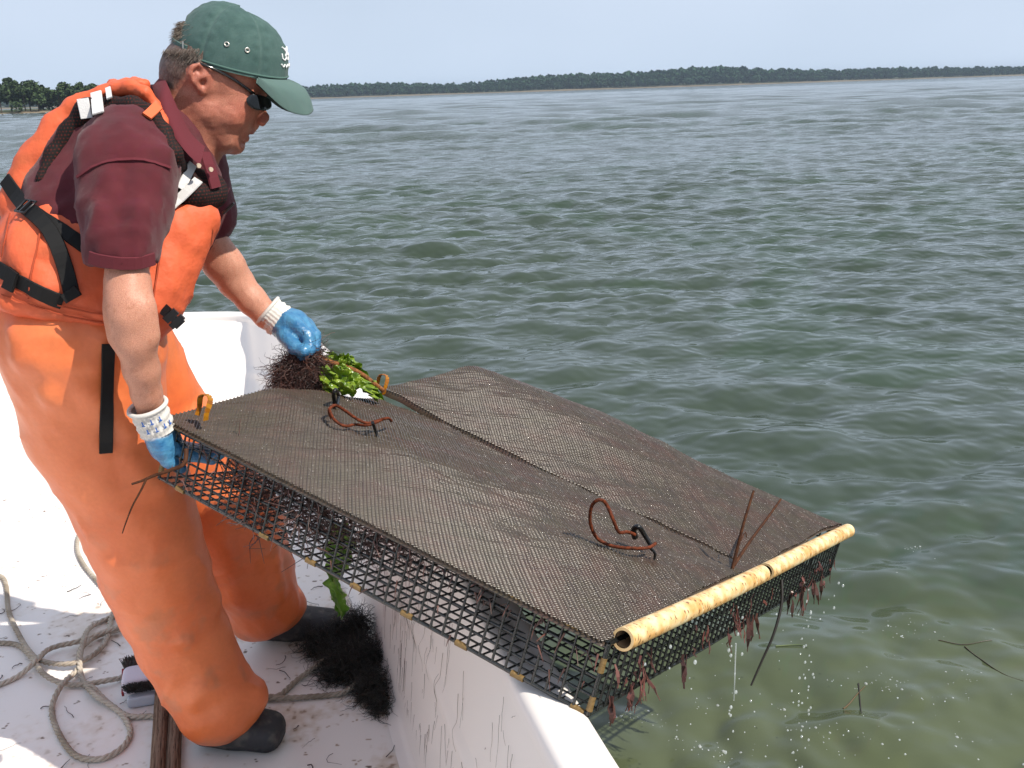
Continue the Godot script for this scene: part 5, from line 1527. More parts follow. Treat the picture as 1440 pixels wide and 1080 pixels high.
func build_vest(man: Node3D, home: Transform3D, ntr: FastNoiseLite) -> void:
	var nylon := mat(Color.WHITE, 0.58, 0.4, true)
	relief(nylon, noise_tex(0.03, 80, Color.BLACK, Color.WHITE, 256, 5), 0.10, 0.12)
	var orange := func(p: Vector3, _nn: Vector3) -> Color:
		var c := Color(0.63, 0.118, 0.047) * (1.0 + 0.10 * ntr.get_noise_3dv(p * 8.0))
		return c.lerp(Color(0.40, 0.10, 0.04), 0.5 * smoothstep(0.25, 0.6, ntr.get_noise_3dv(p * 15.0 + Vector3(3, 3, 3))))
	var ripple := func(p: Vector3, _nn: Vector3) -> float:
		return crease(p, 6.5, 0.0045) + 0.006 * (0.3 - absf(ntr.get_noise_3d(p.x * 8.0, p.y * 10.0, p.z * 8.0 + 20.0))) + 0.0025 * ntr.get_noise_3d(p.x * 34.0, p.y * 24.0, p.z * 30.0)
	var g := Geo.new()
	field_vest().net(g, orange, ripple, home)
	var vest := part("life_vest", g, nylon, man)
	g = Geo.new()
	field_collar_band().net(g, orange, null, home)
	part("shoulder_band", g, nylon, vest)
	# black mesh shoulders
	var black := mat(Color.WHITE, 0.8, 0.3, true)
	black.albedo_texture = mesh_print()
	black.uv1_triplanar = true
	black.uv1_scale = Vector3.ONE / 0.07
	relief(black, black.albedo_texture, 0.12, 0.07)
	g = Geo.new()
	field_yoke().net(g, null, null, home)
	part("mesh_yoke", g, black, vest)
	var web := mat(Color(0.075, 0.078, 0.085), 0.7, 0.4)
	web.albedo_texture = web_weave()
	relief(web, web.albedo_texture, 0.05, 0.02)
	var plastic := mat(Color(0.09, 0.09, 0.10), 0.35, 0.5)
	var white := mat(Color(0.80, 0.80, 0.80), 0.5, 0.5)
	relief(white, noise_tex(0.06, 81, Color.BLACK, Color.WHITE, 128, 3), 0.05, 0.03)
	g = Geo.new()
	g.ribbon(PackedVector3Array([Vector3(-0.7272, 1.61, -1.808), Vector3(-0.7255, 1.599, -1.806), Vector3(-0.7238, 1.588, -1.804), Vector3(-0.7223, 1.577, -1.802)]), PackedVector3Array([Vector3(0.2005, 0.2012, 0.9588), Vector3(0.2005, 0.2012, 0.9588), Vector3(0.2005, 0.2012, 0.9588), Vector3(0.2005, 0.2012, 0.9588)]), 0.020, 0.002)
	part("reflective_strip", shift(g, home), white, vest)
	g = Geo.new()
	g.ribbon(PackedVector3Array([Vector3(-0.7214, 1.62, -1.857), Vector3(-0.7094, 1.609, -1.825), Vector3(-0.6974, 1.597, -1.793), Vector3(-0.6853, 1.585, -1.761)]), PackedVector3Array([Vector3(0.0964, 0.547, 0.8316), Vector3(0.0964, 0.547, 0.8316), Vector3(0.0964, 0.547, 0.8316), Vector3(0.0964, 0.547, 0.8316)]), 0.020, 0.002)
	part("reflective_strip", shift(g, home), white, vest)
	g = Geo.new()
	g.ribbon(PackedVector3Array([Vector3(-0.6994, 1.627, -1.858), Vector3(-0.692, 1.618, -1.839), Vector3(-0.6846, 1.609, -1.819)]), PackedVector3Array([Vector3(-0.0909, 0.6574, 0.748), Vector3(-0.0909, 0.6574, 0.748), Vector3(-0.0909, 0.6574, 0.748)]), 0.010, 0.002)
	part("reflective_strip", shift(g, home), white, vest)
	g = Geo.new()
	g.ribbon(PackedVector3Array([Vector3(-0.5616, 1.491, -1.845), Vector3(-0.5644, 1.482, -1.833), Vector3(-0.5677, 1.472, -1.822), Vector3(-0.5716, 1.462, -1.813), Vector3(-0.5761, 1.451, -1.805)]), PackedVector3Array([Vector3(0.7018, 0.2392, 0.671), Vector3(0.7018, 0.2392, 0.671), Vector3(0.7018, 0.2392, 0.671), Vector3(0.7018, 0.2392, 0.671), Vector3(0.7018, 0.2392, 0.671)]), 0.017, 0.002)
	part("reflective_strip", shift(g, home), white, vest)
	g = Geo.new()
	g.ribbon(PackedVector3Array([Vector3(-0.5461, 1.465, -1.817), Vector3(-0.5518, 1.459, -1.811), Vector3(-0.5577, 1.453, -1.807), Vector3(-0.564, 1.447, -1.802), Vector3(-0.5705, 1.441, -1.798), Vector3(-0.5771, 1.435, -1.794), Vector3(-0.5835, 1.43, -1.788), Vector3(-0.5898, 1.424, -1.782)]), PackedVector3Array([Vector3(0.0474, 0.5651, 0.8237), Vector3(0.0474, 0.5651, 0.8237), Vector3(0.0474, 0.5651, 0.8237), Vector3(0.0474, 0.5651, 0.8237), Vector3(0.0474, 0.5651, 0.8237), Vector3(0.0474, 0.5651, 0.8237), Vector3(0.0474, 0.5651, 0.8237), Vector3(0.0474, 0.5651, 0.8237)]), 0.019, 0.002)
	part("reflective_strip", shift(g, home), white, vest)
	g = Geo.new()
	g.ribbon(PackedVector3Array([Vector3(-0.5984, 1.594, -1.807), Vector3(-0.6033, 1.585, -1.789), Vector3(-0.6083, 1.577, -1.772)]), PackedVector3Array([Vector3(0.6553, 0.6856, 0.3172), Vector3(0.5993, 0.7032, 0.3825), Vector3(0.5488, 0.7207, 0.4236)]), 0.018, 0.003)
	part("orange_tab", shift(g, home), mat(lin(0.65, 0.13, 0.045), 0.6, 0.4), vest)
	# stitched seams of the panels
	var thread := mat(lin(0.36, 0.065, 0.028), 0.7, 0.3)
	for l in [[PackedVector3Array([Vector3(-0.8538, 1.298, -1.666), Vector3(-0.8442, 1.295, -1.664), Vector3(-0.8347, 1.292, -1.662), Vector3(-0.8254, 1.288, -1.66), Vector3(-0.8164, 1.285, -1.659), Vector3(-0.8077, 1.282, -1.657), Vector3(-0.7994, 1.279, -1.657), Vector3(-0.7917, 1.276, -1.656), Vector3(-0.7844, 1.273, -1.657), Vector3(-0.7773, 1.27, -1.658), Vector3(-0.7702, 1.266, -1.659), Vector3(-0.7628, 1.263, -1.66), Vector3(-0.7551, 1.26, -1.663), Vector3(-0.7474, 1.257, -1.665), Vector3(-0.7398, 1.254, -1.669), Vector3(-0.7323, 1.251, -1.673), Vector3(-0.7248, 1.248, -1.677), Vector3(-0.7173, 1.245, -1.68), Vector3(-0.7096, 1.242, -1.683), Vector3(-0.702, 1.24, -1.686), Vector3(-0.6945, 1.237, -1.69)]), PackedVector3Array([Vector3(-0.1873, 0.3928, 0.9004), Vector3(-0.1351, 0.3489, 0.9274), Vector3(-0.0871, 0.2789, 0.9564), Vector3(-0.0819, 0.1957, 0.9772), Vector3(-0.1073, 0.0954, 0.9896), Vector3(-0.1272, -0.019, 0.9917), Vector3(-0.1119, -0.1243, 0.9859), Vector3(-0.0578, -0.1933, 0.9794), Vector3(0.0128, -0.2131, 0.9769), Vector3(0.0732, -0.1918, 0.9787), Vector3(0.1168, -0.1557, 0.9809), Vector3(0.1646, -0.1385, 0.9766), Vector3(0.2372, -0.1603, 0.9581), Vector3(0.3157, -0.2133, 0.9246), Vector3(0.3546, -0.2713, 0.8948), Vector3(0.3361, -0.3173, 0.8868), Vector3(0.2833, -0.3528, 0.8918), Vector3(0.233, -0.3898, 0.8909), Vector3(0.2113, -0.4389, 0.8733), Vector3(0.2243, -0.4957, 0.839), Vector3(0.2478, -0.536, 0.8071)])], [PackedVector3Array([Vector3(-0.8467, 1.309, -1.67), Vector3(-0.8362, 1.306, -1.667), Vector3(-0.8256, 1.302, -1.663), Vector3(-0.8151, 1.299, -1.66), Vector3(-0.8049, 1.296, -1.656), Vector3(-0.7955, 1.294, -1.653), Vector3(-0.7871, 1.291, -1.652), Vector3(-0.7798, 1.288, -1.652), Vector3(-0.7732, 1.285, -1.654), Vector3(-0.7667, 1.282, -1.656), Vector3(-0.7598, 1.278, -1.659), Vector3(-0.7524, 1.275, -1.661), Vector3(-0.7445, 1.272, -1.664), Vector3(-0.7366, 1.269, -1.667), Vector3(-0.7288, 1.266, -1.67), Vector3(-0.7212, 1.263, -1.673), Vector3(-0.7138, 1.26, -1.676), Vector3(-0.7065, 1.258, -1.678), Vector3(-0.6993, 1.256, -1.681), Vector3(-0.6921, 1.253, -1.683)]), PackedVector3Array([Vector3(-0.1948, 0.4037, 0.8939), Vector3(-0.2011, 0.3464, 0.9163), Vector3(-0.2401, 0.242, 0.9401), Vector3(-0.3034, 0.1074, 0.9468), Vector3(-0.3294, -0.035, 0.9435), Vector3(-0.2662, -0.1635, 0.95), Vector3(-0.1218, -0.2609, 0.9576), Vector3(0.0439, -0.312, 0.9491), Vector3(0.1726, -0.309, 0.9353), Vector3(0.2425, -0.254, 0.9363), Vector3(0.2658, -0.1689, 0.9491), Vector3(0.2752, -0.1004, 0.9561), Vector3(0.2932, -0.0873, 0.9521), Vector3(0.3091, -0.124, 0.9429), Vector3(0.3043, -0.1724, 0.9369), Vector3(0.2844, -0.2009, 0.9374), Vector3(0.2692, -0.2022, 0.9416), Vector3(0.2698, -0.1857, 0.9448), Vector3(0.2839, -0.1652, 0.9445), Vector3(0.2984, -0.1522, 0.9422)])], [PackedVector3Array([Vector3(-0.7863, 1.405, -1.705), Vector3(-0.786, 1.397, -1.697), Vector3(-0.7858, 1.388, -1.689), Vector3(-0.7862, 1.38, -1.683), Vector3(-0.7872, 1.371, -1.678), Vector3(-0.7887, 1.363, -1.674), Vector3(-0.7902, 1.355, -1.67), Vector3(-0.7915, 1.348, -1.666), Vector3(-0.7927, 1.34, -1.662), Vector3(-0.7938, 1.333, -1.658), Vector3(-0.795, 1.325, -1.655), Vector3(-0.7967, 1.317, -1.654), Vector3(-0.799, 1.308, -1.653), Vector3(-0.8019, 1.3, -1.655), Vector3(-0.8051, 1.291, -1.656)]), PackedVector3Array([Vector3(0.1078, 0.6464, 0.7553), Vector3(0.1074, 0.6533, 0.7495), Vector3(0.1076, 0.6181, 0.7787), Vector3(0.1116, 0.5232, 0.8449), Vector3(0.1251, 0.4213, 0.8983), Vector3(0.1476, 0.3814, 0.9126), Vector3(0.1587, 0.4105, 0.898), Vector3(0.132, 0.4576, 0.8793), Vector3(0.0612, 0.4661, 0.8826), Vector3(-0.0405, 0.4119, 0.9103), Vector3(-0.1564, 0.3065, 0.939), Vector3(-0.2697, 0.1809, 0.9458), Vector3(-0.3564, 0.0719, 0.9316), Vector3(-0.3971, 0.0053, 0.9178), Vector3(-0.4034, -0.0201, 0.9148)])], [PackedVector3Array([Vector3(-0.5988, 1.413, -1.774), Vector3(-0.599, 1.403, -1.768), Vector3(-0.5994, 1.394, -1.763), Vector3(-0.6001, 1.385, -1.758), Vector3(-0.6011, 1.376, -1.754), Vector3(-0.6023, 1.366, -1.751), Vector3(-0.6038, 1.357, -1.747), Vector3(-0.6053, 1.347, -1.744), Vector3(-0.6069, 1.338, -1.741), Vector3(-0.6085, 1.329, -1.737), Vector3(-0.61, 1.32, -1.734), Vector3(-0.6115, 1.311, -1.731), Vector3(-0.613, 1.303, -1.728), Vector3(-0.6145, 1.294, -1.724), Vector3(-0.6162, 1.286, -1.722), Vector3(-0.618, 1.277, -1.72), Vector3(-0.6202, 1.269, -1.719), Vector3(-0.6226, 1.26, -1.718)]), PackedVector3Array([Vector3(0.0941, 0.5826, 0.8073), Vector3(0.153, 0.5335, 0.8319), Vector3(0.2518, 0.4528, 0.8553), Vector3(0.3466, 0.3666, 0.8634), Vector3(0.3954, 0.3018, 0.8675), Vector3(0.3915, 0.2718, 0.8791), Vector3(0.3578, 0.2678, 0.8946), Vector3(0.3228, 0.2731, 0.9062), Vector3(0.3031, 0.2787, 0.9113), Vector3(0.3034, 0.2821, 0.9101), Vector3(0.3223, 0.2816, 0.9038), Vector3(0.3558, 0.2743, 0.8934), Vector3(0.3984, 0.2539, 0.8814), Vector3(0.4416, 0.21, 0.8723), Vector3(0.4747, 0.1371, 0.8694), Vector3(0.4886, 0.0426, 0.8715), Vector3(0.4837, -0.052, 0.8737), Vector3(0.4735, -0.1134, 0.8735)])], [PackedVector3Array([Vector3(-0.8614, 1.423, -1.758), Vector3(-0.8566, 1.416, -1.741), Vector3(-0.8517, 1.409, -1.725), Vector3(-0.8477, 1.401, -1.71), Vector3(-0.8457, 1.393, -1.699), Vector3(-0.8461, 1.385, -1.693), Vector3(-0.8483, 1.376, -1.69), Vector3(-0.8515, 1.366, -1.69), Vector3(-0.8552, 1.357, -1.69)]), PackedVector3Array([Vector3(-0.4947, 0.727, 0.4762), Vector3(-0.4918, 0.7338, 0.4687), Vector3(-0.4908, 0.721, 0.4891), Vector3(-0.5053, 0.6584, 0.5579), Vector3(-0.549, 0.5458, 0.633), Vector3(-0.6158, 0.4213, 0.6658), Vector3(-0.6686, 0.3245, 0.6691), Vector3(-0.6776, 0.276, 0.6817), Vector3(-0.6608, 0.2653, 0.7021)])]]:
		g = Geo.new()
		g.ribbon(l[0], l[1], 0.0028, 0.0012)
		part("seam", shift(g, home), thread, vest)
	# webbing straps and their fittings
	g = Geo.new()
	g.ribbon(PackedVector3Array([Vector3(-0.8866, 1.478, -1.812), Vector3(-0.8794, 1.47, -1.806), Vector3(-0.8725, 1.462, -1.8), Vector3(-0.865, 1.454, -1.794), Vector3(-0.8549, 1.447, -1.783), Vector3(-0.8417, 1.44, -1.767), Vector3(-0.8265, 1.434, -1.748), Vector3(-0.8115, 1.428, -1.732), Vector3(-0.7984, 1.423, -1.721), Vector3(-0.7876, 1.417, -1.714), Vector3(-0.7784, 1.412, -1.711), Vector3(-0.7697, 1.407, -1.708), Vector3(-0.761, 1.402, -1.706), Vector3(-0.7524, 1.397, -1.704), Vector3(-0.744, 1.391, -1.702), Vector3(-0.7359, 1.386, -1.7), Vector3(-0.7282, 1.38, -1.7), Vector3(-0.721, 1.374, -1.7), Vector3(-0.7142, 1.368, -1.701), Vector3(-0.7074, 1.362, -1.702)]), PackedVector3Array([Vector3(-0.4463, 0.4248, 0.7876), Vector3(-0.346, 0.3773, 0.859), Vector3(-0.2358, 0.3421, 0.9096), Vector3(-0.2164, 0.3979, 0.8915), Vector3(-0.2846, 0.5369, 0.7942), Vector3(-0.3445, 0.6632, 0.6645), Vector3(-0.325, 0.7255, 0.6067), Vector3(-0.2241, 0.7241, 0.6523), Vector3(-0.0833, 0.6603, 0.7464), Vector3(0.0286, 0.5799, 0.8142), Vector3(0.0804, 0.5438, 0.8353), Vector3(0.0994, 0.5549, 0.8259), Vector3(0.1248, 0.5824, 0.8033), Vector3(0.174, 0.6057, 0.7765), Vector3(0.245, 0.6142, 0.7501), Vector3(0.3299, 0.595, 0.7328), Vector3(0.4102, 0.5424, 0.7332), Vector3(0.4603, 0.472, 0.7519), Vector3(0.4733, 0.4112, 0.779), Vector3(0.4684, 0.3781, 0.7985)]), 0.027, 0.0025)
	part("strap", shift(g, home), web, vest)
	g = Geo.new()
	g.ribbon(PackedVector3Array([Vector3(-0.8274, 1.436, -1.742), Vector3(-0.8122, 1.43, -1.727), Vector3(-0.7996, 1.424, -1.716), Vector3(-0.79, 1.418, -1.709), Vector3(-0.7824, 1.411, -1.705), Vector3(-0.7757, 1.405, -1.7), Vector3(-0.7694, 1.398, -1.696), Vector3(-0.7634, 1.39, -1.69), Vector3(-0.7579, 1.382, -1.685), Vector3(-0.7533, 1.373, -1.681), Vector3(-0.7495, 1.363, -1.677), Vector3(-0.7466, 1.354, -1.675), Vector3(-0.7443, 1.345, -1.673), Vector3(-0.7424, 1.337, -1.672), Vector3(-0.7406, 1.329, -1.67), Vector3(-0.7388, 1.32, -1.668), Vector3(-0.7373, 1.312, -1.666), Vector3(-0.736, 1.303, -1.665), Vector3(-0.7349, 1.295, -1.664)]), PackedVector3Array([Vector3(-0.2866, 0.752, 0.5936), Vector3(-0.2014, 0.724, 0.6598), Vector3(-0.0736, 0.6574, 0.75), Vector3(0.031, 0.5903, 0.8066), Vector3(0.085, 0.5782, 0.8114), Vector3(0.1082, 0.6154, 0.7808), Vector3(0.1278, 0.6483, 0.7506), Vector3(0.1523, 0.6338, 0.7584), Vector3(0.1751, 0.5588, 0.8106), Vector3(0.1902, 0.4396, 0.8778), Vector3(0.2027, 0.3224, 0.9246), Vector3(0.2225, 0.2543, 0.9412), Vector3(0.2532, 0.2443, 0.9361), Vector3(0.2894, 0.2627, 0.9205), Vector3(0.3245, 0.274, 0.9053), Vector3(0.3526, 0.2613, 0.8986), Vector3(0.3661, 0.2244, 0.9031), Vector3(0.3625, 0.1747, 0.9155), Vector3(0.3528, 0.1371, 0.9256)]), 0.026, 0.0025)
	part("strap", shift(g, home), web, vest)
	g = Geo.new()
	g.ribbon(PackedVector3Array([Vector3(-0.8655, 1.339, -1.69), Vector3(-0.8557, 1.335, -1.684), Vector3(-0.8462, 1.331, -1.679), Vector3(-0.837, 1.327, -1.674), Vector3(-0.828, 1.322, -1.669), Vector3(-0.8191, 1.318, -1.664), Vector3(-0.8102, 1.315, -1.66), Vector3(-0.8015, 1.311, -1.656), Vector3(-0.7932, 1.307, -1.652), Vector3(-0.7857, 1.303, -1.651), Vector3(-0.7788, 1.299, -1.651), Vector3(-0.7723, 1.295, -1.653), Vector3(-0.7657, 1.29, -1.656), Vector3(-0.7589, 1.286, -1.659), Vector3(-0.752, 1.282, -1.663)]), PackedVector3Array([Vector3(-0.4406, 0.2749, 0.8546), Vector3(-0.4262, 0.2449, 0.8708), Vector3(-0.4153, 0.19, 0.8896), Vector3(-0.42, 0.1233, 0.8991), Vector3(-0.4361, 0.0632, 0.8977), Vector3(-0.4496, 0.0258, 0.8929), Vector3(-0.4395, 0.0165, 0.8981), Vector3(-0.3819, 0.0238, 0.9239), Vector3(-0.2632, 0.0188, 0.9646), Vector3(-0.0933, -0.0259, 0.9953), Vector3(0.0903, -0.104, 0.9905), Vector3(0.2393, -0.1744, 0.9551), Vector3(0.3223, -0.1981, 0.9257), Vector3(0.3403, -0.1721, 0.9244), Vector3(0.3278, -0.1353, 0.935)]), 0.027, 0.0025)
	part("strap", shift(g, home), web, vest)
	g = Geo.new()
	g.ribbon(PackedVector3Array([Vector3(-0.8236, 1.339, -1.662), Vector3(-0.8302, 1.327, -1.663), Vector3(-0.8356, 1.315, -1.663), Vector3(-0.84, 1.306, -1.662)]), PackedVector3Array([Vector3(-0.3838, 0.1237, 0.9151), Vector3(-0.3459, 0.1709, 0.9226), Vector3(-0.2702, 0.2527, 0.9291), Vector3(-0.201, 0.3185, 0.9263)]), 0.024, 0.004)
	part("strap_keeper", shift(g, home), web, vest)
	g = Geo.new()
	g.ribbon(PackedVector3Array([Vector3(-0.7399, 1.302, -1.661), Vector3(-0.7359, 1.295, -1.662), Vector3(-0.7322, 1.287, -1.663)]), PackedVector3Array([Vector3(0.3771, 0.1047, 0.9202), Vector3(0.3578, 0.0853, 0.9299), Vector3(0.3397, 0.0659, 0.9382)]), 0.030, 0.006)
	part("strap_end", shift(g, home), web, vest)
	for q in [[Vector3(-0.8165, 1.435, -1.726), Vector3(-0.328, 0.8113, 0.4838), 0.036], [Vector3(-0.8385, 1.442, -1.753), Vector3(-0.4182, 0.7285, 0.5426), 0.034]]: pass
	g = Geo.new()
	frame_ring(g, Vector3(-0.8187, 1.437, -1.729), Vector3(-0.3471, 0.8067, 0.4783), Vector3(0.78, -0.6, 0.1), 0.034, 0.028, 0.004)
	part("buckle", shift(g, home), plastic, vest)
	# loose tail hanging down the thigh
	g = Geo.new()
	g.ribbon(PackedVector3Array([Vector3(-0.6904, 1.204, -1.676), Vector3(-0.6926, 1.193, -1.676), Vector3(-0.695, 1.182, -1.677), Vector3(-0.6974, 1.171, -1.679), Vector3(-0.6998, 1.16, -1.68), Vector3(-0.7021, 1.149, -1.681), Vector3(-0.7042, 1.139, -1.682), Vector3(-0.7063, 1.128, -1.683), Vector3(-0.7083, 1.118, -1.684), Vector3(-0.7103, 1.107, -1.684), Vector3(-0.7124, 1.097, -1.685), Vector3(-0.7148, 1.086, -1.687), Vector3(-0.7175, 1.075, -1.689), Vector3(-0.7205, 1.063, -1.692), Vector3(-0.7237, 1.052, -1.695), Vector3(-0.7272, 1.04, -1.699), Vector3(-0.7307, 1.028, -1.703), Vector3(-0.7338, 1.016, -1.707), Vector3(-0.7366, 1.005, -1.709), Vector3(-0.7391, 0.9936, -1.711)]), PackedVector3Array([Vector3(0.585, -0.0803, 0.8071), Vector3(0.5992, -0.145, 0.7874), Vector3(0.6284, -0.2085, 0.7494), Vector3(0.6666, -0.2319, 0.7085), Vector3(0.6962, -0.2312, 0.6796), Vector3(0.7091, -0.2227, 0.669), Vector3(0.7139, -0.2013, 0.6707), Vector3(0.7192, -0.1729, 0.673), Vector3(0.7202, -0.1624, 0.6745), Vector3(0.7043, -0.1826, 0.686), Vector3(0.6616, -0.2218, 0.7163), Vector3(0.5914, -0.2639, 0.762), Vector3(0.5006, -0.3046, 0.8103), Vector3(0.4041, -0.3461, 0.8467), Vector3(0.3245, -0.3815, 0.8655), Vector3(0.2895, -0.3902, 0.874), Vector3(0.3118, -0.3572, 0.8805), Vector3(0.3682, -0.2968, 0.8811), Vector3(0.417, -0.2448, 0.8753), Vector3(0.4391, -0.2206, 0.8709)]), 0.0235, 0.0022)
	part("hanging_strap", shift(g, home), web, vest)
	# quick-release buckle swinging at the front
	g = Geo.new()
	var b0 := Vector3(-0.601, 1.244, -1.73)
	var b1 := Vector3(-0.5849, 1.223, -1.734)
	var dn := (b1 - b0).normalized()
	var face := head_at.basis.z
	g.bar(Vector3(-0.6095, 1.252, -1.732), b0, face, 0.020, 0.003)
	g.bar(b0, b0.lerp(b1, 0.5), face, 0.026, 0.010)
	g.bar(b0.lerp(b1, 0.48), b0.lerp(b1, 0.62), face, 0.013, 0.009)
	g.bar(b0.lerp(b1, 0.6), b1, face, 0.028, 0.011)
	g.bar(b1 - dn * 0.002, b1 + dn * 0.004, face, 0.020, 0.006)
	part("buckle", shift(g, home), plastic, vest)
	g = Geo.new()
	g.tube(PackedVector3Array([Vector3(-0.5091, 1.405, -1.818), Vector3(-0.4971, 1.414, -1.811), Vector3(-0.4853, 1.423, -1.808)]), 0.0032, 0.0026, 7)
	part("zip_pull", shift(g, home), plastic, vest)
	g = Geo.new()
	g.tube(curve(PackedVector3Array([Vector3(-0.6588, 1.174, -1.824), Vector3(-0.6362, 1.214, -1.835), Vector3(-0.6025, 1.265, -1.851), Vector3(-0.5717, 1.312, -1.864), Vector3(-0.5463, 1.355, -1.877), Vector3(-0.5277, 1.398, -1.9)]), 4), 0.0035, 0.0035, 6)
	part("front_zip", shift(g, home), mat(lin(0.05, 0.012, 0.014), 0.6, 0.4), vest)
func frame_ring(g: Geo, at: Vector3, nn: Vector3, along: Vector3, w: float, h: float, r: float) -> void:
	var x := (along - nn * along.dot(nn)).normalized()
	var y := nn.cross(x)
	var p := PackedVector3Array()
	for q in [[-1, -1], [0, -1], [1, -1], [1, 0], [1, 1], [0, 1], [-1, 1], [-1, 0], [-1, -1]]: p.append(at + x * q[0] * w * 0.5 + y * q[1] * h * 0.5)
	g.tube(p, r * 0.5, r * 0.5, 6, false)
	g.bar(at - y * h * 0.5, at + y * h * 0.5, nn, r, r)
func mesh_print() -> ImageTexture:
	# black net over dark cloth, red showing through the holes
	var im := Image.create(96, 96, false, Image.FORMAT_RGB8)
	for y in 96:
		for x in 96:
			var a := fposmod(x + (y / 8 % 2) * 4.0, 8.0) - 4.0
			var b := fposmod(float(y), 8.0) - 4.0
			var hole := a * a + b * b < 5.0
			im.set_pixel(x, y, Color(0.33, 0.13, 0.11) if hole else Color(0.10, 0.10, 0.10))
	return ImageTexture.create_from_image(im)
func web_weave() -> ImageTexture:
	var im := Image.create(64, 64, false, Image.FORMAT_RGB8)
	for y in 64:
		for x in 64:
			var k := 0.75 + 0.25 * sin((x + y) * TAU / 8.0) * sin((x - y) * TAU / 8.0)
			im.set_pixel(x, y, Color(k, k, k))
	return ImageTexture.create_from_image(im)
func build_hands(man: Node3D, home: Transform3D) -> void:
	var n := noise(1.0, 90, 3)
	var latex := mat(Color.WHITE, 0.30, 0.5, true)
	relief(latex, noise_tex(0.05, 91, Color.BLACK, Color.WHITE, 128, 4), 0.10, 0.04)
	var knit := mat(Color(0.80, 0.79, 0.77), 0.9, 0.3, true)
	relief(knit, web_weave(), 0.06, 0.012)
	for k in 2:
		var g := Geo.new()
		var wrist: Vector3 = Vector3(-0.6376, 1.066, -1.683) if k == 0 else Vector3(-0.5144, 1.143, -2.132)
		(field_glove_near() if k == 0 else field_glove_far()).net(g, func(p: Vector3, _nn: Vector3) -> Color:
			var c := Color(0.030, 0.135, 0.29).lerp(Color(0.075, 0.24, 0.40), clampf(0.4 + n.get_noise_3dv(p * 45.0), 0.0, 1.0))
			var cut := 0.040 if k == 0 else 0.030
			var dd := p.distance_to(wrist) + n.get_noise_3dv(p * 60.0) * 0.004
			return c.lerp(Color(0.62, 0.61, 0.60), smoothstep(cut + 0.004, cut - 0.002, dd)), func(p: Vector3, _nn: Vector3) -> float:
				return 0.0012 * n.get_noise_3dv(p * 70.0), home)
		var glove := part("glove", g, latex, man)
		tag(glove, "blue rubber glove with a white knitted cuff, " + ("gripping the cage's near corner" if k == 0 else "reaching over the weed"))
		# knitted cuff with a rolled hem
		g = Geo.new()
		var c0: Vector3 = Vector3(-0.6384, 1.09, -1.674) if k == 0 else Vector3(-0.5251, 1.159, -2.132)
		var c1: Vector3 = Vector3(-0.6306, 1.041, -1.686) if k == 0 else Vector3(-0.4969, 1.132, -2.133)
		var ax := (c1 - c0).normalized()
		var sx := ax.cross(Vector3.UP).normalized()
		var sy := sx.cross(ax)
		var r0 := 0.0315 if k == 0 else 0.0340
		g.sheet(func(u: float, v: float) -> Vector3:
			var a := u * TAU
			var r := lerpf(r0, r0 * (0.96 if k == 0 else 1.10), v) * (1.0 + 0.022 * sin(u * TAU * 26.0)) + 0.0016 * sin(v * 19.0 + sin(a * 2.0))
			return home * (c0.lerp(c1, v) + (sx * cos(a) + sy * sin(a)) * r), 104, 12)
		g.weld_normals()
		var roll := PackedVector3Array()
		for i in 33:
			var a := TAU * i / 32.0
			roll.append(home * (c0 + (sx * cos(a) + sy * sin(a)) * (r0 + 0.001)))
		g.tube(roll, 0.0042, 0.0042, 8, false, true)
		part("cuff", g, knit, glove)
		if k == 0:
			# blue print on the cuff: short strokes of worn lettering
			var ink := Geo.new()
			for q in [[0.30, 0.0], [0.30, 0.10], [0.30, 0.20], [0.62, 0.02], [0.62, 0.12], [0.62, 0.22], [0.62, 0.30]]:
				var a: float = 5.15 + q[1] * 4.6
				var dirv := sx * cos(a) + sy * sin(a)
				var p := home * (c0.lerp(c1, q[0]) + dirv * (r0 * 1.0 + 0.0022))
				var tn := ax.cross(dirv).normalized()
				ink.bar(p - ax * 0.0045, p + ax * 0.0045, dirv, 0.0020, 0.0006)
				ink.bar(p - tn * 0.003 + ax * 0.004, p + tn * 0.003 + ax * 0.004, dirv, 0.0018, 0.0007)
			part("print", ink, mat(Color(0.16, 0.36, 0.66), 0.8, 0.3), glove)
var cap_n: FastNoiseLite
func cap_point(th: float, ph: float) -> Vector3:
	# the crown of the cap: th round from the front, ph up from the rim
	var c := hp(324, 91)
	var fx := Vector3(cos(-0.25), sin(-0.25), 0)
	var fy := Vector3(-sin(-0.25), cos(-0.25), 0)
	var s := pow(maxf(cos(ph), 0.0), 0.78)
	var t := pow(maxf(sin(ph), 0.0), 0.92)
	var front := 0.5 + 0.5 * cos(th)
	var back := 0.104 + 0.004 * front
	var p := fx * cos(th) * back * s + Vector3(0, 0, 1) * sin(th) * 0.0815 * s + fy * t * (0.109 - 0.010 * front)
	# six panels: seams pinched in, cloth puckered beside them
	var k := fposmod(th + PI / 6.0, PI / 3.0) - PI / 6.0
	var seam := exp(-pow(k * maxf(s, 0.1) / 0.035, 2.0))
	var out := (fx * cos(th) * s + Vector3(0, 0, 1) * sin(th) * s + fy * t).normalized()
	var pucker := 0.0005 * sin(ph * 34.0 + th * 2.0) * exp(-pow((absf(k) * s - 0.10) / 0.06, 2.0))
	var slack := 0.0014 * cap_n.get_noise_3d(cos(th) * s * 3.0, sin(th) * s * 3.0, t * 1.6)
	p += fy * (-0.0165 * absf(sin(th)) * cos(ph) * cos(ph))
	return c + p + out * (-0.0024 * seam + pucker + slack)
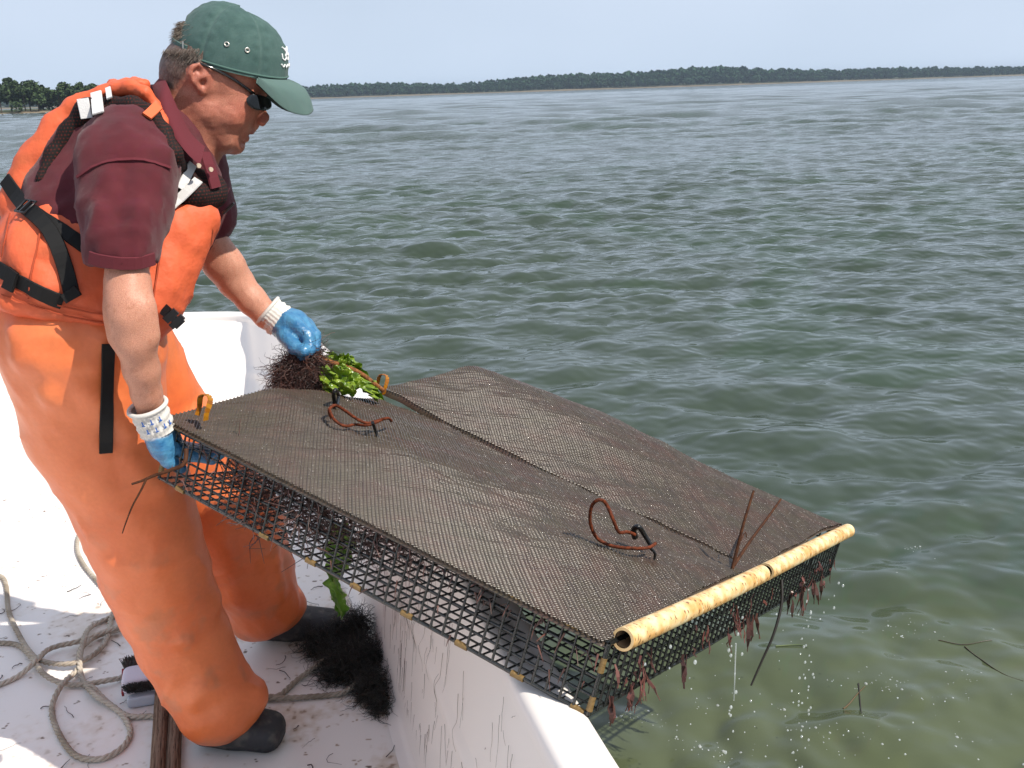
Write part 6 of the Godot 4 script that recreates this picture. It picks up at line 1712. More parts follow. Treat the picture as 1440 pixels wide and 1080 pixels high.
func build_head_wear(man: Node3D, head_in: Transform3D, n: FastNoiseLite) -> void:
	cap_n = noise(1.0, 95, 3)
	var twill := mat(Color.WHITE, 0.85, 0.3, true)
	twill.rim_enabled = true
	twill.rim = 0.2
	relief(twill, noise_tex(0.12, 96, Color.BLACK, Color.WHITE, 256, 3), 0.05, 0.03)
	var fade := func(p: Vector3) -> Color:
		var c := Color(0.040, 0.082, 0.077).lerp(Color(0.068, 0.122, 0.113), clampf(0.45 + cap_n.get_noise_3dv(p * 32.0) * 0.6, 0.0, 1.0))
		return c * (1.0 + 0.15 * cap_n.get_noise_3dv(p * 300.0))
	var g := Geo.new()
	g.sheet(func(u: float, v: float) -> Vector3: return cap_point(-u * TAU, v * PI * 0.5), 288, 88,
		func(u: float, v: float) -> bool: return absf(u - 0.5) < 0.06 * sqrt(maxf(0.0, 1.0 - pow((v * 1.571 - 0.20) / 0.42, 2.0))) and v * 1.571 > 0.20,
		func(u: float, v: float, p: Vector3) -> Color:
			# worn pale along the seams and the rim
			var k: float = fposmod(u * TAU + PI / 6.0, PI / 3.0) - PI / 6.0
			var worn := exp(-pow(absf(k) * cos(v * PI * 0.5) / 0.03, 2.0)) * 0.5 + 0.5 * smoothstep(0.06, 0.0, v)
			return fade.call(p).lerp(Color(0.12, 0.19, 0.175), worn * (0.35 + 0.5 * cap_n.get_noise_3dv(p * 80.0))))
	g.weld_normals()
	shift(g, head_in)
	var cap := part("cap", g, twill, man)
	# stitched band inside the rim
	g = Geo.new()
	var bp := PackedVector3Array()
	for i in 97: bp.append(head_in * (cap_point(TAU * i / 96.0, 0.045)))
	g.tint = Color(0.07, 0.13, 0.115)
	g.tube(bp, 0.0022, 0.0022, 6, false, true)
	part("rim", g, twill, cap)
	# brim: curved down at the sides, 3 mm thick
	var side := [hp(403, 111, 0.0), hp(399, 112, 0.030), hp(385, 112, 0.052), hp(368, 111, 0.068), hp(350, 109, 0.0775)]
	var tip := [hp(434, 150, 0.0), hp(433, 155, 0.030), hp(420, 160, 0.052), hp(391, 150, 0.068), hp(356, 116, 0.079)]
	var along := func(l: Array, u: float) -> Vector3:
		var k := minf(absf(u) * 4.0, 3.9999)
		var i := int(k)
		var m: Vector3 = l[i].cubic_interpolate(l[i + 1], l[i - 1] if i > 0 else l[1] * Vector3(1, 1, -1), l[mini(i + 2, 4)], k - i)
		return m * Vector3(1, 1, -1 if u < 0.0 else 1)
	g = Geo.new()
	g.sheet(func(u: float, v: float) -> Vector3:
		var a: Vector3 = along.call(side, 1.0 - u * 2.0)
		var b: Vector3 = along.call(tip, 1.0 - u * 2.0)
		var w := [0.0, 0.12, 0.3, 0.5, 0.7, 0.86, 0.97, 1.0, 0.97, 0.5, 0.0][int(round(v * 10))] as float
		var lower := v > 0.75
		return head_in * (a.lerp(b, w) + Vector3(0.010, 0.008, 0) * sin(w * PI) * (1.0 - 0.3 * absf(1.0 - u * 2.0)) + (Vector3(-0.0022, -0.0026, 0) if lower else Vector3.ZERO)), 48, 10, null,
		func(_u: float, _v: float, p: Vector3) -> Color: return fade.call(p).lerp(Color(0.14, 0.21, 0.195), 0.4))
	part("brim", g, twill, cap)
	g = Geo.new()
	g.tint = Color(0.09, 0.15, 0.135)
	var top := cap_point(0.0, PI * 0.5)
	g.sheet(func(u: float, v: float) -> Vector3: return head_in * (top + Vector3(cos(-u * TAU) * 0.0075 * cos(v * 1.57), 0.0045 * sin(v * 1.57) - 0.0005, sin(-u * TAU) * 0.0075 * cos(v * 1.57))), 16, 5)
	part("button", g, twill, cap)
	var steel := mat(Color(0.72, 0.71, 0.68), 0.3, 0.5)
	steel.metallic = 0.8
	for q in [[1.70, 0.40], [1.33, 0.40], [-1.70, 0.40], [-1.33, 0.40]]:
		g = Geo.new()
		var c := cap_point(q[0], q[1])
		var tx := (cap_point(q[0] + 0.03, q[1]) - c).normalized()
		var ty := (cap_point(q[0], q[1] + 0.03) - c).normalized()
		var out := tx.cross(ty).normalized()
		if out.dot(Vector3(0, 0, signf(q[0]))) < 0.0: out = -out
		var ring := PackedVector3Array()
		for i in 17: ring.append(head_in * (c + out * 0.001 + (tx * cos(TAU * i / 16.0) + ty * sin(TAU * i / 16.0)) * 0.0038))
		g.tube(ring, 0.0015, 0.0015, 8, false, true)
		part("eyelet", g, steel, cap)
	# strap across the opening at the back, with its clasp
	g = Geo.new()
	var sp := PackedVector3Array()
	var sn := PackedVector3Array()
	for i in 13:
		var th := lerpf(PI - 0.75, PI + 0.75, i / 12.0)
		var c := cap_point(th, 0.10)
		sp.append(head_in * (c + Vector3(-0.002, 0, 0)))
		sn.append(head_in.basis * Vector3(cos(th), 0.1, sin(th)).normalized())
	g.tint = Color(0.075, 0.14, 0.125)
	g.ribbon(sp, sn, 0.020, 0.002)
	part("back_strap", g, twill, cap)
	g = Geo.new()
	var cc := cap_point(PI - 0.62, 0.13)
	g.bar(head_in * (cc + Vector3(-0.001, -0.010, 0.004)), head_in * (cc + Vector3(-0.001, 0.010, 0.004)), head_in.basis.z, 0.003, 0.003)
	part("clasp", g, steel, cap)
	# white embroidery on the front: a spread antler mark over two lines of lettering
	g = Geo.new()
	for l in [[[-0.06, 0.66], [0.02, 0.58], [0.06, 0.50]], [[0.16, 0.66], [0.09, 0.58], [0.06, 0.50]], [[0.02, 0.58], [0.10, 0.63]], [[0.09, 0.58], [0.0, 0.64]], [[0.06, 0.52], [0.12, 0.47]], [[0.06, 0.52], [0.0, 0.46]],
		[[0.20, 0.52], [0.20, 0.42], [0.15, 0.38], [0.10, 0.42], [0.10, 0.52]], [[0.03, 0.38], [-0.02, 0.52], [-0.08, 0.38]], [[-0.14, 0.38], [-0.14, 0.52], [-0.24, 0.38], [-0.24, 0.52]],
		[[0.24, 0.30], [0.20, 0.24], [0.16, 0.29], [0.12, 0.23], [0.06, 0.29], [0.02, 0.23], [-0.04, 0.28], [-0.10, 0.23], [-0.16, 0.28], [-0.22, 0.23]]]:
		var p := PackedVector3Array()
		for q in l:
			var c := cap_point(q[0] * 1.5 + 0.20, q[1] * 0.85 + 0.02)
			p.append(head_in * (c + (c - hp(324, 91)).normalized() * 0.0012))
		g.tube(p, 0.0016, 0.0016, 6)
	part("emblem", g, mat(Color(0.86, 0.87, 0.87), 0.8, 0.3), cap)
	# tuft of grey-brown hair at the back opening
	rng.seed = 8
	g = Geo.new()
	for i in 900:
		var th := PI + rng.randfn() * 0.24
		var c := cap_point(th, rng.randf_range(0.22, 0.52))
		var p := c + Vector3(0.010, -0.004, 0)
		var d := Vector3(-0.9, rng.randf_range(-0.55, 0.25), rng.randfn() * 0.25).normalized() * rng.randf_range(0.012, 0.027)
		g.tint = Color(0.07, 0.055, 0.045).lerp(Color(0.30, 0.25, 0.20), pow(rng.randf(), 1.5))
		g.tube(PackedVector3Array([head_in * p, head_in * (p + d * 0.5 + Vector3(0, 0.001, 0)), head_in * (p + d + Vector3(0, -0.004, 0))]), 0.0006, 0.0002, 3, false)
	# short bristles over ear and nape
	for i in 2600:
		var x := rng.randf_range(232.0, 286.0)
		var y := rng.randf_range(72.0, 112.0)
		if y > 97.0 + maxf(0.0, 275.0 - x) * 0.5 or (x > 268.0 and y > 94.0): continue
		var zz := 0.080 * sqrt(maxf(0.0, 1.0 - pow((x - 312.0) / 76.0, 2.0) - pow((y - 86.0) / 66.0, 2.0)))
		if zz <= 0.004: continue
		var p := hp(x, y, zz * (1.0 if rng.randf() < 0.6 else -1.0))
		var d := Vector3(-0.55, -0.75, 0.35 * signf(p.z)).normalized() * rng.randf_range(0.004, 0.009)
		g.tint = Color(0.06, 0.047, 0.04).lerp(Color(0.26, 0.22, 0.19), pow(rng.randf(), 1.4))
		g.tube(PackedVector3Array([head_in * p, head_in * (p + d)]), 0.0005, 0.0002, 3, false)
	tag(part("hair", g, mat(Color.WHITE, 0.55, 0.5, true), man), "", "", "", "stuff")
	# sunglasses
	var shade := mat(Color(0.03, 0.03, 0.034), 0.12, 0.6)
	var glasses := Geo.new()
	for s in [-1.0, 1.0]:
		glasses.tube(curve(PackedVector3Array([head_in * hp(276, 90, 0.080 * s), head_in * hp(290, 94, 0.0815 * s), head_in * hp(306, 101, 0.080 * s), head_in * hp(326, 112, 0.0755 * s), head_in * hp(345, 126, 0.066 * s), head_in * hp(352, 131, 0.0585 * s)]), 4), 0.0022, 0.0034, 7)
	glasses.tube(PackedVector3Array([head_in * hp(368, 136, -0.012), head_in * hp(370, 135, 0.0), head_in * hp(368, 136, 0.012)]), 0.002, 0.002, 6)
	var frame := part("sunglasses", glasses, shade, man)
	for s in [-1.0, 1.0]:
		var l := Geo.new()
		l.sheet(func(u: float, v: float) -> Vector3:
			var a = (1.0 - u) * TAU * s
			var r := v if v <= 0.8 else 0.96
			var e := Vector2(signf(cos(a)) * pow(absf(cos(a)), 0.8), signf(sin(a)) * pow(absf(sin(a)), 0.85)) * (1.0 if v > 0.8 else r)
			# wrapped from the temple to the nose
			var w := 0.5 + 0.5 * e.x
			var p := hp(lerpf(341.5, 376.5, pow(w, 0.85)), lerpf(140.0, 145.5, w) - e.y * lerpf(12.0, 8.5, w) * (1.0 if w > 0.1 else 0.9), lerpf(0.0715, 0.0175, pow(w, 2.3)) * s)
			var back := Vector3(-0.0016, 0, -0.0012 * s) if v > 0.9 else Vector3.ZERO
			return head_in * (p + back), 32, 10)
		part("lens", l, shade, frame)

# ---------------------------------------------------------------- things in the boat
func build_rope() -> void:
	var fibre := mat(Color.WHITE, 0.9, 0.3, true)
	relief(fibre, noise_tex(0.08, 101, Color.BLACK, Color.WHITE, 128, 4), 0.08, 0.02)
	var g := Geo.new()
	rng.seed = 14
	var n := noise(6.0, 102, 3)
	for l in [
		PackedVector3Array([Vector3(-1.488, 0.207, -2.421), Vector3(-1.411, 0.207, -2.42), Vector3(-1.35, 0.207, -2.401), Vector3(-1.275, 0.211, -2.32), Vector3(-1.202, 0.219, -2.23), Vector3(-1.127, 0.209, -2.2), Vector3(-1.037, 0.217, -2.202), Vector3(-1.005, 0.207, -2.248), Vector3(-1.015, 0.207, -2.392), Vector3(-1.061, 0.209, -2.484), Vector3(-1.071, 0.221, -2.483), Vector3(-1.141, 0.221, -2.427), Vector3(-1.184, 0.221, -2.389), Vector3(-1.248, 0.219, -2.361), Vector3(-1.255, 0.223, -2.293), Vector3(-1.282, 0.207, -2.254), Vector3(-1.313, 0.207, -2.217), Vector3(-1.394, 0.207, -2.166), Vector3(-1.597, 0.207, -2.339), Vector3(-1.715, 0.207, -2.738), Vector3(-1.605, 0.207, -2.823), Vector3(-1.462, 0.207, -2.581), Vector3(-1.315, 0.22, -2.37), Vector3(-1.246, 0.212, -2.31), Vector3(-1.156, 0.223, -2.277), Vector3(-1.119, 0.215, -2.332), Vector3(-1.121, 0.211, -2.421), Vector3(-1.151, 0.212, -2.535), Vector3(-1.161, 0.219, -2.622), Vector3(-1.268, 0.209, -2.749), Vector3(-1.374, 0.207, -2.889), Vector3(-1.444, 0.207, -3.012), Vector3(-1.481, 0.207, -3.136), Vector3(-1.446, 0.207, -3.209), Vector3(-1.298, 0.207, -3.139)]),
		PackedVector3Array([Vector3(-1.047, 0.209, -2.483), Vector3(-1.145, 0.213, -2.433), Vector3(-1.159, 0.223, -2.342), Vector3(-1.138, 0.211, -2.272), Vector3(-1.141, 0.221, -2.183), Vector3(-1.133, 0.207, -2.102), Vector3(-1.071, 0.207, -1.999), Vector3(-0.999, 0.207, -1.918), Vector3(-0.9368, 0.207, -1.905), Vector3(-0.9044, 0.207, -1.946), Vector3(-0.9099, 0.207, -2.006), Vector3(-0.9649, 0.207, -2.084), Vector3(-1.042, 0.219, -2.138), Vector3(-1.104, 0.209, -2.218), Vector3(-1.131, 0.223, -2.269), Vector3(-1.161, 0.229, -2.364), Vector3(-1.187, 0.211, -2.489), Vector3(-1.118, 0.207, -2.57)]),
		PackedVector3Array([Vector3(-1.068, 0.221, -2.179), Vector3(-1.009, 0.207, -2.124), Vector3(-0.9351, 0.207, -2.062), Vector3(-0.8784, 0.207, -2.059), Vector3(-0.8276, 0.207, -2.043), Vector3(-0.7443, 0.207, -2.044), Vector3(-0.6951, 0.207, -2.112), Vector3(-0.6235, 0.207, -2.123), Vector3(-0.5899, 0.207, -2.127), Vector3(-0.5599, 0.209, -2.187), Vector3(-0.5108, 0.209, -2.271), Vector3(-0.4747, 0.208, -2.357)]),
		PackedVector3Array([Vector3(-0.6477, 0.207, -2.131), Vector3(-0.6134, 0.211, -2.111), Vector3(-0.5188, 0.207, -2.117), Vector3(-0.4394, 0.207, -2.128), Vector3(-0.4101, 0.207, -2.166)])]:
		var p := curve(l, 10)
		# even steps, then three twisted strands
		var even := PackedVector3Array([p[0]])
		for q in p:
			while even[even.size() - 1].distance_to(q) > 0.008: even.append(even[even.size() - 1].move_toward(q, 0.008))
		for s in 3:
			var pts := PackedVector3Array()
			for i in even.size():
				var t := (even[mini(i + 1, even.size() - 1)] - even[maxi(i - 1, 0)]).normalized()
				var side := t.cross(Vector3.UP).normalized()
				var up := side.cross(t)
				var a := i * 0.95 + s * TAU / 3.0
				pts.append(even[i] + (side * cos(a) + up * sin(a)) * 0.0036)
			g.tint = Color(0.36, 0.32, 0.26) * (1.0 + 0.2 * rng.randf())
			var first := g.v.size()
			g.tube(pts, 0.0040, 0.0040, 6, false)
			for i in range(first, g.v.size()):
				var k := clampf(0.5 + n.get_noise_3dv(g.v[i]) * 0.9 + n.get_noise_3dv(g.v[i] * 14.0) * 0.4, 0.0, 1.0)
				g.c[i] = Color(0.27, 0.225, 0.175).lerp(Color(0.50, 0.45, 0.38), k)
	tag(part("rope", g, fibre), "dirty beige rope lying in loose loops on the deck", "rope")
func build_brush() -> void:
	# scrubbing brush on its side
	var at := Vector3(-0.9295, 0.2, -2.136)
	var b := thing("scrub_brush", "white scrub brush with black bristles beside the grey wooden shafts", "brush", at)
	b.rotation.y = 0.25
	var block := mat(Color(0.76, 0.74, 0.79), 0.5, 0.5)
	relief(block, noise_tex(0.05, 111, Color.BLACK, Color.WHITE, 128, 4), 0.05, 0.05)
	var g := Geo.new()
	var box := func(g2: Geo, c: Vector3, s: Vector3) -> void:
		# rounded block
		g2.sheet(func(u: float, v: float) -> Vector3:
			var a := -u * TAU
			var e := v * PI - PI * 0.5
			var q := Vector3(signf(cos(a)) * pow(absf(cos(a)), 0.35) * pow(maxf(cos(e), 0.0), 0.35), signf(sin(e)) * pow(absf(sin(e)), 0.35), signf(sin(a)) * pow(absf(sin(a)), 0.35) * pow(maxf(cos(e), 0.0), 0.35))
			return c + q * s, 32, 16)
	box.call(g, Vector3(0, 0.040, -0.035), Vector3(0.042, 0.020, 0.040))
	part("block", g, block, b)
	g = Geo.new()
	box.call(g, Vector3(0.006, 0.016, 0.022), Vector3(0.034, 0.014, 0.012))
	part("foot", g, mat(Color(0.66, 0.69, 0.74), 0.5, 0.5), b)
	g = Geo.new()
	g.bar(Vector3(-0.0425, 0.050, -0.07), Vector3(-0.0400, 0.024, 0.0), Vector3(-1, 0, 0), 0.012, 0.005)
	part("red_stripe", g, mat(Color(0.50, 0.05, 0.09), 0.5, 0.5), b)
	var hair := mat(Color.WHITE, 0.45, 0.5, true)
	rng.seed = 3
	for k in 2:
		g = Geo.new()
		for i in 800:
			var q := Vector3(rng.randf_range(-0.040, 0.040), 0.042, rng.randf_range(-0.085, -0.068)) if k == 0 else Vector3(rng.randf_range(-0.028, 0.038), 0.030 + rng.randf() * 0.012, rng.randf_range(-0.004, 0.014))
			var d := Vector3(rng.randfn() * 0.25, 0.8, -0.7 if k == 0 else 0.75).normalized() * rng.randf_range(0.020, 0.036)
			g.tint = Color(0.012, 0.011, 0.011).lerp(Color(0.05, 0.045, 0.04), rng.randf())
			g.tube(PackedVector3Array([q, q + d]), 0.0012, 0.0008, 4)
		tag(part("bristles", g, hair, b), "", "", "", "stuff")
func build_shafts() -> void:
	# two weathered wooden shafts side by side
	var wood := mat(Color.WHITE, 0.85, 0.3)
	wood.albedo_texture = wood_grain()
	wood.uv1_scale = Vector3(1, 1.6, 1)
	relief(wood, wood.albedo_texture, 0.18, 1.0, false)
	var ends := [[Vector3(-0.8907, 0.222, -2.186), Vector3(-0.7868, 0.222, -1.834), Vector3(-0.7173, 0.222, -1.591), 0.0172], [Vector3(-0.8559, 0.22, -2.187), Vector3(-0.7553, 0.22, -1.835), Vector3(-0.6852, 0.22, -1.592), 0.0160]]
	for k in 2:
		var g := Geo.new()
		var p := curve(PackedVector3Array([ends[k][0] + (ends[k][0] - ends[k][1]) * 0.25, ends[k][0], ends[k][1], ends[k][2]]), 8)
		g.tube(p, ends[k][3], ends[k][3] * 1.02, 14)
		tag(part("wooden_shaft", g, wood), ["weathered grey wooden shaft on the deck, the one beside the scrub brush", "weathered grey wooden shaft on the deck, the one nearer the boot"][k], "wooden shaft", "pair of wooden shafts under the person's foot")
func wood_grain() -> ImageTexture:
	var n := noise(0.05, 121, 4)
	var im := Image.create(128, 512, false, Image.FORMAT_RGB8)
	for y in 512:
		for x in 128:
			var a := TAU * x / 128.0
			var k := n.get_noise_3d(cos(a) * 60.0, y * 0.12, sin(a) * 60.0)
			var f := n.get_noise_3d(cos(a) * 260.0, y * 0.35, sin(a) * 260.0 + 99.0)
			var c := Color(0.50, 0.42, 0.36).lerp(Color(0.33, 0.25, 0.20), clampf(0.5 + k * 1.3 + f * 0.5, 0.0, 1.0))
			im.set_pixel(x, y, c.lerp(Color(0.16, 0.11, 0.09), smoothstep(0.25, 0.5, f)))
	return ImageTexture.create_from_image(im)
func tangle(g: Geo, at: Vector3, size: Vector3, count: int, length: float, r: float, dark: Color, bright: Color, droop: float, clear := -1.0, outward := 0.2) -> void:
	# a heap of fine branching weed
	for i in count:
		var d := Vector3(rng.randfn(), rng.randfn(), rng.randfn()).normalized() * pow(rng.randf(), 0.45)
		var p := at + d * size
		if clear > 0.0: p.y = maxf(p.y, clear)
		var v := (d * outward + Vector3(rng.randfn(), rng.randfn(), rng.randfn()) * 0.55 + Vector3(0, -droop, 0)).normalized()
		var pts := PackedVector3Array([p])
		for q in 6:
			v = (v + Vector3(rng.randfn(), rng.randfn(), rng.randfn()) * 0.7 + Vector3(0, -droop * 0.25, 0)).normalized()
			p += v * length * rng.randf_range(0.12, 0.3)
			if clear > 0.0: p.y = maxf(p.y, clear)
			pts.append(p)
		g.tint = dark.lerp(bright, pow(rng.randf(), 2.0))
		g.tube(pts, r * rng.randf_range(0.6, 1.3), r * 0.3, 4, false)
func frond(g: Geo, a: Vector3, b: Vector3, w: float, nn: Vector3, dark: Color, bright: Color) -> void:
	# crumpled sea lettuce
	var t := (b - a).normalized()
	var s := t.cross(nn).normalized()
	var sd := rng.randf() * 100.0
	g.sheet(func(u: float, v: float) -> Vector3:
		var wide := w * (0.35 + 0.65 * sin(PI * clampf(v * 0.9 + 0.08, 0.0, 1.0))) * (1.0 + 0.25 * sin(v * 17.0 + sd))
		var e := (u - 0.5) * 2.0
		return a.lerp(b, v) + s * e * wide * 0.5 + nn * (0.010 * sin(e * 3.0 + v * 9.0 + sd) + 0.009 * absf(e) * sin(v * 38.0 + e * 2.0 + sd * 3.0) + 0.005 * sin(e * 11.0 + v * 23.0 + sd * 5.0)), 14, 26, null,
		func(u: float, v: float, _p: Vector3) -> Color: return dark.lerp(bright, clampf(0.5 + 0.5 * sin(u * 9.0 + v * 7.0 + sd) * sin(v * 13.0), 0.0, 1.0)))
func build_weed() -> void:
	rng.seed = 23
	var wet := mat(Color.WHITE, 0.38, 0.5, true)
	var leaf := mat(Color.WHITE, 0.28, 0.5, true)
	leaf.backlight_enabled = true
	leaf.backlight = Color(0.45, 0.6, 0.15)
	var g := Geo.new()
	var c := Vector3(-0.4605, 1.015, -2.09)
	tangle(g, c, Vector3(0.052, 0.060, 0.045), 3600, 0.050, 0.00075, Color(0.022, 0.014, 0.014), Color(0.13, 0.065, 0.055), 0.5)
	tangle(g, c + Vector3(0.02, 0.045, 0.0), Vector3(0.030, 0.03, 0.03), 500, 0.05, 0.0009, Color(0.03, 0.016, 0.015), Color(0.17, 0.07, 0.05), 0.3)
	tag(part("brown_weed_clump", g, wet), "bushy dark brown clump of weed hanging under the far blue glove", "seaweed", "", "stuff")
	g = Geo.new()
	for q in [PackedVector3Array([Vector3(-0.4121, 1.054, -2.133), Vector3(-0.4118, 0.9878, -2.071)]), PackedVector3Array([Vector3(-0.4014, 1.046, -2.13), Vector3(-0.3626, 0.9893, -2.082)]), PackedVector3Array([Vector3(-0.381, 1.047, -2.131), Vector3(-0.3317, 0.9928, -2.083)]), PackedVector3Array([Vector3(-0.364, 1.043, -2.15), Vector3(-0.3251, 0.9915, -2.114)]), PackedVector3Array([Vector3(-0.4035, 1.045, -2.078), Vector3(-0.3791, 0.9897, -2.041)]), PackedVector3Array([Vector3(-0.3674, 1.035, -2.127), Vector3(-0.2982, 0.9695, -2.087)]), PackedVector3Array([Vector3(-0.3459, 1.017, -2.143), Vector3(-0.2902, 0.9574, -2.104)]), PackedVector3Array([Vector3(-0.3823, 1.041, -2.087), Vector3(-0.3383, 0.9855, -2.05)]), PackedVector3Array([Vector3(-0.411, 1.052, -2.153), Vector3(-0.374, 1.023, -2.123)]), PackedVector3Array([Vector3(-0.3795, 1.05, -2.152), Vector3(-0.3582, 1.03, -2.126)])]:
		var d := Vector3(-0.372, 1.05, -2.027) - Vector3(-0.3897, 1.024, -2.124)
		frond(g, q[0], q[1], rng.randf_range(0.026, 0.046), (d.normalized() + Vector3(rng.randfn(), rng.randfn(), rng.randfn()) * 0.45).normalized(), Color(0.06, 0.125, 0.012), Color(0.26, 0.36, 0.035))
	tag(part("sea_lettuce", g, leaf), "bright green crumpled sea lettuce beside the brown weed clump", "seaweed")
	# the dark heap by the far boot
	g = Geo.new()
	for q in [[Vector3(-0.5028, 0.225, -2.33), Vector3(0.065, 0.025, 0.045), 1100], [Vector3(-0.4216, 0.225, -2.257), Vector3(0.070, 0.030, 0.06), 1700], [Vector3(-0.3687, 0.212, -2.146), Vector3(0.035, 0.014, 0.055), 900], [Vector3(-0.44, 0.25, -2.373), Vector3(0.040, 0.05, 0.03), 800], [Vector3(-0.4572, 0.208, -2.22), Vector3(0.06, 0.010, 0.05), 500], [Vector3(-0.3387, 0.206, -2.079), Vector3(0.022, 0.006, 0.04), 260]]:
		tangle(g, q[0], q[1], q[2], 0.055, 0.0009, Color(0.008, 0.008, 0.007), Color(0.045, 0.038, 0.03), 0.25, 0.203)
	tag(part("dark_weed_heap", g, wet), "black tangled heap of weed on the deck against the far boot", "seaweed", "", "stuff")
	g = Geo.new()
	frond(g, Vector3(-0.3493, 0.7907, -1.826), Vector3(-0.405, 0.5737, -1.992), 0.05, Vector3(0.2, 0.2, 1).normalized(), Color(0.05, 0.125, 0.015), Color(0.16, 0.29, 0.04))
	frond(g, Vector3(-0.3923, 0.64, -1.928), Vector3(-0.431, 0.3913, -2.168), 0.045, Vector3(-0.2, 0.3, 1).normalized(), Color(0.05, 0.125, 0.015), Color(0.16, 0.29, 0.04))
	frond(g, Vector3(-0.3434, 0.7686, -1.841), Vector3(-0.3617, 0.6482, -1.909), 0.04, Vector3(0.4, 0.1, 1).normalized(), Color(0.05, 0.125, 0.015), Color(0.16, 0.29, 0.04))
	tag(part("green_weed_blade", g, leaf), "long limp green weed blade hanging below the cage onto the dark heap", "seaweed")
	# stained line from the far hand to the cage
	g = Geo.new()
	g.tube(curve(PackedVector3Array([Vector3(-0.4274, 1.071, -2.096), Vector3(-0.4068, 1.053, -2.101), Vector3(-0.372, 1.035, -2.116), Vector3(-0.3352, 1.016, -2.121), Vector3(-0.3001, 0.9893, -2.114), Vector3(-0.2805, 0.978, -2.1)]), 5), 0.0058, 0.0050, 8)
	var line := mat(Color.WHITE, 0.7, 0.3)
	line.albedo_texture = noise_tex(0.03, 131, Color(0.30, 0.16, 0.08), Color(0.62, 0.42, 0.24), 128, 4)
	relief(line, line.albedo_texture, 0.2, 0.03)
	tag(part("lifting_line", g, line), "stained brown line running from the far glove to the cage", "line")
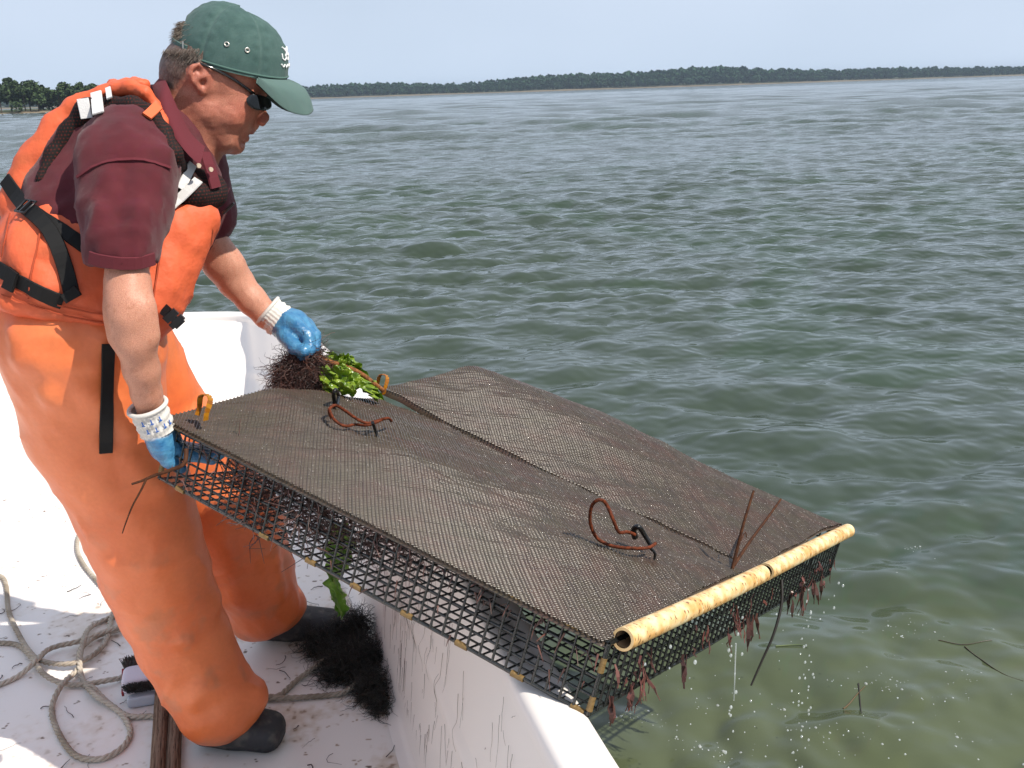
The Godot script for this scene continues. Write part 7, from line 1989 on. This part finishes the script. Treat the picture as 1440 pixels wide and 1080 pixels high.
func build_splash() -> void:
	# drips falling from the cage, and bubbles and scraps on the water below it
	rng.seed = 66
	# falling water, its glint and sky reflection put into the white colour
	var clear := mat(Color(0.92, 0.95, 0.96, 0.32), 0.04, 0.7)
	clear.transparency = BaseMaterial3D.TRANSPARENCY_ALPHA
	var ball := SphereMesh.new()
	ball.radius = 1.0; ball.height = 2.0; ball.radial_segments = 14; ball.rings = 8
	var spots := []
	for q in [[Vector3(0.6125, 0.5795, -1.879), 60, 0.50, 0.012], [Vector3(0.356, 0.7369, -1.477), 30, 0.42, 0.004], [Vector3(0.4116, 0.6959, -1.569), 6, 0.4, 0.01], [Vector3(0.2146, 0.8413, -1.237), 5, 0.3, 0.03], [Vector3(0.6592, 0.6882, -1.869), 5, 0.15, 0.008]]:
		for i in q[1]:
			spots.append([q[0] + Vector3(rng.randfn() * q[3], -rng.randf() * q[2], rng.randfn() * q[3]), rng.randf_range(0.0009, 0.0026), 1.5])
	for i in 70:
		var p := Vector3(rng.randf_range(0.1, 1.0), 0, rng.randf_range(-2.5, -1.75))
		spots.append([p + Vector3(0, rng.randf_range(0.03, 0.3), 0), rng.randf_range(0.0010, 0.0026), 1.0])
	var mm := MultiMesh.new()
	mm.transform_format = MultiMesh.TRANSFORM_3D
	mm.mesh = ball
	mm.instance_count = spots.size()
	for i in spots.size():
		var r: float = spots[i][1]
		mm.set_instance_transform(i, Transform3D(Basis().scaled(Vector3(r, r * spots[i][2], r)), spots[i][0]))
	var o := MultiMeshInstance3D.new()
	o.name = "falling_drops"
	o.multimesh = mm
	o.material_override = clear
	add_child(o, true)
	tag(o, "glint-whitened water drops falling from the cage's seaward end", "water drops", "", "stuff")
	var thread := Geo.new()
	thread.tube(curve(PackedVector3Array([Vector3(0.3574, 0.7086, -1.469), Vector3(0.3574, 0.6748, -1.469), Vector3(0.3573, 0.6372, -1.468), Vector3(0.3593, 0.5945, -1.477)]), 5), 0.0013, 0.0009, 7)
	tag(part("water_thread", thread, clear), "thin thread of water running off the cage", "water drip")
	# foam bubbles floating: small glossy domes
	var dome := SphereMesh.new()
	dome.radius = 1.0; dome.height = 1.0; dome.is_hemisphere = true; dome.radial_segments = 12; dome.rings = 5
	var film := mat(Color(0.95, 0.97, 0.98, 0.26), 0.03, 0.9)
	film.transparency = BaseMaterial3D.TRANSPARENCY_ALPHA
	mm = MultiMesh.new()
	mm.transform_format = MultiMesh.TRANSFORM_3D
	mm.mesh = dome
	mm.instance_count = 620
	var hubs := [Vector3(0.3184, 0, -2.284), Vector3(0.5298, 0, -2.352), Vector3(0.7525, 0, -2.324), Vector3(0.8047, 0, -2.37), Vector3(0.8362, -0, -2.123), Vector3(0.9938, 0, -2.41), Vector3(1.162, 0, -2.301), Vector3(1.117, 0, -2.137), Vector3(0.4003, 0, -2.16), Vector3(0.7442, 0, -2.2), Vector3(1.166, 0, -2.706), Vector3(1.188, 0, -2.119), Vector3(1.419, 0, -3.231), Vector3(1.046, 0, -2.672), Vector3(1.239, 0, -2.431), Vector3(0.5183, 0, -2.126)]
	for i in 620:
		var h: Vector3 = hubs[rng.randi() % hubs.size()]
		var p := h + Vector3(rng.randfn() * 0.05, 0, rng.randfn() * 0.032)
		if i % 6 == 0: p = Vector3(rng.randf_range(0.2, 1.6), 0, rng.randf_range(-3.4, -1.9))
		p.y = swell(p.x, p.z, 0.02).y - 0.001
		var r := rng.randf_range(0.0008, 0.0028) * (1.9 if rng.randf() < 0.08 else 0.9)
		mm.set_instance_transform(i, Transform3D(Basis().scaled(Vector3(r, r, r)), p))
	o = MultiMeshInstance3D.new()
	o.name = "foam_bubbles"
	o.multimesh = mm
	o.material_override = film
	add_child(o, true)
	tag(o, "small bubbles floating on the water below the cage", "bubbles", "", "stuff")
	# bits of eelgrass adrift
	var grass := mat(Color.WHITE, 0.4, 0.5, true)
	var k := 0
	for l in [PackedVector3Array([Vector3(0.8522, 0, -2.302), Vector3(0.8851, 0, -2.333), Vector3(0.915, 0, -2.364), Vector3(0.9382, 0, -2.386)]), PackedVector3Array([Vector3(0.9244, 0, -2.397), Vector3(0.9021, 0, -2.315), Vector3(0.8845, 0, -2.253)]), PackedVector3Array([Vector3(1.306, 0, -2.595), Vector3(1.318, 0, -2.517), Vector3(1.334, 0, -2.443), Vector3(1.364, 0, -2.372)]), PackedVector3Array([Vector3(1.242, 0, -2.627), Vector3(1.315, 0, -2.602), Vector3(1.392, 0, -2.61)]), PackedVector3Array([Vector3(0.7391, 0, -2.563), Vector3(0.8023, 0, -2.567), Vector3(0.8295, 0, -2.554)])]:
		var g := Geo.new()
		g.tint = [Color(0.10, 0.065, 0.03), Color(0.03, 0.022, 0.015), Color(0.07, 0.055, 0.03), Color(0.06, 0.05, 0.03), Color(0.07, 0.10, 0.02)][k]
		var p := curve(l, 5)
		for i in p.size(): p[i].y = swell(p[i].x, p[i].z, 0.02).y + 0.002
		g.tube(p, [0.0024, 0.0020, 0.0017, 0.0014, 0.0022][k], 0.0010, 6)
		tag(part("eelgrass", g, grass), ["short brown eelgrass bit, crossed by a darker one", "short dark eelgrass bit crossing a brown one", "long brown eelgrass blade by the frame's right edge", "thin olive eelgrass blade afloat, upper right of the bubbles", "green eelgrass bit near the hanging black blade"][k], "eelgrass", "eelgrass adrift")
		k += 1

func _ready() -> void:
	set_up()
	build_water()
	build_shore()
	build_boat()
	build_cage()
	build_person()
	build_rope()
	build_brush()
	build_shafts()
	build_weed()
	build_splash()
